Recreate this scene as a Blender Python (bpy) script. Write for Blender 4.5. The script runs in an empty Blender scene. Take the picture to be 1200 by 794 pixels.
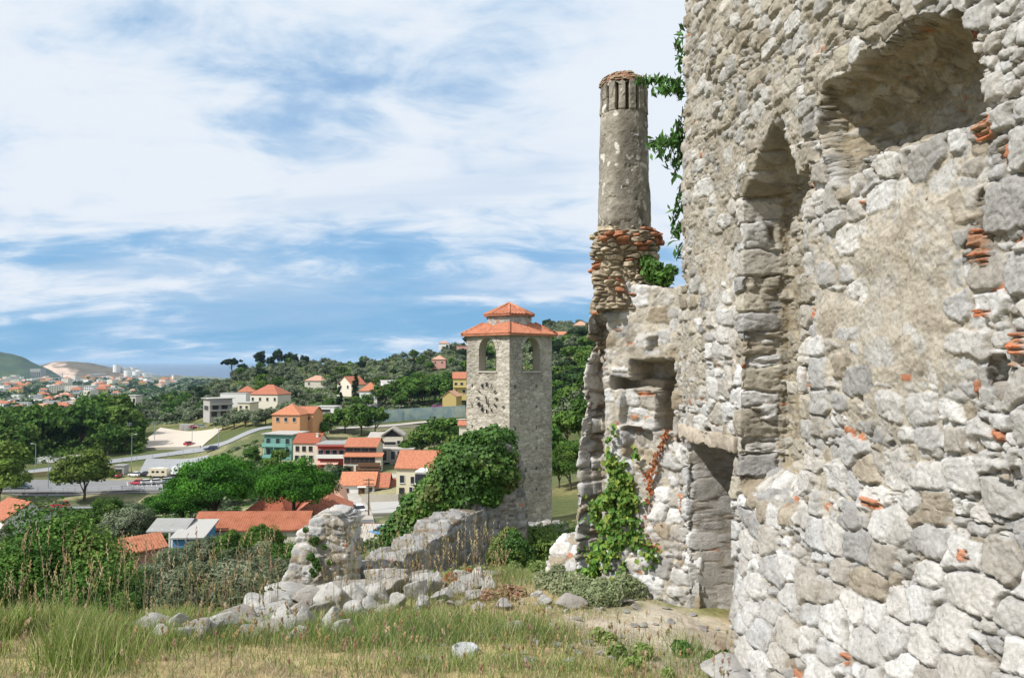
import bpy, bmesh, math, random
import numpy as np
from mathutils import Vector, Matrix
R = math.radians
random.seed(7)
rng = np.random.default_rng(11)
SC = bpy.context.scene
COL = SC.collection

# ------------------------------------------------------------------ camera (eye of the photographer is the world origin)
FPX, CX, CY, PITCH = 900.0, 600.0, 397.0, math.atan(27/900.0)
cam_d = bpy.data.cameras.new('camera'); cam = bpy.data.objects.new('camera', cam_d); COL.objects.link(cam)
cam.location = (0, 0, 0); cam.rotation_euler = (math.pi/2+PITCH, 0, 0)
cam_d.sensor_width = 36; cam_d.lens = 27.0; cam_d.clip_start = 0.1; cam_d.clip_end = 90000
SC.camera = cam

# ------------------------------------------------------------------ sun and sky
S_AZ = math.atan2(-0.86, -0.51); S_EL = R(47)
sdir = Vector((math.sin(S_AZ)*math.cos(S_EL), math.cos(S_AZ)*math.cos(S_EL), math.sin(S_EL)))
sl = bpy.data.lights.new('sun', 'SUN'); sl.energy = 5.0; sl.angle = R(0.5); sl.color = (1.0, 0.96, 0.90)
so = bpy.data.objects.new('sun', sl); COL.objects.link(so); so.rotation_euler = sdir.to_track_quat('Z', 'Y').to_euler()
so.location = (-40, -20, 60)

world = bpy.data.worlds.new("World"); SC.world = world; world.use_nodes = True
def build_sky():
    nt = world.node_tree; N = nt.nodes; L = nt.links; N.clear()
    def nd(t, **k):
        n = N.new(t)
        for a, b in k.items(): setattr(n, a, b)
        return n
    def val(n, i, v): n.inputs[i].default_value = v
    def m(op, a, b=None, clamp=False):
        n = nd('ShaderNodeMath', operation=op); n.use_clamp = clamp
        for i, q in enumerate((a, b)):
            if q is None: continue
            if isinstance(q, (int, float)): n.inputs[i].default_value = q
            else: L.new(q, n.inputs[i])
        return n.outputs[0]
    def mix(f, a, b):
        n = nd('ShaderNodeMix', data_type='RGBA'); n.clamp_result = False
        for i, q in ((0, f), (6, a), (7, b)):
            if isinstance(q, (int, float)): n.inputs[i].default_value = q
            elif isinstance(q, tuple): n.inputs[i].default_value = q
            else: L.new(q, n.inputs[i])
        return n.outputs[2]
    def rng_(x, a, b, c=0.0, d=1.0):
        n = nd('ShaderNodeMapRange', interpolation_type='SMOOTHSTEP'); L.new(x, n.inputs[0])
        for i, v in enumerate((a, b, c, d)): n.inputs[i+1].default_value = v
        return n.outputs[0]
    sky = nd('ShaderNodeTexSky', sky_type='NISHITA'); sky.sun_disc = False
    sky.sun_elevation = S_EL; sky.sun_rotation = S_AZ; sky.altitude = 100; sky.air_density = 1.0; sky.dust_density = 0.6; sky.ozone_density = 2.5
    tint = nd('ShaderNodeMix', data_type='RGBA', blend_type='MULTIPLY'); tint.inputs[0].default_value = 1
    L.new(sky.outputs[0], tint.inputs[6]); tint.inputs[7].default_value = SKY_TINT
    base0 = tint.outputs[2]
    tc = nd('ShaderNodeTexCoord'); sp = nd('ShaderNodeSeparateXYZ'); L.new(tc.outputs['Generated'], sp.inputs[0])
    x, y, z = sp.outputs
    base = mix(rng_(z, 0.0, 0.40, 0.92, 0.60), base0, mix(rng_(z, 0.02, 0.35), SKY_LOW, SKY_MID))
    zc = m('MAXIMUM', z, 0.0); den = m('ADD', zc, 0.22)
    px = m('DIVIDE', x, den); py = m('DIVIDE', y, den)
    cb = nd('ShaderNodeCombineXYZ'); L.new(px, cb.inputs[0]); L.new(py, cb.inputs[1])
    def noise(scale, det, rough, dist, vec, rot=0.0, sc=(1, 1, 1), off=(0, 0, 0)):
        mp = nd('ShaderNodeMapping'); L.new(vec, mp.inputs[0]); mp.inputs[1].default_value = off
        mp.inputs[2].default_value = (0, 0, rot); mp.inputs[3].default_value = sc
        n = nd('ShaderNodeTexNoise'); L.new(mp.outputs[0], n.inputs['Vector'])
        n.inputs['Scale'].default_value = scale; n.inputs['Detail'].default_value = det
        n.inputs['Roughness'].default_value = rough; n.inputs['Distortion'].default_value = dist
        return n.outputs['Fac']
    v = cb.outputs[0]
    big = noise(0.55, 3, 0.5, 0.3, v, 0.5, (1.0, 1.0, 1), (3.1, 1.2, 0))
    med = noise(1.3, 8, 0.56, 0.35, v, R(-28), (0.75, 1.5, 1), (1.7, 5.3, 0))
    fine = noise(3.6, 8, 0.6, 0.5, v, R(-25), (0.9, 1.15, 1), (7.7, 0.4, 0))
    streak = noise(0.9, 6, 0.52, 0.6, v, R(5), (0.6, 1.3, 1), (9.2, 3.6, 0))
    f = m('ADD', m('MULTIPLY', big, 0.72), m('MULTIPLY', med, 0.85))
    f = m('ADD', m('ADD', f, -0.215), m('MULTIPLY', fine, 0.46))
    # more cover higher up, thin near the horizon
    cover = rng_(z, 0.05, 0.22, -0.13, 0.15)
    f = m('ADD', f, cover)
    veil = rng_(f, 0.56, 0.86)
    core = rng_(m('ADD', f, m('MULTIPLY', fine, 0.10)), 0.73, 0.95)
    st = m('MULTIPLY', rng_(streak, 0.47, 0.66), rng_(z, 0.03, 0.10))
    st = m('MULTIPLY', st, rng_(z, 0.42, 0.20))
    veilc = mix(rng_(z, 0.05, 0.35), CL_LOW, CL_VEIL)
    c = mix(m('MULTIPLY', veil, 0.94), base, veilc)
    c = mix(m('MULTIPLY', st, 0.45), c, CL_STREAK)
    c = mix(m('MULTIPLY', core, 0.95), c, CL_CORE)
    # soft grey undersides
    gr = m('MULTIPLY', rng_(noise(1.1, 5, 0.55, 0.4, v, R(-8), (0.6, 1.5, 1), (4.4, 8.1, 0)), 0.50, 0.70), rng_(z, 0.55, 0.12))
    c = mix(m('MULTIPLY', gr, 0.42), c, CL_GREY)
    bg = nd('ShaderNodeBackground'); L.new(c, bg.inputs[0]); bg.inputs[1].default_value = 0.084
    out = nd('ShaderNodeOutputWorld'); L.new(bg.outputs[0], out.inputs[0])
SKY_TINT = (0.62, 0.80, 1.0, 1); SKY_LOW = (2.3, 5.0, 8.0, 1); SKY_MID = (2.9, 5.6, 9.4, 1)
CL_CORE = (8.8, 9.4, 10.2, 1); CL_VEIL = (6.0, 7.8, 9.7, 1); CL_LOW = (4.4, 6.6, 9.2, 1)
CL_STREAK = (6.6, 7.8, 9.3, 1); CL_GREY = (4.4, 6.2, 8.7, 1)
build_sky()

vs = SC.view_settings; vs.view_transform = 'Standard'; vs.look = 'None'; vs.exposure = 0.17; vs.gamma = 1.0; vs.use_curve_mapping = False
SC.render.engine = 'CYCLES'
SC.cycles.use_denoising = True
SC.cycles.max_bounces = 7; SC.cycles.diffuse_bounces = 2; SC.cycles.transparent_max_bounces = 12; SC.cycles.volume_bounces = 0
SC.cycles.sample_clamp_indirect = 6.0

# ------------------------------------------------------------------ pixel of the photograph -> point of the place
CP, SP_ = math.cos(PITCH), math.sin(PITCH)
def ray(px, py):
    a = (px-CX)/FPX; b = (CY-py)/FPX
    x = a; y = CP - b*SP_; z = SP_ + b*CP
    return x/y, z/y          # slopes per metre of depth
def at(px, py, Y):
    sx, sz = ray(px, py); return Vector((sx*Y, Y, sz*Y))

# ------------------------------------------------------------------ numpy noise
def _h(ix, iy, iz, s):
    n = (ix.astype(np.int64)*374761393 + iy.astype(np.int64)*668265263 + iz.astype(np.int64)*2147483647 + s*974634777) & 0xFFFFFFFF
    n = ((n ^ (n >> 13))*1274126177) & 0xFFFFFFFF
    n = ((n ^ (n >> 15))*2246822519) & 0xFFFFFFFF
    n = n ^ (n >> 16)
    return (n & 0xFFFFFF).astype(np.float32)/16777216.0
def vnoise(P, s=0):
    F = np.floor(P); I = F.astype(np.int64); f = (P-F).astype(np.float32); f = f*f*(3-2*f)
    out = 0
    for dx in (0, 1):
        wx = f[:, 0] if dx else 1-f[:, 0]
        for dy in (0, 1):
            wy = f[:, 1] if dy else 1-f[:, 1]
            for dz in (0, 1):
                wz = f[:, 2] if dz else 1-f[:, 2]
                out = out + wx*wy*wz*_h(I[:, 0]+dx, I[:, 1]+dy, I[:, 2]+dz, s)
    return out*2-1
def fbm(P, freq, octv=4, s=0, gain=0.5):
    o = 0; a = 1.0; q = P*freq
    for i in range(octv):
        o = o + a*vnoise(q + i*17.3, s+i); a *= gain; q = q*2.03
    return o
def sstep(x, a, b):
    t = np.clip((x-a)/(b-a), 0, 1); return t*t*(3-2*t)

# ------------------------------------------------------------------ mesh helpers
def tag(o, label=None, cat=None, group=None, kind=None):
    if label: o['label'] = label
    if cat: o['category'] = cat
    if group: o['group'] = group
    if kind: o['kind'] = kind
    return o
def link(o, parent=None):
    COL.objects.link(o)
    if parent is not None: o.parent = parent
    return o
def empty(name, loc=(0, 0, 0), rz=0.0):
    o = bpy.data.objects.new(name, None); o.empty_display_size = 0.2; COL.objects.link(o)
    o.location = loc; o.rotation_euler = (0, 0, rz); return o
def mk(name, V, F, mat, parent=None, smooth=False, cols=None, loc=None):
    V = np.asarray(V, dtype=np.float32)
    if isinstance(F, np.ndarray): F = [F]
    F = [f for f in F if len(f)]
    me = bpy.data.meshes.new(name)
    me.vertices.add(len(V)); me.vertices.foreach_set('co', V.ravel())
    loops = np.concatenate([f.ravel() for f in F]).astype(np.int32)
    tot = np.concatenate([np.full(len(f), f.shape[1], np.int32) for f in F])
    st = np.concatenate(([0], np.cumsum(tot)[:-1])).astype(np.int32)
    me.loops.add(len(loops)); me.loops.foreach_set('vertex_index', loops)
    me.polygons.add(len(tot)); me.polygons.foreach_set('loop_start', st); me.polygons.foreach_set('loop_total', tot)
    me.polygons.foreach_set('use_smooth', np.full(len(tot), smooth, dtype=bool))
    if cols is not None:
        c = np.ones((len(V), 4), np.float32); c[:, :3] = cols
        at_ = me.color_attributes.new('Col', 'FLOAT_COLOR', 'POINT'); at_.data.foreach_set('color', c.ravel())
    me.update(calc_edges=True); me.validate()
    if mat is not None: me.materials.append(mat)
    o = bpy.data.objects.new(name, me)
    if loc is not None: o.location = loc
    return link(o, parent)
def gridF(nu, nv, off=0):
    i = np.arange((nu-1)*(nv-1)); a = i//(nv-1); b = i % (nv-1); q = a*nv+b+off
    return np.stack([q, q+nv, q+nv+1, q+1], 1)
class MB:
    def __init__(s): s.v = []; s.f = []
    def add(s, vs_, fs):
        k = len(s.v); s.v += [tuple(v) for v in vs_]; s.f += [tuple(i+k for i in f) for f in fs]; return s
    def box(s, x0, x1, y0, y1, z0, z1):
        return s.add([(x0,y0,z0),(x1,y0,z0),(x1,y1,z0),(x0,y1,z0),(x0,y0,z1),(x1,y0,z1),(x1,y1,z1),(x0,y1,z1)],
                     [(0,3,2,1),(4,5,6,7),(0,1,5,4),(1,2,6,5),(2,3,7,6),(3,0,4,7)])
    def tube(s, p, q, r0, r1=None, n=8, cap=True):
        p = Vector(p); q = Vector(q); r1 = r0 if r1 is None else r1
        d = (q-p).normalized(); a = d.orthogonal().normalized(); b = d.cross(a)
        vs_ = []
        for c, r in ((p, r0), (q, r1)):
            for i in range(n):
                t = 2*math.pi*i/n; vs_.append(c+a*(r*math.cos(t))+b*(r*math.sin(t)))
        fs = [(i, (i+1) % n, n+(i+1) % n, n+i) for i in range(n)]
        if cap: fs += [tuple(range(n-1, -1, -1)), tuple(range(n, 2*n))]
        return s.add(vs_, fs)
    def prism(s, pts, y0, y1):      # polygon in xz extruded along y
        n = len(pts); vs_ = [(x, y0, z) for x, z in pts]+[(x, y1, z) for x, z in pts]
        return s.add(vs_, [tuple(range(n)), tuple(range(2*n-1, n-1, -1))]+[(i, n+i, n+(i+1) % n, (i+1) % n) for i in range(n)])
    def build(s, name, mat, parent=None, smooth=False, bevel=0.0):
        me = bpy.data.meshes.new(name); me.from_pydata(s.v, [], s.f)
        bm = bmesh.new(); bm.from_mesh(me); bmesh.ops.recalc_face_normals(bm, faces=bm.faces)
        if bevel > 0: bmesh.ops.bevel(bm, geom=list(bm.edges), offset=bevel, segments=2, affect='EDGES', profile=0.6)
        bm.to_mesh(me); bm.free()
        if mat: me.materials.append(mat)
        if smooth: me.polygons.foreach_set('use_smooth', [True]*len(me.polygons))
        return link(bpy.data.objects.new(name, me), parent)

# ------------------------------------------------------------------ materials
MATS = {}
def mat(name, base=(0.5, 0.5, 0.5), rough=0.85, var=0.25, scale=3.0, bump=0.0, bscale=40.0, attr=False, trans=0.0, spec=0.3,
        metal=0.0, objrand=0.0, base2=None, bdist=0.01, streak=0.0):
    if name in MATS: return MATS[name]
    m = bpy.data.materials.new(name); m.use_nodes = True; nt = m.node_tree; N = nt.nodes; L = nt.links; N.clear()
    out = N.new('ShaderNodeOutputMaterial'); p = N.new('ShaderNodeBsdfPrincipled')
    p.inputs['Roughness'].default_value = rough; p.inputs['Metallic'].default_value = metal
    p.inputs['Specular IOR Level'].default_value = spec
    tc = N.new('ShaderNodeTexCoord')
    no = N.new('ShaderNodeTexNoise'); no.inputs['Scale'].default_value = scale; no.inputs['Detail'].default_value = 7; no.inputs['Roughness'].default_value = 0.62
    L.new(tc.outputs['Object'], no.inputs['Vector'])
    if attr:
        a = N.new('ShaderNodeAttribute'); a.attribute_name = 'Col'; src = a.outputs['Color']
    else:
        a = N.new('ShaderNodeMix'); a.data_type = 'RGBA'; a.inputs[6].default_value = (*base, 1)
        b2 = base2 if base2 else tuple(c*0.72 for c in base)
        a.inputs[7].default_value = (*b2, 1)
        rp = N.new('ShaderNodeMapRange'); L.new(no.outputs['Fac'], rp.inputs[0]); rp.inputs[1].default_value = 0.42; rp.inputs[2].default_value = 0.62
        L.new(rp.outputs[0], a.inputs[0]); src = a.outputs[2]
    mr = N.new('ShaderNodeMapRange'); L.new(no.outputs['Fac'], mr.inputs[0])
    mr.inputs[1].default_value = 0.3; mr.inputs[2].default_value = 0.7; mr.inputs[3].default_value = 1-var; mr.inputs[4].default_value = 1+var
    hs = N.new('ShaderNodeHueSaturation'); L.new(src, hs.inputs['Color']); fac = mr.outputs[0]
    if objrand:
        oi = N.new('ShaderNodeObjectInfo'); r2 = N.new('ShaderNodeMapRange'); L.new(oi.outputs['Random'], r2.inputs[0])
        r2.inputs[3].default_value = 1-objrand; r2.inputs[4].default_value = 1+objrand
        mm = N.new('ShaderNodeMath'); mm.operation = 'MULTIPLY'; L.new(fac, mm.inputs[0]); L.new(r2.outputs[0], mm.inputs[1]); fac = mm.outputs[0]
        r3 = N.new('ShaderNodeMapRange'); L.new(oi.outputs['Random'], r3.inputs[0]); r3.inputs[3].default_value = 0.494; r3.inputs[4].default_value = 0.504
        L.new(r3.outputs[0], hs.inputs['Hue'])
    L.new(fac, hs.inputs['Value']); L.new(hs.outputs[0], p.inputs['Base Color'])
    if bump:
        nb = N.new('ShaderNodeTexNoise'); nb.inputs['Scale'].default_value = bscale; nb.inputs['Detail'].default_value = 6; nb.inputs['Roughness'].default_value = 0.65
        L.new(tc.outputs['Object'], nb.inputs['Vector'])
        bp = N.new('ShaderNodeBump'); bp.inputs['Strength'].default_value = bump; bp.inputs['Distance'].default_value = bdist
        L.new(nb.outputs['Fac'], bp.inputs['Height']); L.new(bp.outputs[0], p.inputs['Normal'])
    if trans:
        tr = N.new('ShaderNodeBsdfTranslucent'); L.new(hs.outputs[0], tr.inputs[0]); mx = N.new('ShaderNodeMixShader'); mx.inputs[0].default_value = trans
        L.new(p.outputs[0], mx.inputs[1]); L.new(tr.outputs[0], mx.inputs[2]); L.new(mx.outputs[0], out.inputs[0])
    else: L.new(p.outputs[0], out.inputs[0])
    MATS[name] = m; return m
def stone_mat(name, bscale=28.0, bdist=0.012, strength=0.8):
    """limestone: albedo from the stone it belongs to, pitted and lichen-spotted by noise"""
    m = bpy.data.materials.new(name); m.use_nodes = True; nt = m.node_tree; N = nt.nodes; L = nt.links; N.clear()
    out = N.new('ShaderNodeOutputMaterial'); p = N.new('ShaderNodeBsdfPrincipled'); p.inputs['Roughness'].default_value = 0.92; p.inputs['Specular IOR Level'].default_value = 0.15
    tc = N.new('ShaderNodeTexCoord'); a = N.new('ShaderNodeAttribute'); a.attribute_name = 'Col'
    def noise(s, d=8, r=0.65):
        n = N.new('ShaderNodeTexNoise'); n.inputs['Scale'].default_value = s; n.inputs['Detail'].default_value = d; n.inputs['Roughness'].default_value = r
        L.new(tc.outputs['Object'], n.inputs['Vector']); return n.outputs['Fac']
    def mr(x, a0, a1, b0, b1):
        n = N.new('ShaderNodeMapRange'); L.new(x, n.inputs[0])
        for i, v in enumerate((a0, a1, b0, b1)): n.inputs[i+1].default_value = v
        return n.outputs[0]
    n1 = noise(bscale*0.35); n2 = noise(bscale*1.7, 9, 0.7); n3 = noise(bscale*0.08, 5)
    mul = N.new('ShaderNodeMath'); mul.operation = 'MULTIPLY'; L.new(mr(n1, 0.3, 0.7, 0.80, 1.16), mul.inputs[0]); L.new(mr(n2, 0.3, 0.7, 0.80, 1.16), mul.inputs[1])
    hs = N.new('ShaderNodeHueSaturation'); L.new(a.outputs['Color'], hs.inputs['Color']); L.new(mul.outputs[0], hs.inputs['Value'])
    st = N.new('ShaderNodeMix'); st.data_type = 'RGBA'; L.new(hs.outputs[0], st.inputs[6]); st.inputs[7].default_value = (0.17, 0.145, 0.105, 1)
    L.new(mr(n3, 0.50, 0.68, 0, 0.38), st.inputs[0])
    sp = N.new('ShaderNodeMix'); sp.data_type = 'RGBA'; L.new(st.outputs[2], sp.inputs[6]); sp.inputs[7].default_value = (0.10, 0.095, 0.085, 1)
    L.new(mr(noise(bscale*0.9, 4, 0.5), 0.62, 0.70, 0, 0.45), sp.inputs[0])
    L.new(sp.outputs[2], p.inputs['Base Color'])
    ad = N.new('ShaderNodeMath'); ad.operation = 'ADD'; L.new(n1, ad.inputs[0]); L.new(n2, ad.inputs[1])
    bp = N.new('ShaderNodeBump'); bp.inputs['Strength'].default_value = strength; bp.inputs['Distance'].default_value = bdist
    L.new(ad.outputs[0], bp.inputs['Height']); L.new(bp.outputs[0], p.inputs['Normal']); L.new(p.outputs[0], out.inputs[0])
    MATS[name] = m; return m
M_STONE = stone_mat('ruin_stone', 26, 0.012, 0.9)
M_TSTONE = stone_mat('tower_stone', 7, 0.03, 0.6)
M_LEAF = mat('leaf', attr=True, rough=0.6, var=0.25, scale=1.2, trans=0.30, spec=0.35)
M_TREE = mat('tree_leaf', attr=True, rough=0.75, var=0.2, scale=0.5, trans=0.22, spec=0.15, objrand=0.2)
M_BARK = mat('bark', (0.10, 0.075, 0.055), 0.95, bump=0.8, bscale=6, bdist=0.05)
M_GRASS = mat('grass_blade', attr=True, rough=0.8, var=0.15, scale=2, trans=0.30, spec=0.15)
M_GROUND = mat('ground', attr=True, rough=1.0, var=0.35, scale=1.3, bump=1.0, bscale=11, bdist=0.05, spec=0.05)

# ------------------------------------------------------------------ masonry: stones as displaced cells
PAL = np.array([(0.60, 0.585, 0.55), (0.52, 0.505, 0.475), (0.66, 0.645, 0.61), (0.45, 0.435, 0.405), (0.56, 0.525, 0.47), (0.36, 0.35, 0.335),
                (0.41, 0.375, 0.32), (0.58, 0.575, 0.56), (0.63, 0.60, 0.555), (0.36, 0.30, 0.215), (0.47, 0.46, 0.44), (0.68, 0.67, 0.645)], np.float32)
PAL = PAL*np.array([0.84, 0.85, 0.87], np.float32)
PAL_TAN = 0.9*np.array([(0.44, 0.40, 0.33), (0.50, 0.46, 0.39), (0.38, 0.345, 0.285), (0.54, 0.51, 0.45), (0.47, 0.43, 0.35), (0.33, 0.29, 0.225)], np.float32)
def cells(P, cell, seed, jit=0.38, wt=0.15, stag=0.5, pn=4.0):
    Q = P/np.array(cell, np.float32)
    row = np.floor(Q[:, 2])
    best = np.full(len(P), 9e9, np.float32); sec = best.copy(); bid = np.zeros(len(P), np.int64); loc = np.zeros((len(P), 3), np.float32)
    kz = row.astype(np.int64); ky = np.floor(Q[:, 1]).astype(np.int64)
    for dz in (-1, 0, 1):
        iz = kz+dz; sh = _h(iz, iz*0+7, iz*0, seed+5)*stag*2
        xs = Q[:, 0]+sh; kx = np.floor(xs).astype(np.int64)
        for dx in (-1, 0, 1):
            ix = kx+dx
            for dy in (-1, 0, 1):
                iy = ky+dy
                a = _h(ix, iy, iz, seed); b = _h(ix, iy, iz, seed+1); c = _h(ix, iy, iz, seed+2); w = _h(ix, iy, iz, seed+3)
                ex = xs-(ix+0.5+(a-0.5)*2*jit); ey = Q[:, 1]-(iy+0.5+(b-0.5)*2*jit*0.8); ez = Q[:, 2]-(iz+0.5+(c-0.5)*2*jit*0.75)
                d = (np.abs(ex)**pn+np.abs(ey)**pn+np.abs(ez)**pn)**(1/pn) - (w-0.5)*2*wt
                nb = d < best
                sec = np.where(nb, best, np.minimum(sec, d)); best = np.where(nb, d, best)
                bid = np.where(nb, (ix*73856093) ^ (iy*19349663) ^ (iz*83492791), bid)
                loc[:, 0] = np.where(nb, ex, loc[:, 0]); loc[:, 1] = np.where(nb, ey, loc[:, 1]); loc[:, 2] = np.where(nb, ez, loc[:, 2])
    return best, sec-best, bid, loc
def idr(bid, s):
    z = np.zeros_like(bid); return _h(bid & 0xFFFFFF, (bid >> 24) & 0xFFFF, z, s)
def stonefield(P, cell=(0.34, 0.28, 0.21), seed=1, amp=1.0, mort=0.0, pal=PAL, dark=1.0, bricks=(), small=0.22, detail=True, mcol=(0.41, 0.37, 0.305)):
    """P: wall-local points (along, thickness, up) -> displacement in m, albedo"""
    P = P.astype(np.float32); k = cell[0]/0.34
    W = P.copy()
    wv = fbm(P, 4.2/k, 3, seed+40); W[:, 0] += 0.022*k*wv; W[:, 2] += 0.024*k*fbm(P, 3.0/k, 3, seed+50)
    wf = fbm(P, 22/k, 2, seed+60); W[:, 0] += 0.008*k*wf; W[:, 2] += 0.008*k*fbm(P, 19/k, 2, seed+61)
    F, E, bid, loc = cells(W, cell, seed)
    tiny = idr(bid, 3) < small
    F2, E2, bid2, loc2 = cells(W*1.0+3.3, (cell[0]*0.42, cell[1]*0.42, cell[2]*0.40), seed+9, jit=0.45, wt=0.2)
    def facet(bid, loc, s, g):
        h = None
        for q in range(4):
            a = idr(bid, s+q*3)*2-1; b = idr(bid, s+q*3+1)*2-1; c = idr(bid, s+q*3+2)
            p = 0.55*(c) + g*(a*loc[:, 0]+b*loc[:, 2]+0.6*a*b*loc[:, 1])
            h = p if h is None else np.minimum(h, p)
        return h
    s1 = sstep(E, 0.015, 0.105)**0.8; off = idr(bid, 90)
    h1 = -0.062 + (0.073 + 0.034*(off-0.4))*s1 + 0.024*facet(bid, loc, 100, 1.7)*s1
    h1 = np.minimum(h1, 0.012+0.22*(h1-0.012))
    s2 = sstep(E2, 0.03, 0.20)
    h2 = -0.055 + (0.045+0.03*(idr(bid2, 91)-0.5))*s2 + 0.012*facet(bid2, loc2, 130, 1.5)*s2
    h = np.where(tiny, h2, np.maximum(h1, np.where(E < 0.06, h2-0.012, -9)))
    isS = np.where(h == h1, 1, 0)
    n1 = fbm(P, 11/k, 4, seed+70); n2 = fbm(P, 45/k, 3, seed+75)
    hm = -0.024 + 0.020*fbm(P, 1.6/k, 3, seed+80) + 0.008*n1 + mort + 0.007*n2
    mo = hm > h
    ch = np.abs(vnoise(P*(9/k), seed+85)); 
    hh = h + 0.007*n1 + 0.005*n2 - 0.012*np.maximum(0, 0.12-ch)/0.12*(1-mo)
    hh = np.where(mo, hm, hh)
    pi = (idr(bid, 11)*len(pal)).astype(int) % len(pal); pi2 = (idr(bid2, 12)*len(pal)).astype(int) % len(pal)
    c = np.where((isS == 1)[:, None], pal[pi], pal[pi2]*0.93)
    c = c*(0.90+0.2*idr(bid, 13))[:, None]
    rare = ((idr(bid2, 14) < 0.028) & (isS == 0)) & ~mo
    c = np.where(rare[:, None], np.array([0.42, 0.18, 0.10], np.float32), c)
    joint = sstep(E, 0.10, 0.0)*(isS) ; mc = np.array(mcol, np.float32)*(1+0.12*n1)[:, None]
    c = c*(1-0.35*joint[:, None])+mc*0.35*joint[:, None]
    flush = (sstep(h-hm, -0.055, -0.012)*sstep(E, 0.05, 0.14)*(0.55+0.45*(idr(bid, 15) > 0.3)))[:, None]*0.75
    c = np.where(mo[:, None], mc*(1-flush)+c*flush, c)
    # trapped earth deep in the joints is browner
    deep = sstep(hh, -0.034, -0.058)[:, None]; c = c*(1-0.6*deep)+np.array([0.17, 0.135, 0.09], np.float32)*0.6*deep
    for (a0, a1, z0, z1, rr) in bricks:        # thin courses of broken tile and brick
        ax = P[:, 0]+0.03*wv; az = P[:, 2]+0.012*wv+0.10*(P[:, 0]-a0)*0
        ed = sstep(ax, a0-0.02, a0+0.02)*sstep(ax, a1+0.02, a1-0.02)*sstep(az, z0-0.02, z0+0.01)*sstep(az, z1+0.02, z1-0.01)
        ed = ed*(fbm(P, 9, 2, seed+31) > -0.55)
        t = az/rr; fr = np.abs(t-np.floor(t)-0.5)*2; br = np.floor(t)
        lay = 1-sstep(fr, 0.62, 0.95); bh = -0.05+0.06*lay+0.05*(_h(br, np.floor(ax/0.16+br*0.37), br*0, 5)-0.4)
        sel = ed > 0.5; hh = np.where(sel, bh+0.006*n2, hh)
        q = _h(br, np.floor(ax/0.16+br*0.37), br*0, 6)[:, None]
        bc = np.array([0.52, 0.17, 0.075], np.float32)*(1-q)+np.array([0.36, 0.22, 0.14], np.float32)*q
        bc = np.where(lay[:, None] > 0.4, bc, mc*0.8); c = np.where(sel[:, None], bc, c)
    return hh*amp, np.clip(c*dark, 0.02, 0.85)

def voxel_mesh(V, F, voxel):
    """closed coarse solid -> even fine shell (verts, quads, normals)"""
    me = bpy.data.meshes.new('tmp'); me.from_pydata([tuple(v) for v in V], [], F)
    bm = bmesh.new(); bm.from_mesh(me); bmesh.ops.recalc_face_normals(bm, faces=bm.faces); bm.to_mesh(me); bm.free()
    o = bpy.data.objects.new('tmp', me); COL.objects.link(o)
    md = o.modifiers.new('r', 'REMESH'); md.mode = 'VOXEL'; md.voxel_size = voxel; md.adaptivity = 0
    dg = bpy.context.evaluated_depsgraph_get(); ev = o.evaluated_get(dg); m2 = ev.to_mesh()
    n = len(m2.vertices); v = np.empty(n*3, np.float32); m2.vertices.foreach_get('co', v); nn = np.empty(n*3, np.float32)
    m2.vertex_normals.foreach_get('vector', nn)
    lt = np.empty(len(m2.polygons), np.int32); m2.polygons.foreach_get('loop_total', lt)
    li = np.empty(len(m2.loops), np.int32); m2.loops.foreach_get('vertex_index', li)
    st = np.concatenate(([0], np.cumsum(lt)[:-1]))
    q = st[lt == 4]; t = st[lt == 3]
    Q = np.stack([li[q], li[q+1], li[q+2], li[q+3]], 1); T = np.stack([li[t], li[t+1], li[t+2]], 1)
    ev.to_mesh_clear(); bpy.data.objects.remove(o); bpy.data.meshes.remove(me)
    return v.reshape(-1, 3), [Q, T], nn.reshape(-1, 3)
def smooth_n(V, F, N, it=3):
    e = np.concatenate([np.stack([f[:, i], f[:, (i+1) % f.shape[1]]], 1) for f in F if len(f) for i in range(f.shape[1])])
    for _ in range(it):
        A = N.copy()
        for k in range(3):
            A[:, k] += np.bincount(e[:, 0], N[e[:, 1], k], len(N))+np.bincount(e[:, 1], N[e[:, 0], k], len(N))
        N = A/np.maximum(np.linalg.norm(A, axis=1, keepdims=True), 1e-6)
    return N.astype(np.float32)
def solid_wall(name, polys, origin, ang, voxel, parent=None, rough=0.05, **kw):
    """polys: list of (outline in (s, z), thickness0, thickness1). s runs along ang from origin; returns one masonry mesh"""
    mb = MB()
    for pts, y0, y1 in polys: mb.prism(pts, y0, y1)
    V, F, N = voxel_mesh(mb.v, mb.f, voxel)
    N = smooth_n(V, F, N, 4)
    V = V + N*(rough*fbm(V, 1.7, 3, kw.get('seed', 1)+200))[:, None]
    d, c = stonefield(V, **kw)
    V = V+N*d[:, None]
    return mk(name, V, F, M_STONE, parent, True, c, None), origin, ang
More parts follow.
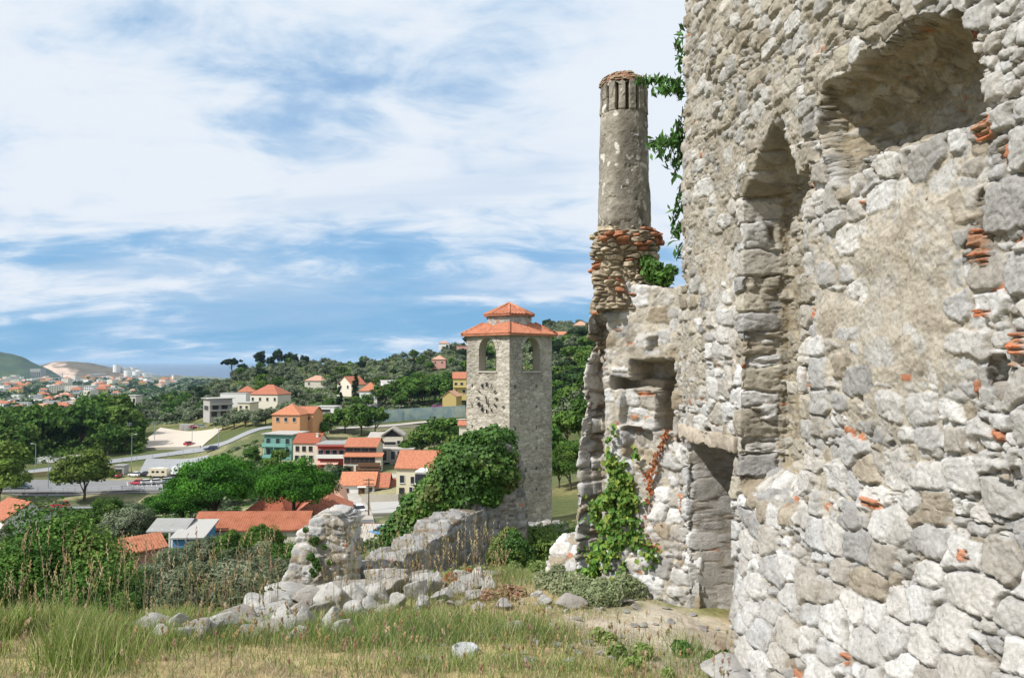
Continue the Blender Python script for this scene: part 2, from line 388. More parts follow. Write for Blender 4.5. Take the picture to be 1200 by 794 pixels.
# ------------------------------------------------------------------ terrain: one sheet, hilltop -> valley -> far plain
SEA = -80.0
COLS = {
 -500: [(0,-1.6),(5.2,-2.0),(6.2,-2.2),(9,-4.5),(20,-10),(50,-20),(90,-26),(130,-30),(205,-38),(250,-39),(400,-46),(700,-58),(1500,-72),(4000,-77),(5000,-90),(9000,-95)],
 0:    [(0,-1.6),(5.3,-2.03),(6.3,-2.2),(7.4,-3.1),(12,-7.0),(24,-12),(50,-19),(90,-24.5),(120,-28),(150,-31.5),(200,-37.2),(208,-38.4),(211,-36.2),(250,-35.5),(270,-35.2),(330,-38),(450,-44),(600,-50),(1000,-57),(1760,-63),(3400,-72),(4300,-77),(4900,-90),(9000,-95)],
 150:  [(0,-1.6),(5.3,-2.03),(6.4,-2.25),(7.6,-3.1),(12,-7.0),(24,-11.5),(50,-18.5),(90,-23.6),(120,-28),(150,-31.5),(200,-37.2),(207,-38.2),(210,-36.2),(245,-35.7),(255,-34),(272,-32),(370,-31),(450,-34),(600,-38),(800,-48),(1200,-60),(3400,-72),(4300,-77),(4900,-90),(9000,-95)],
 220:  [(0,-1.6),(5.3,-2.05),(7.0,-2.35),(8.6,-3.2),(12,-6.0),(24,-11),(50,-17.5),(95,-24.0),(120,-27),(150,-31),(200,-36),(212,-36),(245,-34.6),(262,-32),(275,-31),(370,-30.5),(480,-31),(620,-29),(760,-36),(1200,-60),(3400,-74),(4300,-79),(4900,-90),(9000,-95)],
 300:  [(0,-1.6),(5.3,-2.08),(8.0,-2.62),(10.5,-3.4),(14,-6.0),(24,-10.5),(50,-16.5),(95,-23.5),(115,-25),(150,-30),(190,-30.5),(215,-30),(236,-26),(270,-24),(330,-21),(380,-18),(500,-12),(645,-4.8),(760,-14),(1200,-55),(3400,-82),(9000,-95)],
 420:  [(0,-1.6),(5.3,-2.15),(8.5,-2.65),(11.5,-3.25),(14,-4.6),(24,-9.0),(60,-15.5),(85,-20.9),(110,-23),(128,-25),(150,-27.3),(192,-27.3),(215,-27),(245,-25),(275,-23.6),(340,-22),(365,-19.8),(500,-10),(670,-0.5),(800,-8),(1300,-60),(3400,-82),(9000,-95)],
 500:  [(0,-1.6),(5.3,-2.18),(8.5,-2.68),(12,-3.28),(15.5,-4.15),(28,-8.0),(56,-12.5),(85,-19.5),(110,-22),(145,-24.8),(190,-26),(245,-24),(275,-23),(340,-21),(365,-18.5),(500,-6),(670,8),(820,0),(1300,-55),(3400,-82),(9000,-95)],
 570:  [(0,-1.6),(5.3,-2.18),(8.5,-2.68),(12,-3.26),(15.5,-4.05),(28,-6.9),(54,-11.2),(85,-16),(110,-19),(145,-22),(190,-24),(250,-23.5),(300,-22),(360,-17),(450,-8),(670,18),(850,10),(1400,-50),(3400,-82),(9000,-95)],
 660:  [(0,-1.6),(5.3,-2.2),(8.5,-2.7),(12,-3.28),(15.5,-3.98),(20,-4.9),(35,-7.7),(56,-11.6),(64,-12.7),(85,-15),(110,-16),(150,-14),(250,-6),(400,9),(700,33),(900,36),(1600,-30),(3400,-82),(9000,-95)],
 900:  [(0,-1.6),(4,-2.2),(6.5,-2.7),(9,-2.8),(12,-3.2),(30,-6),(56,-9),(110,-11),(250,0),(450,18),(760,46),(1000,55),(1800,0),(3400,-82),(9000,-95)],
 1700: [(0,-1.6),(2.5,-2.4),(6,-2.7),(9,-2.8),(14,-3.2),(30,-5),(56,-6),(110,-5),(250,10),(450,28),(760,50),(1000,60),(1800,0),(3400,-82),(9000,-95)],
}
azs = np.array([math.atan((p-CX)/FPX) for p in COLS]); NR = 640
lr = np.linspace(math.log(0.8), math.log(9000), NR); AZG = np.linspace(azs[0], azs[-1], 240)
tab = []
for a, (p, kn) in zip(azs, COLS.items()):
    rr = np.array([k[0] for k in kn])/math.cos(a); zz = np.array([k[1] for k in kn])
    tab.append(np.interp(np.exp(lr), rr, zz))
tab = np.array(tab)
HG = np.empty((len(AZG), NR))
for j in range(NR): HG[:, j] = np.interp(AZG, azs, tab[:, j])
def gsm(A, n, ax):
    k = np.exp(-np.linspace(-2, 2, 2*n+1)**2); k /= k.sum()
    return np.apply_along_axis(lambda v: np.convolve(np.pad(v, n, mode='edge'), k, mode='valid'), ax, A)
HG = gsm(gsm(HG, 5, 0), 2, 1)
def H0(x, y):
    x = np.asarray(x, float); y = np.asarray(y, float)
    r = np.maximum(np.hypot(x, y), 0.81); a = np.arctan2(x, np.maximum(y, -1e9))
    a = np.clip(a, AZG[0], AZG[-1]); i = (a-AZG[0])/(AZG[1]-AZG[0]); j = np.clip((np.log(r)-lr[0])/(lr[1]-lr[0]), 0, NR-1.001)
    i = np.clip(i, 0, len(AZG)-1.001); i0 = i.astype(int); j0 = j.astype(int); fi = i-i0; fj = j-j0
    z = HG[i0, j0]*(1-fi)*(1-fj)+HG[i0+1, j0]*fi*(1-fj)+HG[i0, j0+1]*(1-fi)*fj+HG[i0+1, j0+1]*fi*fj
    z = np.where(y < 0, -1.6, z)
    return z
def near_rough(x, y):
    r = np.hypot(x, y); P = np.stack([x, y, x*0], -1).reshape(-1, 3).astype(np.float32)
    n = (0.05*fbm(P, 0.8, 3, 300)+0.02*fbm(P, 4, 3, 310)).reshape(np.shape(x))
    return n*sstep(r, 30, 12)
def far_rough(x, y):
    r = np.hypot(x, y); P = np.stack([x, y, x*0], -1).reshape(-1, 3).astype(np.float32)
    n = (0.5*fbm(P, 0.06, 3, 320)).reshape(np.shape(x))*sstep(r, 15, 40)
    hill = sstep(x, -170, -60)*sstep(r, 330, 500)*sstep(r, 1500, 900)
    n2 = (4.5*fbm(P, 0.012, 3, 330)).reshape(np.shape(x))*hill
    return n*(0.25+0.75*hill)+n2*0.6
def H(x, y):
    x = np.atleast_1d(np.asarray(x, float)); y = np.atleast_1d(np.asarray(y, float))
    return H0(x, y)+near_rough(x, y)+far_rough(x, y)
def Hs(x, y): return float(H([x], [y])[0])
_Y = np.exp(np.linspace(math.log(2.5), math.log(6000), 1500))
def hit(px, py, y0=2.5):
    sx, sz = ray(px, py); z = H(sx*_Y, _Y); b = (sz*_Y < z) & (_Y > y0)
    i = int(np.argmax(b)) if b.any() else len(_Y)-1
    a, c = _Y[max(i-1, 0)], _Y[i]
    for _ in range(12):
        m = (a+c)/2
        if sz*m < Hs(sx*m, m): c = m
        else: a = m
    return Vector((sx*c, c, Hs(sx*c, c)))
def drop(px, Y):          # a point of the ground in the column px, Y metres ahead
    sx, _ = ray(px, 424); return Vector((sx*Y, Y, Hs(sx*Y, Y)))

def ground_colour(x, y, z):
    P = np.stack([x, y, x*0], -1).astype(np.float32); r = np.hypot(x, y)
    n1 = fbm(P, 0.9, 4, 400)[:, None]; n2 = fbm(P, 5, 3, 410)[:, None]; nf = fbm(P, 0.02, 4, 420)[:, None]; ng = fbm(P, 0.12, 3, 425)[:, None]
    straw = np.array([0.42, 0.33, 0.175]); soil = np.array([0.27, 0.205, 0.125]); green = np.array([0.13, 0.17, 0.05])
    near = straw + (soil-straw)*sstep(n2, -0.1, 0.7)
    near = near + (green-near)*sstep(n1, -0.05, 0.6)*0.6
    hill = np.array([0.085, 0.10, 0.04])+np.array([0.11, 0.08, 0.035])*sstep(nf+0.5*ng, 0.1, 0.8)
    vil = np.array([0.11, 0.125, 0.06])+np.array([0.15, 0.115, 0.075])*sstep(ng, -0.1, 0.6)
    plain = np.array([0.09, 0.11, 0.06])+np.array([0.16, 0.15, 0.13])*sstep(nf, 0.15, 0.6)
    R_ = r[:, None]; X = x[:, None]
    earth = np.array([0.50, 0.44, 0.36]); dw = np.hypot((x-1.35)/.9, (y-7.6)/1.3)[:, None]+0.35*n2
    near = near+(earth-near)*sstep(dw, 1.3, 0.6)*0.9
    c = near+(hill-near)*sstep(R_, 9, 16)
    c = c+(vil-c)*sstep(R_, 80, 120)*sstep(R_, 300, 260)*(X < 10)
    c = c+(plain-c)*sstep(R_, 450, 650)*sstep(X, -220, -330)
    return c
def build_terrain():
    a_in = np.radians(np.arange(-46, 46.01, 0.17)); a_out = np.radians(np.arange(50, 311, 4.0))
    A = np.concatenate([a_in, a_out, [a_in[0]+2*math.pi]])
    Rr = np.exp(np.linspace(math.log(0.8), math.log(9000), 700))
    AA, RR = np.meshgrid(A, Rr, indexing='ij'); x = (np.sin(AA)*RR).ravel(); y = (np.cos(AA)*RR).ravel()
    z = H(x, y); c = ground_colour(x, y, z)
    V = np.stack([x, y, z], 1); n = len(V)
    V = np.vstack([V, [[0, 0, -1.6]]]); c = np.vstack([c, c[:1]])
    F = gridF(len(A), len(Rr)); k = np.arange(len(A)-1)*len(Rr)
    T = np.stack([k, k+len(Rr), np.full(len(k), n)], 1)
    o = mk('ground', V, [F[:, ::-1], T], M_GROUND, None, True, c); tag(o, kind='structure')
build_terrain()

def drape(name, quad, nu, nv, m, lift=0.25, kind='structure'):
    """patch of ground between four photo corners (far-left, far-right, near-right, near-left), laid on the terrain"""
    P = []
    c = [hit(*q, y0=60) for q in quad]
    for i in range(nu):
        for j in range(nv):
            u = i/(nu-1); v = j/(nv-1)
            p = c[0]*(1-u)*(1-v)+c[1]*u*(1-v)+c[2]*u*v+c[3]*(1-u)*v
            P.append(p)
    P = np.array([tuple(p) for p in P]); P[:, 2] = H(P[:, 0], P[:, 1])+lift
    o = mk(name, P, gridF(nu, nv)[:, ::-1], m, None, True); return tag(o, kind=kind)
def ribbon(name, pts, width, m, lift=0.25, step=2.0, side=0.0, h=0.0, thick=None, kind='structure', flat=True):
    """road along world points; with thick: an upright wall/kerb of height h instead"""
    q = [Vector(p) for p in pts]; path = []
    for a, b in zip(q[:-1], q[1:]):
        n = max(2, int((b-a).length/step)); path += [a.lerp(b, i/n) for i in range(n)]
    path.append(q[-1]); P = np.array([(p.x, p.y) for p in path])
    for _ in range(6): P[1:-1] = (P[:-2]+P[1:-1]*2+P[2:])/4
    T = np.gradient(P, axis=0); T /= np.linalg.norm(T, axis=1, keepdims=True); Nn = np.stack([-T[:, 1], T[:, 0]], 1)
    ks = np.linspace(-0.5, 0.5, 5)
    V = np.concatenate([np.column_stack([P+Nn*(side+k*width)]) for k in ks]).reshape(5, len(P), 2).transpose(1, 0, 2).reshape(-1, 2)
    z = H(V[:, 0], V[:, 1])
    if flat: z = z.reshape(-1, 5); z[:] = z.max(1, keepdims=True); z = z.ravel()
    V = np.column_stack([V, z+lift])
    if thick is not None:
        top = V.copy(); top[:, 2] += h; L = len(P)
        mb = MB()
        a = V.reshape(L, 5, 3)[:, 0]; b = V.reshape(L, 5, 3)[:, 4]
        for i in range(L-1):
            p = [a[i], a[i+1], b[i+1], b[i]]
            mb.add([(v[0], v[1], v[2]-1.2) for v in p]+[(v[0], v[1], v[2]+h) for v in p], [(4,5,6,7),(0,1,5,4),(2,3,7,6)]+([(3,0,4,7)] if i == 0 else [])+([(1,2,6,5)] if i == L-2 else []))
        return mb.build(name, m)
    o = mk(name, V, gridF(len(P), 5)[:, ::-1], m, None, True); return tag(o, kind=kind)

# sea
M_SEA = mat('sea_water', (0.010, 0.055, 0.13), 0.28, var=0.15, scale=0.002, bump=0.35, bscale=0.03, bdist=3.0, spec=0.4)
a = np.radians(np.linspace(-75, 75, 60)); rr = np.exp(np.linspace(math.log(2600), math.log(70000), 40))
AA, RR = np.meshgrid(a, rr, indexing='ij'); V = np.stack([np.sin(AA)*RR, np.cos(AA)*RR, np.full_like(AA, SEA)], -1).reshape(-1, 3)
tag(mk('sea', V, gridF(60, 40)[:, ::-1], M_SEA), kind='structure')

# headlands of the bay
def headland(name, pts, Y, depth, col1, col2, seed, label):
    """ridge line given by photo (px, py) at distance Y, sloping down both ways"""
    px = np.array([p[0] for p in pts], float); py = np.array([p[1] for p in pts], float)
    nx = 160; xs = np.linspace(px[0], px[-1], nx); ys = np.interp(xs, px, py); V = []; 
    nd = 40
    for i in range(nx):
        sx, sz = ray(xs[i], ys[i]); top = sz*Y
        for j in range(nd):
            t = j/(nd-1)*2-1; yy = Y+t*depth; prof = (1-abs(t)**1.5)
            V.append((sx*yy, yy, SEA-6+(top-SEA+6)*prof))
    V = np.array(V); P = V.astype(np.float32); e = sstep((V[:, 2]-SEA)/40, 0, 1)
    nz = fbm(P, 0.004, 5, seed); V[:, 2] += 14*nz*e
    m = (sstep(fbm(P*np.array([1, 1, 2], np.float32), 0.006, 4, seed+9), -0.05, 0.35)[:, None])
    c = np.array(col1)*(1-m)+np.array(col2)*m
    o = mk(name, V, gridF(nx, nd), mat('headland_ground', attr=True, rough=1, var=0.35, scale=0.02), None, True, c); tag(o, label, kind='structure'); return o
headland('wooded_hill', [(-260,424),(-120,412),(-40,409),(0,413),(25,418),(45,428),(70,440),(95,452)], 3700, 500, (0.03,0.055,0.025), (0.05,0.075,0.03), 500, 'dark wooded hill on the far left above the bay')
headland('quarry_hill', [(20,446),(45,430),(62,424),(90,425),(120,428),(140,431),(160,437),(178,447),(190,454)], 4050, 420, (0.10,0.085,0.055), (0.50,0.37,0.29), 520, 'pale quarried headland behind the port')

M_ASPH = mat('asphalt', (0.20, 0.20, 0.20), 0.9, var=0.2, scale=0.3, base2=(0.15, 0.15, 0.155))
M_ASPH2 = mat('old_asphalt', (0.29, 0.30, 0.31), 0.9, var=0.2, scale=0.2, base2=(0.21, 0.22, 0.23))
M_PALE = mat('pale_gravel', (0.50, 0.44, 0.37), 0.95, var=0.12, scale=0.15, base2=(0.42, 0.37, 0.31))
M_LANE = mat('lane_concrete', (0.42, 0.39, 0.35), 0.95, var=0.15, scale=0.4)
drape('gravel_pitch', [(188,501),(262,502),(236,524),(160,525)], 30, 40, M_PALE, 0.2)
drape('parking_lot', [(-30,561),(226,557),(222,574),(-30,577)], 60, 16, M_ASPH, 0.15)
drape('upper_yard', [(172,537),(245,533),(238,557),(160,557)], 30, 20, M_ASPH2, 0.18)
ribbon('upper_road', [hit(-30,560), hit(60,550), hit(110,543), hit(160,537), hit(215,529), hit(262,521), hit(285,510), hit(300,503), hit(330,500)], 6.5, M_ASPH2, 0.22, flat=False)
ribbon('lower_road', [hit(-40,599), hit(40,597), hit(90,595), hit(150,594), hit(200,592), hit(230,588)], 6.5, M_ASPH2, 0.2, flat=False)
ribbon('village_lane', [hit(408,640), hit(420,618), hit(417,600), hit(412,588), hit(400,577), hit(380,569)], 4.6, M_LANE, 0.3)
ribbon('village_street', [hit(385,562), hit(400,558), hit(450,557), hit(470,562)], 5.0, M_LANE, 0.3)
ribbon('court_road', [hit(395,503), hit(460,499), hit(540,492), hit(580,486)], 6, M_LANE, 0.4)

M_LINE = mat('road_paint', (0.62, 0.62, 0.60), 0.8, var=0.2, scale=0.5)
for i in range(13):
    q = 150+i*5.6; ribbon('bay_marking', [hit(q, 570), hit(q-1.5, 564.5)], .16, M_LINE, .19)
ribbon('edge_line', [hit(-30, 595), hit(40, 593.5), hit(90, 592), hit(150, 591)], .2, M_LINE, .27, flat=False)
# ------------------------------------------------------------------ the tall ruined wall on the right
WX0, WY0, WS = 1.97, 9.0, 0.127            # far end of the wall; it runs towards and past the camera
WD = Vector((WS, -1, 0)).normalized(); WN = Vector((-1, -WS, 0)).normalized()
def wall_u(px): Y = FPX*(WX0+WS*WY0)/(px-CX+FPX*WS); return (WY0-Y)/abs(WD.y)
def wall_uz(px, py):
    u = wall_u(px); Y = WY0-u*abs(WD.y); return u, ray(px, py)[1]*Y
M_BRICKS = []
def build_big_wall():
    uA, uB = wall_u(868), wall_u(939)             # tall niche
    dA, dB = wall_u(804), wall_u(858)             # doorway at the foot
    zA0, zA1 = -1.15, 1.52; zP = 2.12
    zD1 = -0.86
    # along the wall: finer near the camera, and dense where the jambs turn in
    us = [-0.06]
    umax = 7.6
    dens = [(uA, 0.05), (uB, 0.05), (dA, 0.05), (dB, 0.05)]
    while us[-1] < umax:
        u = us[-1]; Y = WY0-u
        st = max(0.0066, 0.0017*max(Y, 1.2)) if Y > 3.4 else 0.03
        for d, w in dens:
            if abs(u-d) < w: st = 0.0020
        us.append(u+st)
    zs = [-3.3]
    while zs[-1] < 5.6:
        z = zs[-1]; st = 0.0105 if z < 3.3 else 0.015
        if abs(z-zD1) < 0.05: st = 0.003
        zs.append(z+st)
    us = np.array(us); zs = np.array(zs); U, Z = np.meshgrid(us, zs, indexing='ij'); U = U.ravel(); Z = Z.ravel()
    P0 = np.stack([U, U*0, Z], 1).astype(np.float32)
    wob = fbm(P0, 2.2, 3, 610)*0.03; wob2 = fbm(P0, 1.5, 3, 611)
    u_ = U+0.45*wob; z_ = Z+0.5*wob
    # niche: pointed top leaning slab
    mid = (uA+uB)/2
    top = np.where(u_ < mid+0.15, zA1+(zP-zA1)*np.clip((u_-uA)/(mid+0.15-uA), 0, 1)**0.8, zP-(zP-zA1+0.1)*np.clip((u_-mid-0.15)/(uB-mid-0.15), 0, 1)**1.3)
    dn = 0.44*sstep(u_, uA-0.02, uA+0.03)*sstep(u_, uB+0.03, uB-0.02)*sstep(z_, top+0.05, top-0.10)*sstep(z_, zA0-0.12, zA0+0.25)
    # doorway
    dd = 0.75*sstep(u_, dA-0.02, dA+0.03)*sstep(u_, dB+0.03, dB-0.02)*sstep(z_, zD1+0.03, zD1-0.03)
    # fallen-out hollow: polygon-ish blob with a sloping sill
    cu = [wall_uz(*p) for p in ((963,204),(961,152),(970,104),(1000,92),(1012,68),(1027,72),(1055,46),(1097,21),(1122,18),(1134,46),(1145,88),(1149,130),(1069,164),(1009,192),(991,213))]
    from math import inf
    def sd_poly(x, y, poly):
        d = np.full(x.shape, 1e9); s = np.ones(x.shape); n = len(poly)
        for i in range(n):
            ax, ay = poly[i]; bx, by = poly[i-1]; ex, ey = bx-ax, by-ay; wx, wy = x-ax, y-ay
            t = np.clip((wx*ex+wy*ey)/(ex*ex+ey*ey), 0, 1); qx, qy = wx-ex*t, wy-ey*t; d = np.minimum(d, qx*qx+qy*qy)
            c1 = y >= ay; c2 = y < by; c3 = ex*wy > ey*wx
            fl = (c1 & c2 & c3) | (~c1 & ~c2 & ~c3); s = np.where(fl, -s, s)
        return s*np.sqrt(d)
    sd = sd_poly(U+0.07*wob2, Z+0.06*fbm(P0, 4, 3, 617), cu)
    dh = 0.34*sstep(sd, 0.0, -0.22)+0.22*sstep(sd, 0.015, -0.03)
    # smaller losses
    holes = [(1150,258,.05,.20,.10),(1135,300,.04,.10,.08),(905,420,.05,.08,.06),(668+160,520,.1,.06,.10),(1004,352,.04,.03,.05),(860,455,.05,.04,.05),(1170,440,.07,.10,.10),(1188,560,.06,.06,.08),(830,505,.12,.05,.08),
             (1090,235,.02,.02,.06),(1010,468,.03,.04,.08),(1040,520,.05,.02,.06),(1120,590,.03,.06,.07),(985,600,.03,.03,.06)]
    ds = 0
    for px, py, a, b, d in holes:
        hu, hz = wall_uz(px, py); rr = np.sqrt(((U-hu)/a)**2+((Z-hz)/b)**2)+0.4*wob2; ds = ds+d*sstep(rr, 1.1, 0.6)
    batter = 0.30*sstep(Z, -1.15, -2.6)**1.2*sstep(U, dB-0.1, dB+0.6)+0.10*sstep(Z, -0.6, -1.4)*sstep(U, dB+0.2, dB+1.0)
    out = batter+0.05*fbm(P0, 0.7, 3, 612)-0.05*sstep(Z, 2.0, 4.5)
    # ragged far edge of the wall, rounded back
    edge = 0.0+0.05*fbm(np.stack([U*0, U*0, Z], 1).astype(np.float32), 2.0, 3, 613)+np.where(Z > 3.3, (Z-3.3)*0.09, 0)
    er = 0.45*sstep(U, edge+0.07, edge-0.05)*(Z > 0.9)
    D = np.maximum.reduce([dn, dd*1.0, dh])+ds+er-out
    B = np.stack([WX0+WD.x*U-WN.x*D, WY0+WD.y*U-WN.y*D, Z], 1).reshape(len(us), len(zs), 3)
    gu = np.gradient(B, axis=0); gv = np.gradient(B, axis=1); N = np.cross(gv, gu); N /= np.maximum(np.linalg.norm(N, axis=2, keepdims=True), 1e-9)
    if (N.reshape(-1, 3)@np.array(WN)).mean() < 0: N = -N
    for _ in range(3):
        A = N.copy(); A[1:-1, 1:-1] += N[:-2, 1:-1]+N[2:, 1:-1]+N[1:-1, :-2]+N[1:-1, 2:]; N = A/np.linalg.norm(A, axis=2, keepdims=True)
    B = B.reshape(-1, 3); N = N.reshape(-1, 3)
    P = np.stack([U, D*0.9+5, Z], 1)
    # mortar cover: rough plaster stays in patches; bare big blocks elsewhere
    mo = -0.012+0.020*fbm(P0, 0.9, 3, 614)
    def patch(px, py, a, b, v):
        cu_, cz_ = wall_uz(px, py); return v*sstep(np.sqrt(((U-cu_)/a)**2+((Z-cz_)/b)**2)+0.3*wob2, 1.3, 0.5)
    mo = mo+patch(1060,320,.60,.6,.047)+patch(1060,450,.65,.45,.030)+patch(990,420,.5,.6,.030)+patch(840,400,1.0,1.3,.026)+patch(980,330,.5,.4,.034)+patch(1110,240,.4,.3,.03)+patch(820,250,1.2,1.2,.010)
    mo = mo-0.03*sstep(Z, -0.9, -1.5)-0.02*sstep(U, 3.9, 4.6)
    br = []
    for px, py, w, h in ((1156,148,.13,.13),(1148,290,.12,.20),(1198,410,.1,.20),(1022,588,.20,.05),(1150,368,.16,.03),(880,512,.10,.05),(905,512,.1,.04),(950,452,.15,.03),(955,365,.05,.07),(797,590,.05,.2),(845,560,.05,.03),
                         (950,560,.08,.05),(1135,650,.06,.06),(870,300,.08,.02),(1012,240,.05,.02),(925,590,.05,.10)):
        u, z = wall_uz(px, py); br.append((u-w/2, u+w/2, z-h/2, z+h/2, 0.034))
    # two fields: squared large blocks low and near, small rubble high and far
    w2 = sstep(Z+0.35*wob2+0.5*sstep(U, 1.2, 0.2)-0.35*sstep(U, 2.5, 4.4), 1.0, 1.5)*sstep(U+0.3*wob2, 4.3, 3.7)
    w2 = np.maximum(w2, sstep(U, 0.95, 0.6)*sstep(Z, -0.7, -0.3)) > 0.5
    jam = ((np.abs(u_-uA) < 0.17) | (np.abs(u_-uB-0.06) < 0.12)) & (z_ < zP-0.35) & (z_ > zA0-0.2)
    hol = (dh > 0.12) | (dn > 0.36); jam = jam & ~hol; w2 = w2 & ~jam & ~hol; w1 = ~(w2 | jam | hol)
    h = np.zeros(len(U), np.float32); c = np.zeros((len(U), 3), np.float32)
    def put(mk_, cell, seed, amp, mo_, pal, dark, br_, small, **kw):
        i = np.nonzero(mk_)[0]
        for j in np.array_split(i, max(1, len(i)//150000)):
            h[j], c[j] = stonefield(P[j], cell, seed, amp, mo_[j], pal, dark, br_, small, **kw)
    put(w1, (0.285, 0.28, 0.195), 21, 0.88, mo-0.004, PAL*0.80+PAL.mean(0)*0.17, 1.0, br, 0.16)
    put(w2, (0.22, 0.25, 0.15), 33, 1.0, mo+0.006, np.vstack([PAL_TAN, PAL[:6]]), 0.90, (), 0.3)
    put(jam, (0.34, 0.9, 0.22), 44, 1.2, mo-0.03, np.vstack([PAL, PAL_TAN]), 0.95, (), 0.04)
    put(hol, (0.17, 0.14, 0.10), 55, 1.0, mo*0+0.01, PAL_TAN, 0.85, (), 0.4, mcol=(0.36, 0.30, 0.20))
    # the doorway jamb keeps smooth blocks
    dj = dd > 0.08
    h = np.where(dj, h*0.22+0.02*fbm(P, 2.5, 3, 909), h); c = np.where(dj[:, None], c*0.6+np.array([0.28, 0.25, 0.21])*0.4, c)
    # weathering of the exposed upper part
    wz = sstep(Z, 0.0, 3.5)[:, None]*0.17; g = c.mean(1, keepdims=True)
    c = c*(1-wz)+wz*np.array([0.33, 0.29, 0.225])
    V = B+N*h[:, None]
    F = gridF(len(us), len(zs))
    o = mk('masonry', V, F, M_STONE, None, True, c)
    root = empty('ruined_wall', (WX0, WY0, -2.9)); tag(root, 'tall ruined limestone wall on the right with a pointed niche, a hollow and a doorway', 'ruined wall')
    # core and top behind the face so the wall has its thickness
    def W(u, d, z): return (WX0+WD.x*u-WN.x*d, WY0+WD.y*u-WN.y*d, z)
    cb = MB()
    for u0, u1, z0, z1, d0 in ((0.12, dA-0.03, -3.3, 5.45, 0.30), (dA-0.06, dB+0.08, -3.3, 5.45, 1.0), (dB+0.05, 7.55, -3.3, 5.45, 0.72)):
        p = [W(u0, d0, z0), W(u1, d0, z0), W(u1, 1.5, z0), W(u0, 1.5, z0)]; q = [W(u0, d0, z1), W(u1, d0, z1), W(u1, 1.5, z1), W(u0, 1.5, z1)]
        cb.add(p+q, [(0,3,2,1),(4,5,6,7),(0,1,5,4),(1,2,6,5),(2,3,7,6),(3,0,4,7)])
    V2, F2, N2 = voxel_mesh(cb.v, cb.f, 0.07); N2 = smooth_n(V2, F2, N2, 2)
    d, cc = stonefield(np.stack([V2[:, 0], V2[:, 1], V2[:, 2]], 1), (0.28, 0.28, 0.2), 77, 1.0, 0.0, PAL)
    k = mk('wall_core', V2+N2*d[:, None], F2, M_STONE, None, True, cc)
    # lintel slab over the doorway
    for q in (o, k): q.parent = root; q.matrix_parent_inverse = Matrix.Translation(-Vector(root.location))
    for nm, uu0, uu1, z0, z1, pr in (('lintel', dA-0.16, dB+0.12, -0.88, -0.72, 0.05),):
        mb = MB(); p = [W(uu0, -pr, z0), W(uu1, -pr, z0), W(uu1, 0.5, z0), W(uu0, 0.5, z0)]; q = [W(uu0, -pr, z1), W(uu1, -pr, z1), W(uu1, 0.5, z1), W(uu0, 0.5, z1)]
        mb.add(p+q, [(0,3,2,1),(4,5,6,7),(0,1,5,4),(1,2,6,5),(2,3,7,6),(3,0,4,7)])
        V3, F3, N3 = voxel_mesh(mb.v, mb.f, 0.016); N3 = smooth_n(V3, F3, N3, 4)
        V3 = V3+N3*(0.03*fbm(V3, 5, 4, 620)-0.01)[:, None]; c3 = np.tile([0.44, 0.38, 0.31], (len(V3), 1))*(1+0.15*fbm(V3, 3, 2, 5))[:, None]
        l = mk(nm, V3, F3, M_STONE, root, True, c3); l.matrix_parent_inverse = Matrix.Translation(-Vector(root.location))
build_big_wall()

def placed(o, root):
    o.parent = root; return o
def local_xy(origin, ang, s, t=0.0):
    return (origin[0]+math.cos(ang)*s-math.sin(ang)*t, origin[1]+math.sin(ang)*s+math.cos(ang)*t)

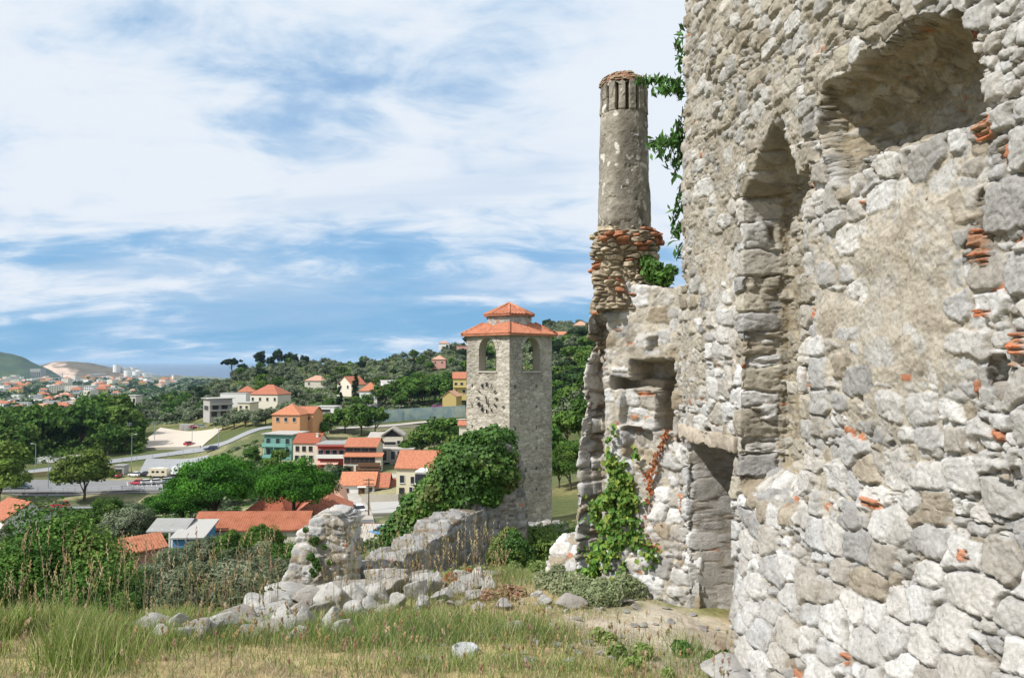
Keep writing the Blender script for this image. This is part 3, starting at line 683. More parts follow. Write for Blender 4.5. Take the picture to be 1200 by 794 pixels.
# ------------------------------------------------------------------ lower wall that carries the broken minaret
def line_map(origin, ang):
    """photo (px, py) -> (s, z) in the upright plane through origin along ang"""
    ca, sa = math.cos(ang), math.sin(ang)
    def f(px, py):
        sx, sz = ray(px, py)      # x = sx*Y ; ox+ca*s = sx*(oy+sa*s)
        s = (sx*origin[1]-origin[0])/(ca-sx*sa); Y = origin[1]+sa*s; return s, sz*Y
    return f
BO = (2.12, 8.95); BA = math.pi-R(38)      # from the big wall away to the left
fB = line_map(BO, BA)
def build_far_wall():
    # local frame: s along BA, thickness y: 0 is the far side ... we carve from the viewer side
    # viewer side normal in local coordinates is +y (left-hand turn), so outline runs y in [0, 0.75]
    def S(px, py): s, z = fB(px, py); return (s, z)
    outline = [S(800,335), S(783,338), S(760,335), S(735,330), S(712,338), S(694,348), S(689,372), S(686,420), S(681,480), S(678,540), S(676,600), S(679,650), S(676,700)]
    s_end = outline[-1][0]
    body = outline+[(s_end, -3.5), (-0.1, -3.5), (-0.1, outline[0][1])]
    mb = MB(); mb.prism(body, -0.72, 0.0)
    V, F, N = voxel_mesh(mb.v, mb.f, 0.0165)
    N = smooth_n(V, F, N, 4)
    s = V[:, 0]; z = V[:, 2]; y = V[:, 1]; P = V.copy()
    wob = fbm(P, 2.5, 3, 700)*0.03
    face = sstep(y, -0.30, -0.02)           # only the viewer's face is carved
    def box(px0, px1, py0, py1, d, soft=0.03):
        (a0, z0) = S(px1, py1); (a1, z1) = S(px0, py0)
        return d*sstep(s+wob, a0-soft, a0+soft)*sstep(s+wob, a1+soft, a1-soft)*sstep(z+wob, z0-soft, z0+soft)*sstep(z+wob, z1+soft, z1-soft)
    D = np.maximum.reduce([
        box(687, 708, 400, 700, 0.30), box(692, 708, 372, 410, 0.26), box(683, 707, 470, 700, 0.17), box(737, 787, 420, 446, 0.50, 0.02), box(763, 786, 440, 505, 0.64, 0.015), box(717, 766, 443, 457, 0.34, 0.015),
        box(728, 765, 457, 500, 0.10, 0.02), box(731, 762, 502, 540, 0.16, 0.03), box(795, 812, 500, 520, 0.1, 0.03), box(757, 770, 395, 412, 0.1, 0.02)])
    low = 0.12*sstep(z, -1.2, -2.8)
    V = V.copy(); V[:, 1] -= D*face*1.0; V[:, 1] += low*face
    V = V+N*(0.035*fbm(V, 1.6, 3, 710))[:, None]
    # normals after carving
    e1 = V[F[0][:, 2]]-V[F[0][:, 0]]; e2 = V[F[0][:, 3]]-V[F[0][:, 1]]; fn = np.cross(e1, e2)
    N2 = np.zeros_like(V)
    for k in range(4):
        for a in range(3): N2[:, a] += np.bincount(F[0][:, k], fn[:, a], len(V))
    N2 /= np.maximum(np.linalg.norm(N2, axis=1, keepdims=True), 1e-9)
    if (N2*N).sum(1).mean() < 0: N2 = -N2
    N2 = smooth_n(V, F, N2, 3)
    mo = -0.008+0.022*fbm(P, 1.1, 3, 715)+0.030*sstep(np.hypot(s-0.55, (z-0.4)*0.8), 0.75, 0.3)
    br = []
    for px, py, w, h in ((750,462,.30,.035),(740,490,.10,.03),(700,470,.12,.05),(697,405,.08,.03),(740,402,.14,.03),(705,432,.1,.03),(690,478,.10,.04),(742,505,.14,.03),(800,512,.2,.05),(697,366,.1,.03),(725,386,.1,.02)):
        a, zz = S(px, py); br.append((a-w/2, a+w/2, zz-h/2, zz+h/2, 0.03))
    h, c = stonefield(P, (0.24, 0.26, 0.17), 81, 0.95, mo, PAL, 1.0, br, 0.28)
    hb, cb_ = stonefield(P, (0.30, 0.30, 0.19), 83, 1.2, mo-0.04, PAL, 1.0, br, 0.05)
    q = s > S(706, 450)[0]; h = np.where(q, hb, h); c = np.where(q[:, None], cb_, c)
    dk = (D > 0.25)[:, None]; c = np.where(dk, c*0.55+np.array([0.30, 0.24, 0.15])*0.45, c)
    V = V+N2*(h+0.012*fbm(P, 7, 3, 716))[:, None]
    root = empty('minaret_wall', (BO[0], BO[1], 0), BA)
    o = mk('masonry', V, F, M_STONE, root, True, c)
    tag(root, 'lower broken wall with a window recess, joining the tall wall and carrying the round column', 'ruined wall')
build_far_wall()

# ------------------------------------------------------------------ broken minaret
def build_minaret():
    Yc = 9.77; cx = ray(732, 300)[0]*Yc
    zb = ray(732, 272)[1]*Yc; zt = ray(732, 96)[1]*Yc; zp = ray(732, 345)[1]*Yc
    root = empty('broken_minaret', (cx, Yc, zp-0.15)); z0 = zp-0.15
    tag(root, 'round stub of a minaret with slots near its broken top, standing on brick rubble', 'column')
    # shaft
    nt, nz = 420, 460; th = np.linspace(0, 2*math.pi, nt); zz = np.linspace(zb-0.06, zt, nz); T, Z = np.meshgrid(th, zz, indexing='ij'); T = T.ravel(); Z = Z.ravel()
    t = (Z-zb)/(zt-zb); r = 0.336-0.052*t
    P = np.stack([np.cos(T)*0.34, np.sin(T)*0.34, Z], 1).astype(np.float32)
    r = r+0.010*fbm(P, 3, 4, 720)+0.005*fbm(P, 16, 3, 721)-0.012*sstep(fbm(P, 7, 3, 722), 0.35, 0.7)
    k = 14; ph = (T*k/(2*math.pi)) % 1.0; slot = sstep(np.abs(ph-0.5), 0.19, 0.12)
    zs0 = ray(732, 136)[1]*Yc; zs1 = ray(732, 104)[1]*Yc
    sl = slot*sstep(Z, zs0-0.015, zs0+0.015)*sstep(Z, zs1+0.03, zs1-0.01); r = r-0.085*sl+0.012*sstep(Z, zs0-0.01, zs0+0.01)*(1-sl)
    base_r = sstep(Z, zb+0.14, zb); r = r-0.04*base_r*(fbm(P, 5, 3, 725) > 0)
    top = zt-0.06+0.07*fbm(P, 5, 3, 726); Zc = np.minimum(Z, top)
    V = np.stack([np.cos(T)*r, np.sin(T)*r, Zc-z0], 1)
    c = np.array([0.29, 0.265, 0.22])*(1+0.22*fbm(P, 2.2, 4, 730)+0.18*fbm(P, 11, 3, 731))[:, None]
    c = np.where((fbm(P, 13, 2, 733) > 0.62)[:, None], np.array([0.62, 0.60, 0.54]), c)
    c = c*(1-0.40*sstep(fbm(P*np.array([1, 1, .35], np.float32), 3.1, 3, 737), 0.0, 0.6)[:, None])
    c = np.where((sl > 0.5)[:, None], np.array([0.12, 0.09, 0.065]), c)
    mk('shaft', V, gridF(nt, nz)[:, ::-1], M_STONE, root, True, np.clip(c, 0.02, 0.8))
    # broken brick cap
    nz = 90; s = np.linspace(0, 1, nz); T, S_ = np.meshgrid(th, s, indexing='ij'); T = T.ravel(); S_ = S_.ravel()
    rr = 0.305*np.cos(S_*math.pi/2)**0.6; hz = 0.20*np.sin(S_*math.pi/2)
    P = np.stack([np.cos(T)*rr, np.sin(T)*rr, hz], 1).astype(np.float32)
    hz = hz*(0.75+0.5*fbm(P, 3, 3, 740))
    lay = np.floor(hz/0.03+0.6*fbm(P, 5, 2, 741)); fr = (hz/0.03+0.6*fbm(P, 5, 2, 741)) % 1
    q = _h(lay, np.floor(T*6+lay*0.5), lay*0, 3); rr = rr+0.035*(q-0.5)-0.02*(fr < 0.25)
    V = np.stack([np.cos(T)*rr, np.sin(T)*rr, zt-0.075+hz-z0], 1)
    c = np.array([0.38, 0.20, 0.12])*(1-q[:, None])+np.array([0.36, 0.30, 0.22])*q[:, None]; c = np.where((fr < 0.25)[:, None], c*0.6+0.08, c)
    mk('brick_cap', V, gridF(nt, nz)[:, ::-1], M_STONE, root, False, np.clip(c, 0.02, 0.8))
    # rubble pedestal of brick and flat stones, wider at its top
    nz = 240; zz = np.linspace(zp-0.2, zb+0.03, nz); T, Z = np.meshgrid(th, zz, indexing='ij'); T = T.ravel(); Z = Z.ravel()
    t = (Z-zp)/(zb-zp); ang = T
    r = 0.365+0.05*sstep(t, 0.1, 0.75)-0.07*sstep(t, 0.93, 1.0)+0.04*np.cos(ang*3+1)+0.03*np.cos(ang*5)
    P = np.stack([np.cos(T)*r, np.sin(T)*r, Z], 1).astype(np.float32)
    F_, E, bid, loc = cells(P+0.035*fbm(P, 4, 3, 744)[:, None], (0.15, 0.16, 0.062), 91, jit=0.42, wt=0.25, pn=3)
    q = idr(bid, 1); off = idr(bid, 2); s1 = sstep(E, 0.03, 0.3)
    r = r-0.05+0.06*s1+0.09*(off-0.5)*s1+0.03*fbm(P, 9, 3, 745)+0.06*fbm(P, 2.5, 2, 746)
    c = np.where((q < 0.16)[:, None], np.array([0.42, 0.19, 0.11]), np.where((q < 0.6)[:, None], np.array([0.47, 0.40, 0.29]), np.array([0.33, 0.28, 0.21])))
    c = c*(0.8+0.4*off)[:, None]*(0.5+0.5*s1)[:, None]+np.array([0.16, 0.12, 0.08])*0.5*(1-s1)[:, None]
    V = np.stack([np.cos(T)*r, np.sin(T)*r, Z-z0], 1)
    ctr = len(V); V = np.vstack([V, [[0, 0, zb+0.0-z0]]]); c = np.vstack([c, [[0.3, 0.25, 0.2]]])
    k2 = np.arange(nt-1)*nz+nz-1
    mk('rubble_base', V, [gridF(nt, nz)[:, ::-1], np.stack([k2, k2+nz, np.full(nt-1, ctr)], 1)], M_STONE, root, True, np.clip(c, 0.02, 0.8))
build_minaret()

# ------------------------------------------------------------------ freestanding ruins in the middle ground
def ruin(name, label, origin, ang, px_poly, thick, voxel, seed, cell=(0.30, 0.28, 0.19), mort=-0.004, zbase=-5.0, rough=0.06, pal=PAL, dark=1.0, closed=False):
    f = line_map(origin, ang); pts = [f(*p) for p in px_poly]
    if not closed: pts = pts+[(pts[-1][0], zbase), (pts[0][0], zbase)]
    mb = MB(); mb.prism(pts, -thick/2, thick/2)
    V, F, N = voxel_mesh(mb.v, mb.f, voxel); N = smooth_n(V, F, N, 4)
    V = V+N*(rough*fbm(V, 1.6, 3, seed+200))[:, None]
    d, c = stonefield(V, cell, seed, 1.0, mort+0.015*fbm(V, 1.2, 2, seed+7), pal, dark, (), 0.2)
    V = V+N*d[:, None]
    root = empty(name, (origin[0], origin[1], 0), ang); mk('masonry', V, F, M_STONE, root, True, c)
    return tag(root, label, 'ruined wall')
ruin('wall_stub', 'jagged stub of pale rubble wall left of the stepped wall, tapering into rocks', (-2.75, 10.9), R(-14),
     [(280,745),(290,722),(312,708),(318,694),(336,686),(345,672),(352,655),(358,630),(360,621),(371,617),(373,605),(383,596),(405,598),(413,612),(418,640)], 0.50, 0.017, 120, rough=0.10, pal=PAL*0.9, cell=(0.25,0.24,0.125))
PAL_SHADE = PAL*0.56  # shade put into the stone colour: palette darkened for the walls turned from the sun
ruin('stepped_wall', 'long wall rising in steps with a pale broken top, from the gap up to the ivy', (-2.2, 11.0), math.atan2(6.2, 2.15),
     [(419,667),(424,661),(452,652),(455,646),(478,640),(481,631),(503,624),(507,612),(520,608),(524,602),(548,596),(552,586)], 0.66, 0.023, 130, zbase=-5.5, pal=PAL_SHADE, cell=(0.25,0.24,0.12), rough=0.04)
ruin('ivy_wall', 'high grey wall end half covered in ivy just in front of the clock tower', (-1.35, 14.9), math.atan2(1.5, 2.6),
     [(534,600),(540,560),(556,545),(562,522),(580,516),(597,530),(604,560),(608,600)], 0.8, 0.03, 140, zbase=-6.0, pal=PAL_SHADE, cell=(0.25,0.24,0.125))
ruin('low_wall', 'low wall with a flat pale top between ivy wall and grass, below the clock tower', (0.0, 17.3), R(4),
     [(594,606),(606,609),(622,613),(640,612),(660,614),(664,621)], 0.8, 0.035, 150, zbase=-6.2, pal=PAL_SHADE, cell=(0.26,0.25,0.13))
ruin('broken_pier', 'short broken pier of pale stones at the left foot of the minaret wall', (0.80, 10.9), R(60),
     [(656,672),(662,650),(667,638),(676,629),(684,629),(688,640)], 0.45, 0.02, 160, zbase=-3.9, pal=PAL)
# ------------------------------------------------------------------ roofs of barrel tiles
M_TILE = mat('clay_tile', (0.43, 0.175, 0.10), 0.9, var=0.45, scale=3.0, base2=(0.36, 0.15, 0.09), spec=0.1, objrand=0.12)
M_TILE_D = mat('old_clay_tile', (0.33, 0.105, 0.06), 0.9, var=0.35, scale=2.0, base2=(0.24, 0.085, 0.055), spec=0.1)
M_TILE_P = mat('faded_clay_tile', (0.50, 0.30, 0.22), 0.9, var=0.3, scale=2.0, base2=(0.42, 0.24, 0.17), spec=0.1)
def slope(e0, e1, r0, r1, period=0.42, amp=0.05, rows=5, thick=0.10):
    """one roof plane: eave e0-e1, ridge r0-r1; tile columns run up the slope and stop at the hips"""
    e0, e1, r0, r1 = map(Vector, (e0, e1, r0, r1)); L = (e1-e0).length; d = (e1-e0)/L
    a = (r0-e0).dot(d); b = (r1-e0).dot(d); up = r0-e0-d*a; n = d.cross(up).normalized()
    if n.z < 0: n = -n
    ns = max(4, int(L/period*5)); V = []
    for i in range(ns+1):
        s = L*i/ns; tm = 1.0
        if a > 1e-4: tm = min(tm, s/a)
        if L-b > 1e-4: tm = min(tm, (L-s)/(L-b))
        tm = max(tm, 0.0); h = amp*abs(math.cos(math.pi*s/period))
        for j in range(rows+1):
            t = tm*j/rows; st = amp*0.35*(1-(j % 2)); V.append(e0+d*s+up*t+n*(h+st*0+0.01))
    V = np.array([tuple(v) for v in V]); k = len(V); F = gridF(ns+1, rows+1)
    return V, F
def roof(name, planes, m, parent, period=0.42, amp=0.05, under=0.12):
    Vs = []; Fs = []; k = 0
    for p in planes:
        V, F = slope(*p, period=period, amp=amp); Vs.append(V); Fs.append(F+k); k += len(V)
        q = np.array([tuple(Vector(v)-Vector((0, 0, under))) for v in p]); top = np.array([tuple(v) for v in p])
        Vs.append(np.vstack([q, top])); Fs.append(np.array([[k, k+1, k+3, k+2], [k, k+1, k+5, k+4], [k, k+2, k+6, k+4], [k+1, k+3, k+7, k+5]])); k += 8
    return mk(name, np.vstack(Vs), np.vstack(Fs), m, parent)
def ridge_caps(name, lines, m, parent, r=0.12):
    mb = MB()
    for a, b in lines: mb.tube(a, b, r, r, 8)
    return mb.build(name, m, parent, True)

# ------------------------------------------------------------------ the clock tower
M_DARK = mat('dark_metal', (0.035, 0.033, 0.032), 0.6, var=0.1)
def build_tower():
    S = 4.5; Yn = 54.0; xn = ray(597, 424)[0]*Yn
    ang = R(45.5)                                     # right face runs away at this angle
    c = Vector((xn, Yn, 0)); ux = Vector((math.cos(ang), math.sin(ang), 0)); uy = Vector((-math.sin(ang), math.cos(ang), 0))
    ctr = c+ux*S/2+uy*S/2
    zt = ray(597, 391)[1]*Yn; zb = -14.5; H_ = zt-zb
    root = empty('clock_tower', (ctr.x, ctr.y, zb), ang)
    tag(root, 'square stone clock tower with arched belfry openings and a two-tier orange tiled roof', 'clock tower')
    a0 = ray(572, 434.5)[1]*(Yn+1.6)-zb; spring = ray(572, 409)[1]*(Yn+1.6)-zb; rad = 0.86; h = S/2; TH = 0.62
    st = 0.042
    ng = int(S/st)+1; nz = int(H_/st)+1; g = np.linspace(-h, h, ng); zz = np.linspace(0, H_, nz)
    G, Z = np.meshgrid(g, zz, indexing='ij'); G = G.ravel(); Z = Z.ravel()
    def inhole(x, z, m=0.0):
        return (np.abs(x) < rad+m) & (z > a0-m) & ((z < spring) | (x*x+(z-spring)**2 < (rad+m)**2))
    Vs = []; Fs = []; Cs = []; k = 0
    for q in range(4):
        ca, sa = math.cos(q*math.pi/2), math.sin(q*math.pi/2)
        P = np.stack([G+q*S, np.zeros_like(G), Z], 1)
        d, col = stonefield(P.astype(np.float32)*np.array([1, 1, 1], np.float32), (0.42, 0.3, 0.24), 170+q, 0.95, -0.014+0.012*fbm(P.astype(np.float32), 0.5, 3, 171), PAL*np.array([0.96, 0.91, 0.82], np.float32), 1.0, (), 0.18, mcol=(0.40, 0.36, 0.29))
        pm = col.mean(0, keepdims=True); pm = pm/pm.mean()*col.mean(1, keepdims=True); col = (col*.5+pm*.5); col = col*.62+col.mean(0, keepdims=True)*.38
        # stains: a sooty patch under the belfry on the right, lichen elsewhere
        s_ = sstep(fbm(P.astype(np.float32), 0.35, 4, 180), 0.0, 0.6)[:, None]; col = col*(1-0.22*s_)
        if q == 1: pass
        # putlog holes
        hl = _h(np.floor(G/1.1), np.floor(Z/1.5), G*0+q, 9); fx = (G/1.1) % 1-0.5; fz = (Z/1.5) % 1-0.5
        ph = (hl > 0.45) & (np.abs(fx) < 0.085) & (np.abs(fz) < 0.075) & (Z < a0-0.4); d = np.where(ph, -0.16, d); col = np.where(ph[:, None], 0.06, col)
        ee = sstep(np.abs(G), h-0.05, h-0.0); d = d*(1-ee)-0.01*ee
        x = G; y = -h-d; V = np.stack([x*ca-y*sa, x*sa+y*ca, Z], 1)
        F = gridF(ng, nz); cx = G[F].mean(1); cz = Z[F].mean(1); F = F[~inhole(cx, cz, 0.03)]
        Vs.append(V); Fs.append(F+k); Cs.append(col); k += len(V)
    o = mk('walls', np.vstack(Vs), np.vstack(Fs), M_TSTONE, root, True, np.vstack(Cs))
    # arch reveals, inner chamber
    mb = MB()
    arc = [(-rad, a0)]+[(-rad*math.cos(t), spring+rad*math.sin(t)) for t in np.linspace(0, math.pi, 15)]+[(rad, a0)]
    for q in range(4):
        m4 = Matrix.Rotation(q*math.pi/2, 4, 'Z')
        for i in range(len(arc)):
            (x0, z0), (x1, z1) = arc[i], arc[(i+1) % len(arc)]
            p = [m4@Vector(v) for v in ((x0, -h-0.015, z0), (x1, -h-0.015, z1), (x1, -h+TH, z1), (x0, -h+TH, z0))]
            mb.add(p, [(0, 1, 2, 3)])
        # inner wall with the same opening
        hi = h-TH; cz1 = H_-0.05; cz0 = a0-0.02
        n = len(arc)
        for i in range(n-1):
            (x0, z0), (x1, z1) = arc[i], arc[i+1]
            ox0 = -hi if i == 0 else (x0/rad*hi); ox1 = hi if i == n-2 else (x1/rad*hi)
            oz0 = z0 if (i == 0) else cz1; oz1 = z1 if (i == n-2) else cz1
            if i == 0: pts = ((-hi, z0), (x0, z0), (x1, z1), (-hi, cz1))
            elif i == n-2: pts = ((x0, z0), (x1, z1), (hi, z1), (hi, cz1))
            else: pts = ((x0, z0), (x1, z1), (ox1, cz1), (ox0, cz1))
            p = [m4@Vector((a, -h+TH, b)) for a, b in pts]; mb.add(p, [(0, 1, 2, 3)])
    hi = h-TH
    mb.add([(-hi,-hi,a0-0.01),(hi,-hi,a0-0.01),(hi,hi,a0-0.01),(-hi,hi,a0-0.01),(-hi,-hi,H_-0.06),(hi,-hi,H_-0.06),(hi,hi,H_-0.06),(-hi,hi,H_-0.06)], [(0,1,2,3),(7,6,5,4)])
    mb.build('belfry_lining', mat('belfry_stone', (0.42, 0.38, 0.31), 0.95, var=0.3, scale=2.5, bump=0.5, bscale=6, bdist=0.05), root)
    # voussoirs round the openings
    for q in range(4):
        mb = MB()
        m4 = Matrix.Rotation(q*math.pi/2, 4, 'Z')
        ts = np.linspace(0, math.pi, 14)
        for t0, t1 in zip(ts[:-1], ts[1:]):
            t0 += 0.012; t1 -= 0.012; pr = -h-0.035-0.012*random.random(); ro = rad+0.27+0.05*random.random()
            pts = [(-(r_)*math.cos(t), spring+r_*math.sin(t)) for r_, t in ((rad-0.01, t0), (ro, t0), (ro, t1), (rad-0.01, t1))]
            p = [m4@Vector((a, pr, b)) for a, b in pts]+[m4@Vector((a, -h+0.1, b)) for a, b in pts]
            mb.add(p, [(0,1,2,3),(7,6,5,4),(0,4,5,1),(1,5,6,2),(2,6,7,3),(3,7,4,0)])
        mb.build('arch_surround', mat('arch_stone', (0.46, 0.42, 0.35), 0.95, var=0.3, scale=3), root); mb = MB()
        p0 = [(-rad-0.12, a0-0.12), (rad+0.12, a0-0.12), (rad+0.12, a0-0.005), (-rad-0.12, a0-0.005)]
        p = [m4@Vector((a, -h-0.07, b)) for a, b in p0]+[m4@Vector((a, -h+0.3, b)) for a, b in p0]
        mb.add(p, [(0,1,2,3),(7,6,5,4),(0,4,5,1),(1,5,6,2),(2,6,7,3),(3,7,4,0)])
        mb.build('sill', MATS['arch_stone'], root)
    # skirt roof, drum, cap roof
    mb = MB(); mb.box(-h-0.12, h+0.12, -h-0.12, h+0.12, H_-0.12, H_+0.04); mb.build('cornice', mat('cornice_stone', (0.50, 0.45, 0.37), 0.95, var=0.25, scale=3), root)
    e = h+0.30; ze = H_+0.04; zr = H_+0.88; i = 1.35
    cs = [(-e, -e), (e, -e), (e, e), (-e, e)]; ci = [(-i, -i), (i, -i), (i, i), (-i, i)]
    pl = []
    for a in range(4):
        b = (a+1) % 4; pl.append(((*cs[a], ze), (*cs[b], ze), (*ci[a], zr), (*ci[b], zr)))
    roof('lower_roof', pl, M_TILE, root, period=0.25, amp=0.06)
    for a in range(4): ridge_caps('hip_tiles', [((*cs[a], ze+0.05), (*ci[a], zr+0.05))], M_TILE, root, 0.09)
    n = 8; rd = 1.68; zd1 = zr+0.62; nt = 220; nzd = 40
    T = np.linspace(0, 2*math.pi, nt); Zd = np.linspace(H_+0.3, zd1, nzd); TT, ZZ = np.meshgrid(T, Zd, indexing='ij'); TT = TT.ravel(); ZZ = ZZ.ravel()
    oc = rd*math.cos(math.pi/8)/np.cos(((TT) % (math.pi/4))-math.pi/8)
    P = np.stack([TT*rd, TT*0, ZZ], 1); dd, cc = stonefield(P, (0.36, 0.3, 0.2), 190, 0.7, -0.004, np.vstack([PAL*0.8, [[0.45, 0.25, 0.18]]]), 1.0, (), 0.15)
    rr = oc+dd; mk('drum', np.stack([rr*np.cos(TT), rr*np.sin(TT), ZZ], 1), gridF(nt, nzd)[:, ::-1], M_TSTONE, root, True, cc)
    e = rd+0.22; za = zd1+0.88; pl = []; hp = []
    for a in range(8):
        p0 = (e*math.cos(a*math.pi/4), e*math.sin(a*math.pi/4), zd1); p1 = (e*math.cos((a+1)*math.pi/4), e*math.sin((a+1)*math.pi/4), zd1)
        pl.append((p0, p1, (0, 0, za), (0, 0, za))); hp.append(((p0[0], p0[1], zd1+0.05), (0, 0, za+0.05)))
    roof('upper_roof', pl, M_TILE, root, period=0.25, amp=0.05); ridge_caps('hip_tiles', hp, M_TILE, root, 0.075)
    mb = MB(); mb.tube((0, 0, zd1-0.08), (0, 0, zd1+0.0), rd+0.1, rd+0.16, 8); mb.build('cornice', MATS['cornice_stone'], root)
    # clock on the left face (normal is local -x): numerals and hands straight on the stone
    zc = ray(570, 466)[1]*(Yn+1.5)-zb; yc = -0.03     # along local y
    X0 = -h-0.12
    def stroke(mb, pts, w, x0=X0, th=0.05):
        (a0_, b0_), (a1_, b1_) = pts; d = Vector((a1_-a0_, b1_-b0_)).normalized(); n = Vector((-d.y, d.x))*w/2
        q = [(a0_+n.x, b0_+n.y), (a1_+n.x, b1_+n.y), (a1_-n.x, b1_-n.y), (a0_-n.x, b0_-n.y)]
        p = [(x0, yc-a, zc+b) for a, b in q]+[(x0+th, yc-a, zc+b) for a, b in q]
        mb.add(p, [(0,1,2,3),(7,6,5,4),(0,4,5,1),(1,5,6,2),(2,6,7,3),(3,7,4,0)])
    num = ['XII', 'I', 'II', 'III', 'IV', 'V', 'VI', 'VII', 'VIII', 'IX', 'X', 'XI']; gw = {'I': 0.052, 'V': 0.10, 'X': 0.10}
    for i, tx in enumerate(num):
        th = i*math.pi/6; ro = 1.10; hh = 0.28; wd = sum(gw[ch] for ch in tx); x = -wd/2
        dial = MB()
        def T_(u, v):      # u sideways, v outwards from the centre
            rr_ = ro-hh+v; return (rr_*math.sin(th)+u*math.cos(th), rr_*math.cos(th)-u*math.sin(th))
        for ch in tx:
            w = gw[ch]
            if ch == 'I': stroke(dial, (T_(x+w/2, 0), T_(x+w/2, hh)), 0.036)
            if ch == 'V': stroke(dial, (T_(x+0.015, hh), T_(x+w/2, 0)), 0.028); stroke(dial, (T_(x+w-0.015, hh), T_(x+w/2, 0)), 0.018)
            if ch == 'X': stroke(dial, (T_(x+0.015, hh), T_(x+w-0.015, 0)), 0.028); stroke(dial, (T_(x+0.015, 0), T_(x+w-0.015, hh)), 0.018)
            x += w
        dial.build('numeral', M_DARK, root)
    hb = MB(); stroke(hb, ((-0.02, 0.10), (0.08, -0.46)), 0.09, X0-0.05, 0.04); hb.build('hour_hand', M_DARK, root)
    hb = MB(); stroke(hb, ((-0.05, 0.12), (0.34, -0.70)), 0.045, X0-0.09, 0.03); hb.build('minute_hand', M_DARK, root)
build_tower()
# ------------------------------------------------------------------ leaves, crowns, trees
def unit(v): return v/np.maximum(np.linalg.norm(v, axis=-1, keepdims=True), 1e-9)
def leaf_quads(P, N, size, aspect=1.6, fold=0.25, g=None, droop=None):
    """one folded pointed leaf per point: 4 vertices, 2 triangles"""
    g = g or rng; n = len(P); t = g.normal(size=(n, 3)); 
    if droop is not None: t = t*0.45+np.array([0, 0, -droop])
    N = unit(N); T = unit(t-N*(t*N).sum(1, keepdims=True)); B = np.cross(N, T); s = np.asarray(size).reshape(-1, 1)*np.ones((n, 1))
    a = P-T*s*0.5*aspect; b = P+T*s*0.5*aspect; l = P-B*s*0.5+N*s*fold; r = P+B*s*0.5+N*s*fold
    V = np.stack([a, l, b, r], 1).reshape(-1, 3); k = np.arange(n)*4
    return V, np.concatenate([np.stack([k, k+1, k+2], 1), np.stack([k, k+2, k+3], 1)])
def clump_crown(ncl, rad, nleaf, leaf, cols, seed, shape='round', cr=0.30, inner=0.35, aspect=1.5):
    g = np.random.default_rng(seed); rx, ry, rz = rad
    d = unit(g.normal(size=(ncl, 3)))
    if shape == 'round': d[:, 2] = np.where(d[:, 2] < -0.35, -d[:, 2], d[:, 2])
    if shape == 'umbrella': d[:, 2] = np.abs(d[:, 2])*0.9-0.12
    if shape == 'cone': d[:, 2] = g.uniform(-1, 1, ncl)
    rr = inner+(1-inner)*g.uniform(0, 1, ncl)**0.45; rr *= 1+0.16*g.normal(size=ncl)
    C = d*rr[:, None]
    if shape == 'cone': z = C[:, 2]; w = np.clip(1-(z+0.1)**2*0.85, 0.06, 1)*np.where(z > 0, 1-0.75*z, 1); th = g.uniform(0, 6.28, ncl); q = g.uniform(0.3, 1, ncl)**0.5; C = np.stack([np.cos(th)*q*w, np.sin(th)*q*w, z], 1)
    C = C*np.array([rx, ry, rz]); R0 = cr*min(rx, rz*1.3)*(0.6+0.8*g.uniform(size=ncl))
    i = g.integers(0, ncl, nleaf); o = unit(g.normal(size=(nleaf, 3)))*(g.uniform(0, 1, nleaf)**0.4)[:, None]*R0[i][:, None]
    o[:, 2] *= 0.75 if shape != 'umbrella' else 0.55
    P = C[i]+o; N = unit(unit(o)*1.0+unit(C[i]/np.array([rx, ry, rz]))*0.6+g.normal(size=(nleaf, 3))*0.75+np.array([0, 0, 0.25]))
    V, F = leaf_quads(P, N, leaf*(0.6+0.8*g.uniform(size=nleaf)), aspect, 0.18, g)
    cc = np.array(cols); ci = g.integers(0, len(cols), ncl); base = cc[ci]*(0.85+0.3*g.uniform(size=ncl))[:, None]
    c = base[i]*(0.8+0.4*g.uniform(size=nleaf))[:, None]
    return V, F, np.repeat(c, 4, 0), C
def trunk_mesh(name, h, r, parent, seed, crown_c=None, nb=6, lean=0.1, z0=-0.8):
    g = random.Random(seed); mb = MB(); p = Vector((0, 0, z0)); rr = r; pts = [p]
    k = 5
    for i in range(k):
        q = p+Vector((g.uniform(-1, 1)*lean*h/k, g.uniform(-1, 1)*lean*h/k, (h-z0)/k)); r2 = r*(1-0.45*(i+1)/k)
        mb.tube(p, q, rr, r2, 8, i == 0); p = q; rr = r2; pts.append(p)
    if crown_c is not None:
        for j in range(nb):
            t = Vector(crown_c[g.randrange(len(crown_c))]); s = pts[g.choice([3, 4, 5])]; m = s.lerp(t, 0.5)+Vector((0, 0, -0.05*h))
            mb.tube(s, m, r*0.42, r*0.25, 6, False); mb.tube(m, t, r*0.25, r*0.07, 6, False)
    return mb.build(name, M_BARK, parent, True)
OLIVE = [(0.145, 0.18, 0.10), (0.18, 0.215, 0.13), (0.10, 0.135, 0.07), (0.21, 0.245, 0.155)]
BROAD = [(0.060, 0.13, 0.022), (0.085, 0.165, 0.028), (0.045, 0.10, 0.018), (0.11, 0.18, 0.035)]
YELL = [(0.12, 0.18, 0.03), (0.15, 0.21, 0.04), (0.09, 0.15, 0.025)]
PINE = [(0.050, 0.16, 0.015), (0.070, 0.20, 0.02), (0.035, 0.11, 0.014)]
DARKG = [(0.022, 0.045, 0.018), (0.030, 0.060, 0.022), (0.018, 0.036, 0.014)]
PROTO = {}
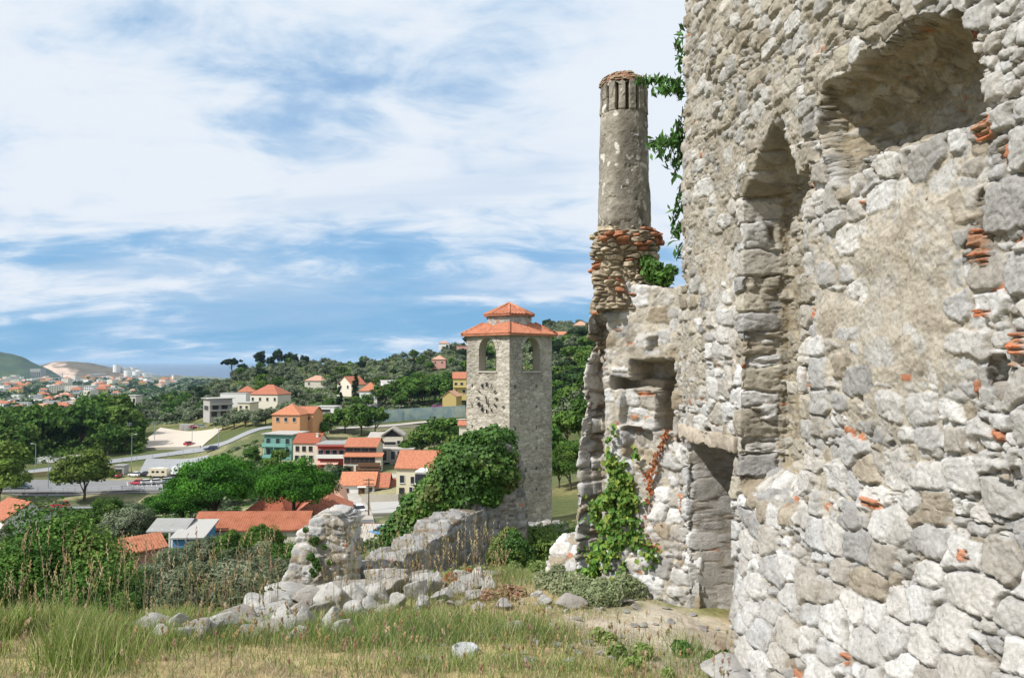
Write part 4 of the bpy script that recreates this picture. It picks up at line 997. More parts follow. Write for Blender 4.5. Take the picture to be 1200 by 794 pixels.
def make_tree(kind, var, name, rad, zc, th, tr, ncl, nleaf, leaf, cols, shape='round', cr=0.30, aspect=1.5, inner=0.35):
    root = empty(name); V, F, c, C = clump_crown(ncl, rad, nleaf, leaf, cols, hash_(kind)+var*13, shape, cr, inner, aspect)
    V = V+np.array([0, 0, zc]); o = mk('crown', V, F, M_TREE, root, False, c)
    C = C+np.array([0, 0, zc]); trunk_mesh('trunk', th, tr, root, var+5, C)
    PROTO[(kind, var)] = root; root['used'] = 0; return root
def hash_(s): return sum(ord(ch)*(i+3) for i, ch in enumerate(s)) % 9973
def copy_tree(o, parent=None):
    c = o.copy(); COL.objects.link(c); c.parent = parent
    for ch in o.children: copy_tree(ch, c)
    return c
def place(kind, var, loc, s=1.0, rz=None, label=None, group=None, cat='tree', sz=None):
    p = PROTO[(kind, var)]
    if p['used']: o = copy_tree(p)
    else: o = p
    p['used'] = 1
    if 'used' in o: o['used'] = 1
    o.location = loc; o.scale = (s, s, sz if sz else s); o.rotation_euler = (0, 0, random.uniform(0, 6.28) if rz is None else rz)
    for k in ('label', 'group', 'category'):
        if k in o: del o[k]
    tag(o, label, cat, group); return o
# near-detail kinds (40-120 m)
for v in range(3): make_tree('olive_near', v, 'olive_tree', (2.9, 2.7, 2.5), 3.3, 2.2, 0.22, 70, 19000, 0.15, OLIVE, 'round', 0.34, 2.4)
for v in range(2): make_tree('broad_near', v, 'broadleaf_tree', (3.2, 3.1, 3.0), 4.2, 2.8, 0.22, 75, 20000, 0.19, BROAD, 'round', 0.34)
for v in range(2): make_tree('yellow_near', v, 'plane_tree', (3.4, 3.3, 2.9), 4.4, 2.4, 0.25, 60, 9000, 0.34, YELL, 'round', 0.34)
for v in range(2): make_tree('pine', v, 'umbrella_pine', (5.2, 4.8, 3.6), 6.0, 5.8, 0.36, 150, 60000, 0.20, PINE, 'umbrella', 0.30, 1.3, 0.35)
for v in range(2): make_tree('olive_close', v, 'olive_tree', (2.9, 2.7, 2.5), 3.3, 2.2, 0.22, 90, 62000, 0.075, OLIVE, 'round', 0.32, 2.6)
for v in range(2): make_tree('broad_close', v, 'broadleaf_tree', (3.2, 3.1, 3.0), 4.2, 2.8, 0.22, 90, 60000, 0.095, BROAD, 'round', 0.32)
# far kinds
for v in range(4): make_tree('olive', v, 'olive_tree', (3.0, 2.9, 2.4), 2.9, 1.8, 0.25, 26, 1500, 0.55, OLIVE, 'round', 0.42)
for v in range(3): make_tree('broad', v, 'broadleaf_tree', (3.6, 3.5, 3.3), 4.2, 2.6, 0.28, 30, 1900, 0.60, BROAD, 'round', 0.40)
for v in range(2): make_tree('dark', v, 'evergreen_tree', (3.4, 3.3, 4.2), 5.0, 3.0, 0.3, 28, 1700, 0.6, DARKG, 'round', 0.40)
for v in range(2): make_tree('cypress', v, 'cypress_tree', (1.3, 1.3, 5.2), 5.4, 1.6, 0.2, 40, 1500, 0.42, DARKG, 'cone', 0.5)
for v in range(2): make_tree('pine_far', v, 'umbrella_pine', (6.0, 5.6, 3.0), 9.0, 8.5, 0.4, 40, 2200, 0.7, DARKG, 'umbrella', 0.32)
for v in range(2): make_tree('bush', v, 'shrub', (1.6, 1.6, 1.1), 0.8, 0.4, 0.08, 16, 600, 0.34, BROAD+OLIVE[:1], 'round', 0.42)

def tree_px(kind, var, px, Y, w_px, label, group=None, sink=0.0, cat='tree', hs=1.0):
    """a tree in the column px, Y metres ahead, w_px wide in the photo"""
    base = {'olive_close': 6.2, 'broad_close': 6.9, 'olive_near': 6.2, 'broad_near': 6.9, 'yellow_near': 7.4, 'pine': 10.6, 'olive': 6.4, 'broad': 7.6, 'dark': 7.2, 'cypress': 2.7, 'pine_far': 12.4, 'bush': 3.4}[kind]
    p = drop(px, Y); s = w_px*Y/FPX/base; p.z -= sink; return place(kind, var, p, s, None, label, group, cat, s*hs)
# umbrella pines above the tiled roofs
tree_px('pine', 1, 216, 121, 72, 'umbrella pine partly hidden behind the left side of the broad pine', hs=0.9)
tree_px('pine', 0, 256, 112, 104, 'broad umbrella pine left of its twin, behind the long tiled roof', hs=1.0)
tree_px('pine', 1, 346, 104, 86, 'bright round umbrella pine right of its wider twin, over the red roofs', hs=1.15)
# the dark slope below the viewpoint on the left
sl_ = [('olive_close',0,300,27,150),('olive_close',1,250,25,165),('olive_close',0,200,26,150),('olive_close',1,160,24,150),('olive_near',0,28,46,88),('olive_near',1,240,44,84),('olive_near',2,205,47,70),('olive_near',0,290,43,80),('olive_near',1,160,40,78),('olive_near',2,262,39,70),('olive_near',0,115,38,80),('olive_near',2,325,46,60),
       ('olive_near',1,180,62,50),('olive_near',2,155,108,50),('olive_near',0,140,112,36),('olive_near',1,176,110,34),('olive_near',1,205,36,74),('olive_near',0,5,60,70),('olive_near',1,262,84,34),('olive_near',2,236,86,30),('olive_near',0,285,82,36),('olive_near',1,310,70,40),('olive_near',2,205,74,40),('olive_near',1,60,40,70),('olive_near',2,20,58,60),('broad_near',0,310,78,46),('broad_near',1,272,80,40),('olive_near',0,242,80,40)]
for i, (k, v, px, Y, w) in enumerate(sl_):
    tree_px(k, v, px, Y, w, '%s tree on the dark slope between the grassy edge and the tiled roofs' % ('grey-green olive' if k[0] == 'o' else 'bright green leafy'), 'olive trees on the near slope' if k[0] == 'o' else 'leafy trees before the long roof')
for i, (k, v, px, Y, w, l) in enumerate([('broad_near',0,62,58,88,'large bright green tree left of the pink gabled house'),('broad_near',1,330,50,62,'green tree in front of the long tiled roof, beside the wall stub'),
       ('broad_close',1,60,25,215,'dark leafy thicket tree just beyond the tall grass, nearest the left edge'),('broad_close',0,125,23,150,'dark leafy thicket tree just beyond the tall grass, right of the larger thicket'),('broad_near',0,20,38,100,'leafy green thicket tree at the left edge above the tall grass'),('broad_near',1,80,36,90,'leafy green thicket tree right of the one at the left edge above the tall grass'),
       ('broad_near',1,132,118,46,'green tree between the lower road and the grey-green olives'),('broad_near',0,106,121,30,'small flat green tree just right of the red car')]):
    tree_px(k, v, px, Y, w, l)
tree_px('yellow_near', 0, 101, 205, 56, 'round yellow-green plane tree on the edge of the car park', hs=0.95)
tree_px('yellow_near', 1, 2, 205, 62, 'green tree cut by the left edge beside the dark parked car')
# big tree belt behind the upper road
bel = [(8,300,46),(30,290,44),(52,285,50),(75,292,44),(96,286,52),(118,290,46),(138,288,50),(154,296,36),(62,315,48),(86,320,44),(110,318,50),(130,325,48),(148,330,36),(40,330,40),(20,345,44),(150,275,30),(128,270,34),(0,275,50),(24,268,44)]
for i, (px, Y, w) in enumerate(bel): tree_px('broad', i % 3, px, Y, w*0.95, 'tree of the dense green belt behind the upper road', 'green tree belt behind the upper road', hs=1.05)
# trees round the court, behind and right of the tower and in the village
vil = [('broad',0,405,262,30),('broad',1,424,255,34),('broad',2,440,262,26),('broad',0,388,262,24),('broad',1,372,250,18),('broad',2,478,205,22),('broad',0,494,208,30),('broad',1,515,215,34),('broad',2,530,222,32),('broad',0,540,175,40),('broad',1,520,180,26),
       ('broad',2,500,228,24),('dark',0,402,172,20),('broad',1,386,330,16),('broad',2,377,248,20)]
for i, (k, v, px, Y, w) in enumerate(vil): tree_px(k, v, px, Y, w, 'green garden tree among the village houses below the sports court', 'garden trees among the village houses')
rt = [(655,95,40),(668,90,46),(684,98,46),(640,120,44),(664,135,40),(690,130,50),(700,95,50),(655,165,34),(672,170,36),(690,175,40),(645,200,34),(625,150,36),(610,110,30)]
for i, (px, Y, w) in enumerate(rt): tree_px('broad_near' if Y < 100 else 'broad', i % 2, px, Y, w, 'tree of the green wood seen between the clock tower and the ruined walls', 'wood between tower and ruined walls')
for px, Y, w in [(30,150,40),(60,160,36),(95,165,34),(240,150,40),(262,165,38),(285,175,34),(225,175,30),(180,150,30),(300,190,26),(318,200,22),(10,135,44),(82,140,34),(350,180,24),(372,165,22),(200,185,26),(150,172,26),(388,186,18),(330,215,20),(296,222,18)]:
    tree_px(random.choice(['broad','broad','olive']), random.randrange(3), px, Y-(22 if px < 230 else 0), w*(.62 if px < 230 else 1), 'tree standing between the lower road and the tiled roofs', 'trees between lower road and roofs')
for i in range(46):
    a_ = random.uniform(640, 702); b_ = random.uniform(140, 400)
    tree_px(['broad','olive','broad','dark'][i % 4], i % 2, a_, b_, random.uniform(5, 7.5)*FPX/b_, 'tree climbing the slope seen between the clock tower and the minaret wall', 'trees on the slope right of the tower')
hc = [(452,352,26),(465,356,26),(480,352,30),(495,354,30),(510,352,30),(524,350,28),(540,348,30),(441,354,20),(476,372,26),(500,376,26),(520,372,26),(470,342,20),(417,350,14),(430,346,16)]
for i, (px, Y, w) in enumerate(hc): tree_px('broad', i % 3, px, Y, w, 'dark green tree in the row above the sports court', 'trees above the sports court')
tree_px('cypress', 0, 417, 352, 9, 'tall dark cypress beside the white house with the orange hip roof', hs=1.15)
tree_px('cypress', 1, 398, 340, 7, 'slim dark cypress right of the white modern house', hs=1.25)
# crest of the hill
for i, (k, v, px, Y, w, hs, l) in enumerate([('pine_far',0,272,630,23,1.1,'lone umbrella pine standing on the left end of the hill crest'),('dark',0,305,640,13,1.3,'dark conical tree on the crest, first of the row right of the umbrella pine'),
        ('dark',1,317,640,11,0.95,'low dark tree on the crest between two taller ones'),('dark',0,326,640,13,1.3,'tallest dark tree in the row on the crest'),('dark',1,338,645,11,1.2,'dark tree on the crest just left of the tiny orange roofed house'),
        ('dark',0,345,640,10,1.2,'dark tree on the crest directly behind the tiny orange roofed house'),('dark',1,357,645,10,1.0,'small round tree standing alone right of the dark row on the crest')]):
    tree_px(k, v, px, Y, w, l, hs=hs)
# olives all over the hillside
def in_hill(px, py): return True
cnt = 0; random.seed(5)
cand = []
while len(cand) < 285:
    px = random.uniform(130, 690); t = random.random(); 
    Y = 365*(700/365)**(random.random()**0.9)
    if px < 200 and Y < 400: continue
    if px < 190 and Y > 620: continue
    if len(cand) < 40: px = random.uniform(640, 700)
    if 240 < px < 335 and 300 < Y < 372: continue
    x, y = ray(px, 424)[0]*Y, Y
    if any((x-a)**2+(y-b)**2 < 30 for a, b in cand): continue
    cand.append((x, y))
for i, (x, y) in enumerate(cand):
    p = Vector((x, y, Hs(x, y)-0.4)); s = random.uniform(0.75, 1.3)
    place('olive', i % 4, p, s, None, 'silvery olive tree in the grove covering the far hillside', 'olive grove on the hillside')
for px, Y in [(196,392),(214,396),(230,398),(245,402),(180,400),(262,395),(172,420),(190,430),(210,428),(228,425),(262,300),(275,295),(288,290),(300,285),(312,288),(330,300),(345,310),(236,380),(250,378),(284,320),(338,330),(352,335)]:
    p = drop(px, Y); place('olive', random.randrange(4), p, random.uniform(0.8, 1.2), None, 'silvery olive tree along the foot of the hillside near the gravel ground', 'olives at the foot of the hillside')
random.seed(9)
for i in range(85):
    px = random.uniform(190, 690); Y = random.uniform(375, 740); x = ray(px, 424)[0]*Y
    place('broad' if i % 3 else 'dark', i % 2, Vector((x, Y, Hs(x, Y)-0.5)), random.uniform(0.6, 1.25), None, 'green tree scattered among the olives of the far hillside', 'green trees on the hillside')
for i in range(36):
    px = random.uniform(150, 240); Y = random.uniform(430, 640); x = ray(px, 424)[0]*Y
    place('broad' if i % 2 else 'dark', i % 2, Vector((x, Y, Hs(x, Y)-0.5)), random.uniform(0.6, 1.0), None, 'low green tree on the left shoulder of the hill above the town', 'green trees on the left shoulder of the hill')
# scrub that nobody could count: low bushes between the trees and the far plain's woods
def scrub(name, n, xr, yr, size, cols, seed, label, dens=None, up=(0.5, 0.6), m=26):
    g = np.random.default_rng(seed); px = g.uniform(*xr, n); Y = np.exp(g.uniform(math.log(yr[0]), math.log(yr[1]), n))
    x = (px-CX)/FPX*Y
    if dens is not None: k = dens(px, Y, x); px, Y, x = px[k], Y[k], x[k]
    n = len(x); z = H(x, Y); sc = size*(0.5+g.uniform(size=n))
    C = np.stack([x, Y, z], 1); o = unit(g.normal(size=(n, m, 3)))*g.uniform(0.4, 1, (n, m, 1))*sc[:, None, None]; o[:, :, 2] = np.abs(o[:, :, 2])*up[0]+0.0
    P = (C[:, None]+o).reshape(-1, 3); N = unit((o+g.normal(size=o.shape)*0.5*size+np.array([0, 0, 0.3*size])).reshape(-1, 3))
    V, F = leaf_quads(P, N, np.repeat(sc, m)*up[1], 1.2, 0.2, g)
    cc = np.array(cols)[g.integers(0, len(cols), n)]*(0.7+0.6*g.uniform(size=n))[:, None]
    return tag(mk(name, V, F, M_TREE, None, False, np.repeat(np.repeat(cc, m, 0), 4, 0)), label, 'scrub', None, 'stuff')
scrub('hillside_scrub', 8200, (120, 700), (330, 760), 1.5, OLIVE+BROAD[:2], 71, 'low green scrub between the trees of the far hillside', lambda px, Y, x: ~((px < 270) & (Y < 380)))
scrub('belt_undergrowth', 900, (-40, 165), (262, 350), 2.6, BROAD, 75, 'dark green undergrowth filling the foot of the tree belt', lambda px, Y, x: (px < 80) | (Y > 272), (0.9, 0.3), 60)
scrub('valley_scrub', 4200, (-10, 560), (75, 250), 1.0, OLIVE[:3]+BROAD[:3], 72, 'weeds and low bushes between the houses of the valley',
      lambda px, Y, x: ~((px < 250) & (Y > 190) & (Y < 262)) & ~((px > 370) & (px < 480) & (Y > 95)) & ~((px > 440) & (px < 530) & (Y > 120) & (Y < 165)))
scrub('slope_scrub', 5000, (-60, 600), (9, 60), 0.42, BROAD+OLIVE[:2]+[(0.10, 0.13, 0.04)], 73, 'dense dark undergrowth on the slope falling away from the grassy edge',
      lambda px, Y, x: (px < 430) & (Y > np.where(px < 300, 9.5, 14)), (0.7, 0.14), 70)
scrub('plain_woods', 5200, (-80, 330), (480, 3300), 7.5, DARKG+BROAD[:1]+OLIVE[:2], 74, 'dark woods and gardens spread over the plain of the town',
      lambda px, Y, x: (px < 140+60*np.log(np.maximum(Y, 500)/500)) | (Y > 1000), (0.75, 0.55))
# ------------------------------------------------------------------ village houses
def wallmat(n, c, v=0.12): return mat(n, c, 0.92, var=v, scale=0.6, base2=tuple(q*0.88 for q in c), spec=0.1)
W_WHITE = wallmat('white_render', (0.74, 0.73, 0.70)); W_CREAM = wallmat('cream_render', (0.66, 0.60, 0.44)); W_PALE = wallmat('pale_render', (0.68, 0.63, 0.52)); W_PINK = wallmat('pink_render', (0.60, 0.33, 0.27))
W_ORANGE = wallmat('orange_render', (0.62, 0.33, 0.17)); W_GREEN = wallmat('green_render', (0.17, 0.33, 0.28)); W_YEL = wallmat('yellow_render', (0.62, 0.50, 0.20)); W_RED = wallmat('red_render', (0.40, 0.075, 0.06))
W_CONC = wallmat('raw_concrete', (0.38, 0.37, 0.35)); W_STONE = mat('house_stone', (0.36, 0.33, 0.28), 0.95, var=0.35, scale=3, bump=0.6, bscale=5, bdist=0.08); W_BLUE = wallmat('blue_panel', (0.10, 0.28, 0.48))
M_FLAT = wallmat('flat_roof', (0.40, 0.39, 0.37)); M_GREY = wallmat('grey_roof', (0.30, 0.30, 0.29), 0.2); M_WOOD = mat('dark_wood', (0.14, 0.075, 0.04), 0.8, var=0.2); M_ASB = wallmat('fibre_cement', (0.40, 0.37, 0.33), 0.25)
M_GLASS = mat('window_glass', (0.03, 0.035, 0.045), 0.15, var=0.1, spec=0.6); M_FRAME = mat('window_frame', (0.60, 0.58, 0.54), 0.6, var=0.05); M_SHUT = mat('brown_shutter', (0.13, 0.065, 0.035), 0.7); M_TURQ = mat('turquoise_paint', (0.19, 0.42, 0.37), 0.6)
M_TILE_R = mat('rusty_clay_tile', (0.34, 0.125, 0.07), 0.9, var=0.45, scale=0.9, base2=(0.26, 0.10, 0.06), spec=0.1)
M_BLACK = mat('black_void', (0.012, 0.012, 0.012), 0.9)
def win(parent, m4, x, z, w, h, kind='w', fm=None):
    """window (frame + pane) or door on the plane y=0 of m4, facing -y"""
    fr = MB(); t = 0.09
    for a in ((x-w/2-t, x+w/2+t, z-t, z), (x-w/2-t, x+w/2+t, z+h, z+h+t), (x-w/2-t, x-w/2, z, z+h), (x+w/2, x+w/2+t, z, z+h)):
        fr.box(a[0], a[1], -0.07, 0.05, a[2], a[3])
    if kind == 'w': fr.box(x-w/2-t-0.05, x+w/2+t+0.05, -0.16, -0.07, z-t-0.04, z-t+0.04)
    fr.v = [tuple(m4@Vector(v)) for v in fr.v]
    f = fr.build('window' if kind == 'w' else 'door', fm or M_FRAME, parent)
    pn = MB(); pn.box(x-w/2+0.003, x+w/2-0.003, -0.03, 0.03, z+0.003, z+h-0.003); pn.v = [tuple(m4@Vector(v)) for v in pn.v]
    pn.build('pane' if kind == 'w' else 'door_leaf', M_GLASS if kind == 'w' else (M_SHUT if kind == 'd' else M_GREY), f); return f
def house(label, x0, x1, yb, ye, yr, Y, depth, rt='gable', wm=W_WHITE, rm=M_TILE, rot=0.0, wins=(), side=(), found=2.5, name='house', chim=(), ov=0.35, cat='house', front_ratio=1.0):
    """x0..x1 width, yb base, ye eave, yr ridge in photo pixels at distance Y (front wall)"""
    k = Y/FPX; w = (x1-x0)*k*front_ratio; h = (yb-ye)*k; c = at((x0+x1)/2, yb, Y)
    root = empty(name, (c.x, c.y, c.z), R(rot)); rise = max(0.25, (ye-yr)*k - 0.0)
    a, b = w/2, depth
    mb = MB()
    if rt == 'gable':      # ridge along x, slope towards the viewer
        e = rise*0.98
        mb.add([(-a,0,-found),(a,0,-found),(a,b,-found),(-a,b,-found),(-a,0,h),(a,0,h),(a,b,h),(-a,b,h),(-a,b/2,h+e),(a,b/2,h+e)], [(0,1,5,4),(1,2,6,9,5),(2,3,7,6),(3,0,4,8,7),(4,5,9,8),(6,7,8,9),(0,3,2,1)])
        s = e/(b/2); o = ov; zt = h+0.10
        pl = [((-a-o,-o,zt-s*o),(a+o,-o,zt-s*o),(-a-o,b/2,zt+e),(a+o,b/2,zt+e)), ((a+o,b+o,zt-s*o),(-a-o,b+o,zt-s*o),(a+o,b/2,zt+e),(-a-o,b/2,zt+e))]
    elif rt == 'gable_y':  # gable end faces the viewer
        e = rise
        mb.add([(-a,0,-found),(a,0,-found),(a,b,-found),(-a,b,-found),(-a,0,h),(a,0,h),(a,b,h),(-a,b,h),(0,0,h+e),(0,b,h+e)], [(0,1,5,8,4),(1,2,6,5),(2,3,7,9,6),(3,0,4,7),(4,8,9,7),(5,6,9,8),(0,3,2,1)])
        s = e/a; o = ov; zt = h+0.10
        pl = [((-a-o,b+o,zt-s*o),(-a-o,-o,zt-s*o),(0,b+o,zt+e),(0,-o,zt+e)), ((a+o,-o,zt-s*o),(a+o,b+o,zt-s*o),(0,-o,zt+e),(0,b+o,zt+e))]
    elif rt == 'hip':
        mb.box(-a, a, 0, b, -found, h); o = ov; zt = h+0.05; i = min(a, b/2)*0.98; e = rise
        A, B_ = a+o, b+o
        if a >= b/2: r0, r1 = (-a+i, b/2, zt+e), (a-i, b/2, zt+e)
        else: r0, r1 = (0, i, zt+e), (0, b-i, zt+e)
        if a >= b/2: pl = [((-A,-o,zt),(A,-o,zt),r0,r1), ((A,B_,zt),(-A,B_,zt),r1,r0), ((A,-o,zt),(A,B_,zt),r1,r1), ((-A,B_,zt),(-A,-o,zt),r0,r0)]
        else: pl = [((-A,-o,zt),(A,-o,zt),r0,r0), ((A,B_,zt),(-A,B_,zt),r1,r1), ((A,-o,zt),(A,B_,zt),r0,r1), ((-A,B_,zt),(-A,-o,zt),r1,r0)]
    elif rt == 'shed':
        e = rise; mb.add([(-a,0,-found),(a,0,-found),(a,b,-found),(-a,b,-found),(-a,0,h),(a,0,h),(a,b,h+e),(-a,b,h+e)], [(0,1,5,4),(1,2,6,5),(2,3,7,6),(3,0,4,7),(4,5,6,7),(0,3,2,1)])
        o = ov; s = e/b; zt = h+0.10; pl = [((-a-o,-o,zt-s*o),(a+o,-o,zt-s*o),(-a-o,b+o,zt+e+s*o),(a+o,b+o,zt+e+s*o))]
    else:
        mb.box(-a, a, 0, b, -found, h); pl = None
    mb.build('walls', wm, root)
    if pl: rf = roof('roof', pl, rm, root, period=0.30, amp=0.035)
    else:
        m2 = MB(); m2.box(-a-ov, a+ov, -ov, b+ov, h+0.002, h+0.24); rf = m2.build('roof', rm, root)
    for (cx_, cy_, ch) in chim:
        m3 = MB(); m3.box(cx_*w-0.3, cx_*w+0.3, cy_*b-0.3, cy_*b+0.3, h, h+ch); m3.box(cx_*w-0.4, cx_*w+0.4, cy_*b-0.4, cy_*b+0.4, h+ch+0.003, h+ch+0.12); m3.build('chimney', wm, rf)
    I = Matrix.Translation((0, -0.02, 0))
    for q in wins: win(root, I, q[0]*w, q[1]*h, q[2], q[3], q[4] if len(q) > 4 else 'w', q[5] if len(q) > 5 else None)
    ml = Matrix.Translation((-a-0.02, b/2, 0))@Matrix.Rotation(-math.pi/2, 4, 'Z'); mr_ = Matrix.Translation((a+0.02, b/2, 0))@Matrix.Rotation(math.pi/2, 4, 'Z')
    for q in side: win(root, ml if q[0] == 'L' else mr_, q[1]*b, q[2]*h, q[3], q[4])
    tag(root, label, cat); root['w'] = w; root['h'] = h; return root
def bal(root, x0, x1, z, d, m, rail=0.95, posts=0, slab=None):
    w = root['w']; h = root['h']; mb = MB(); mb.box(x0*w, x1*w, -d, 0.0, z*h-0.15, z*h); 
    mb.box(x0*w, x1*w, -d-0.003, -d+0.07, z*h+0.003, z*h+rail); o = mb.build('balcony', m, root)
    if posts:
        for i in range(posts):
            x = (x0+(x1-x0)*i/(posts-1))*w; pb = MB(); pb.box(x-0.08, x+0.08, -d+0.1, -d+0.26, z*h-2.6, z*h-0.16); pb.build('post', m, o)
    return o
def awning(root, x0, x1, z, d, m, drop_=0.5, name='awning'):
    w = root['w']; h = root['h']; mb = MB(); mb.add([(x0*w,0,z*h),(x1*w,0,z*h),(x1*w,-d,z*h-drop_),(x0*w,-d,z*h-drop_),(x0*w,0,z*h+.12),(x1*w,0,z*h+.12),(x1*w,-d,z*h-drop_+.12),(x0*w,-d,z*h-drop_+.12)],
        [(0,1,2,3),(7,6,5,4),(0,4,5,1),(1,5,6,2),(2,6,7,3),(3,7,4,0)]); return mb.build(name, m, root)
def rowwin(n, x0, x1, z, w, h, fm=None): return [(x0+(x1-x0)*i/max(1, n-1), z, w, h, 'w', fm) for i in range(n)]

# centre of the village
h_ = house('orange rendered house with a red hip roof, left of the white modern house', 318, 352, 503, 486, 474, 235, 9, 'hip', W_ORANGE, M_TILE, -8, rowwin(3, -.3, .3, .55, 1.0, 1.2), [('L', 0, .5, 2.0, 1.8)])
house('lower orange annexe with a flat-topped red roof behind the orange hip roofed house', 346, 367, 500, 484, 477, 241, 8, 'gable', W_ORANGE, M_TILE, -8, rowwin(2, -.2, .25, .5, .9, 1.1))
house('small white modern house with a flat roof and dark window strip', 367, 392, 490, 477, 475, 285, 9, 'flat', W_WHITE, M_FLAT, -5, [(-.3,.55,1.2,1.2),(.1,.55,3.2,1.1),(-.1,.1,1.1,1.1),(.35,.05,1.6,1.8)], ov=0.15)
h_ = house('turquoise house with balconies and a flat grey roof', 308, 343, 537, 509, 505, 222, 9, 'flat', W_GREEN, M_FLAT, -12, rowwin(3, -.35, .35, .62, 1.2, 1.5, M_TURQ)+rowwin(3, -.35, .35, .15, 1.2, 1.7, M_TURQ), [('L', 0, .6, 1.2, 1.4)], ov=0.7)
bal(h_, -.5, .35, .52, 1.4, M_TURQ, .9, 3); bal(h_, -.5, -.05, .05, 1.2, M_TURQ, .9)
h_ = house('cream two-storey house with a plain red roof between the turquoise and red buildings', 343, 373, 540, 519, 509, 212, 8, 'gable', W_PALE, M_TILE_D, -6, rowwin(3, -.33, .2, .58, .9, 1.15, M_SHUT)+rowwin(3, -.35, .22, .05, 1.1, 1.3), chim=((.35, .3, 2.4),), ov=.25)
h_ = house('low dark red building with a long white balcony and grey roof', 372, 404, 546, 521, 518, 205, 9, 'flat', W_RED, M_GREY, -2, rowwin(4, -.38, .38, .55, 1.3, 1.2), ov=.5)
bal(h_, -.5, .5, .42, 1.5, W_WHITE, .9); awning(h_, -.5, .5, .98, 1.2, W_RED, .2); awning(h_, -.5, .3, .22, 2.0, W_PINK, .6)
h_ = house('three-storey restaurant with two tiers of orange roof, brown windows and wooden terraces', 405, 441, 554, 523, 515, 192, 8, 'gable', W_PALE, M_TILE, -2, rowwin(4, -.38, .38, .80, 1.7, .85, M_SHUT)+rowwin(2, -.40, -.30, .40, .7, 1.3, M_SHUT)+rowwin(3, -.15, .0, .40, .5, 1.3, M_SHUT)+[(-.38,.04,1.0,1.9,'d',M_SHUT),(-.22,.03,1.1,2.2,'d',M_TURQ),(-.03,.12,.9,1.1,'w',M_SHUT)], ov=.4, chim=((.3, .6, 1.6), (.38, .6, 1.8)))
w_, hh_ = h_['w'], h_['h']
rf2 = roof('lower_roof', [((-.5*w_, -2.6, .66*hh_), (.5*w_+2.0, -2.6, .66*hh_), (-.5*w_, 0.0, .80*hh_-.2), (.5*w_+2.0, 0.0, .80*hh_-.2))], M_TILE, h_, period=.5, amp=.07)
mb = MB(); mb.box(-.5*w_, .5*w_+1.6, -2.2, -0.02, -2, .645*hh_); mb.build('front_wing', W_PALE, h_)
I2 = Matrix.Translation((0, -2.22, 0))
for x in (-.42, -.33, -.2, -.14, -.05): win(h_, I2, x*w_, .42*hh_, .75, 1.4, 'w', M_SHUT)
for x in (.10, .25, .42): win(h_, I2, x*w_, .40*hh_, 1.3, 1.6, 'w', M_SHUT)
for x in (-.40, -.25, -.02): win(h_, I2, x*w_, .02*hh_, 1.0, 1.9, 'd', M_TURQ if x == -.25 else M_SHUT)
mb = MB(); mb.box(.02*w_, .52*w_+1.6, -3.6, -2.25, .33*hh_-.15, .33*hh_); mb.box(.02*w_, .52*w_+1.6, -3.62, -3.54, .33*hh_+.003, .33*hh_+.9); mb.build('terrace', M_WOOD, h_)
mb = MB(); mb.box(.0*w_, .52*w_+1.6, -4.6, -2.25, .22*hh_, .25*hh_); mb.box(.0*w_, .52*w_+1.6, -4.8, -4.7, -.5, .10*hh_); mb.build('pergola', M_WOOD, h_)
for x in (.0, .17, .34, .5): mb = MB(); mb.box(x*w_, x*w_+.15, -4.75, -4.6, -1.5, .22*hh_-.003); mb.build('post', M_WOOD, h_)
h_ = house('white cottage with a bright orange roof, brown garage door and a small white porch canopy', 399, 438, 589, 568, 556, 160, 7.5, 'gable', W_WHITE, M_TILE, 2, [(-.33,.48,.95,1.1,'w',M_SHUT),(.13,.42,1.3,1.6,'d'),(.40,.62,.8,.9),(-.28,.02,1.9,1.5,'g',M_SHUT)])
awning(h_, .02, .28, .92, .9, W_WHITE, .15, 'canopy')
house('small lower annexe with a dark window strip right of the white cottage', 438, 454, 588, 570, 557, 161, 7, 'gable', W_WHITE, M_TILE, 2, [(0,.58,2.0,.8,'w',M_SHUT)])
house('little low shed with a dark red roof between the annexe and the tall cream house', 453, 464, 582, 572, 565, 163, 4, 'shed', W_STONE, M_TILE_D, 2, name='shed', cat='shed')
h_ = house('tall cream gabled house with a broad orange roof', 464, 510, 582, 548, 531, 148, 8.5, 'gable', W_CREAM, M_TILE, -6, [(-.35,.48,.85,1.4),(-.36,.10,.85,1.1,'w',M_SHUT),(-.08,.46,.7,1.3),(-.12,.10,.6,1.3)], [('L', 0, .55, .8, 1.2), ('L', .2, .1, .8, 1.2)], chim=((.48, .6, 2.6),))
h_ = house('white flat-roofed extension with a glazed loggia on the right of the tall cream house', 487, 514, 582, 554, 550, 141, 4.5, 'flat', W_WHITE, W_WHITE, -6, [(-.27,.45,2.2,2.2,'w',M_FRAME),(-.27,.08,1.6,1.4)], ov=.15)
bal(h_, -.5, -.05, .42, .8, W_WHITE, .8)
h_ = house('old small house with a grey gable roof and black gable end above the stone building', 447, 472, 522, 510, 502, 216, 8, 'gable_y', W_PALE, M_ASB, 4, [(-.1,.1,3.2,.8),(.3,.15,.8,1.0)])
w_, hh_ = h_['w'], h_['h']; mb = MB(); mb.prism([(-w_/2+.25, hh_-.3), (w_/2-.25, hh_-.3), (0, hh_+(522-502-12)*216/900-.35)], -0.05, -0.01); mb.build('gable_boards', M_BLACK, h_)
house('long grey stone building with dark openings behind the orange roofed restaurant', 446, 484, 552, 527, 524, 200, 6, 'flat', W_STONE, M_ASB, 0, [(-.40,.50,1.5,2.6),(-.12,.55,1.1,2.2),(.10,.55,1.5,2.2),(-.3,.1,1.6,1.8)], ov=.1)
house('low pale shed roof left of the old house with the black gable', 431, 447, 523, 514, 509, 222, 6, 'shed', W_PALE, M_ASB, 0, name='shed', cat='shed')
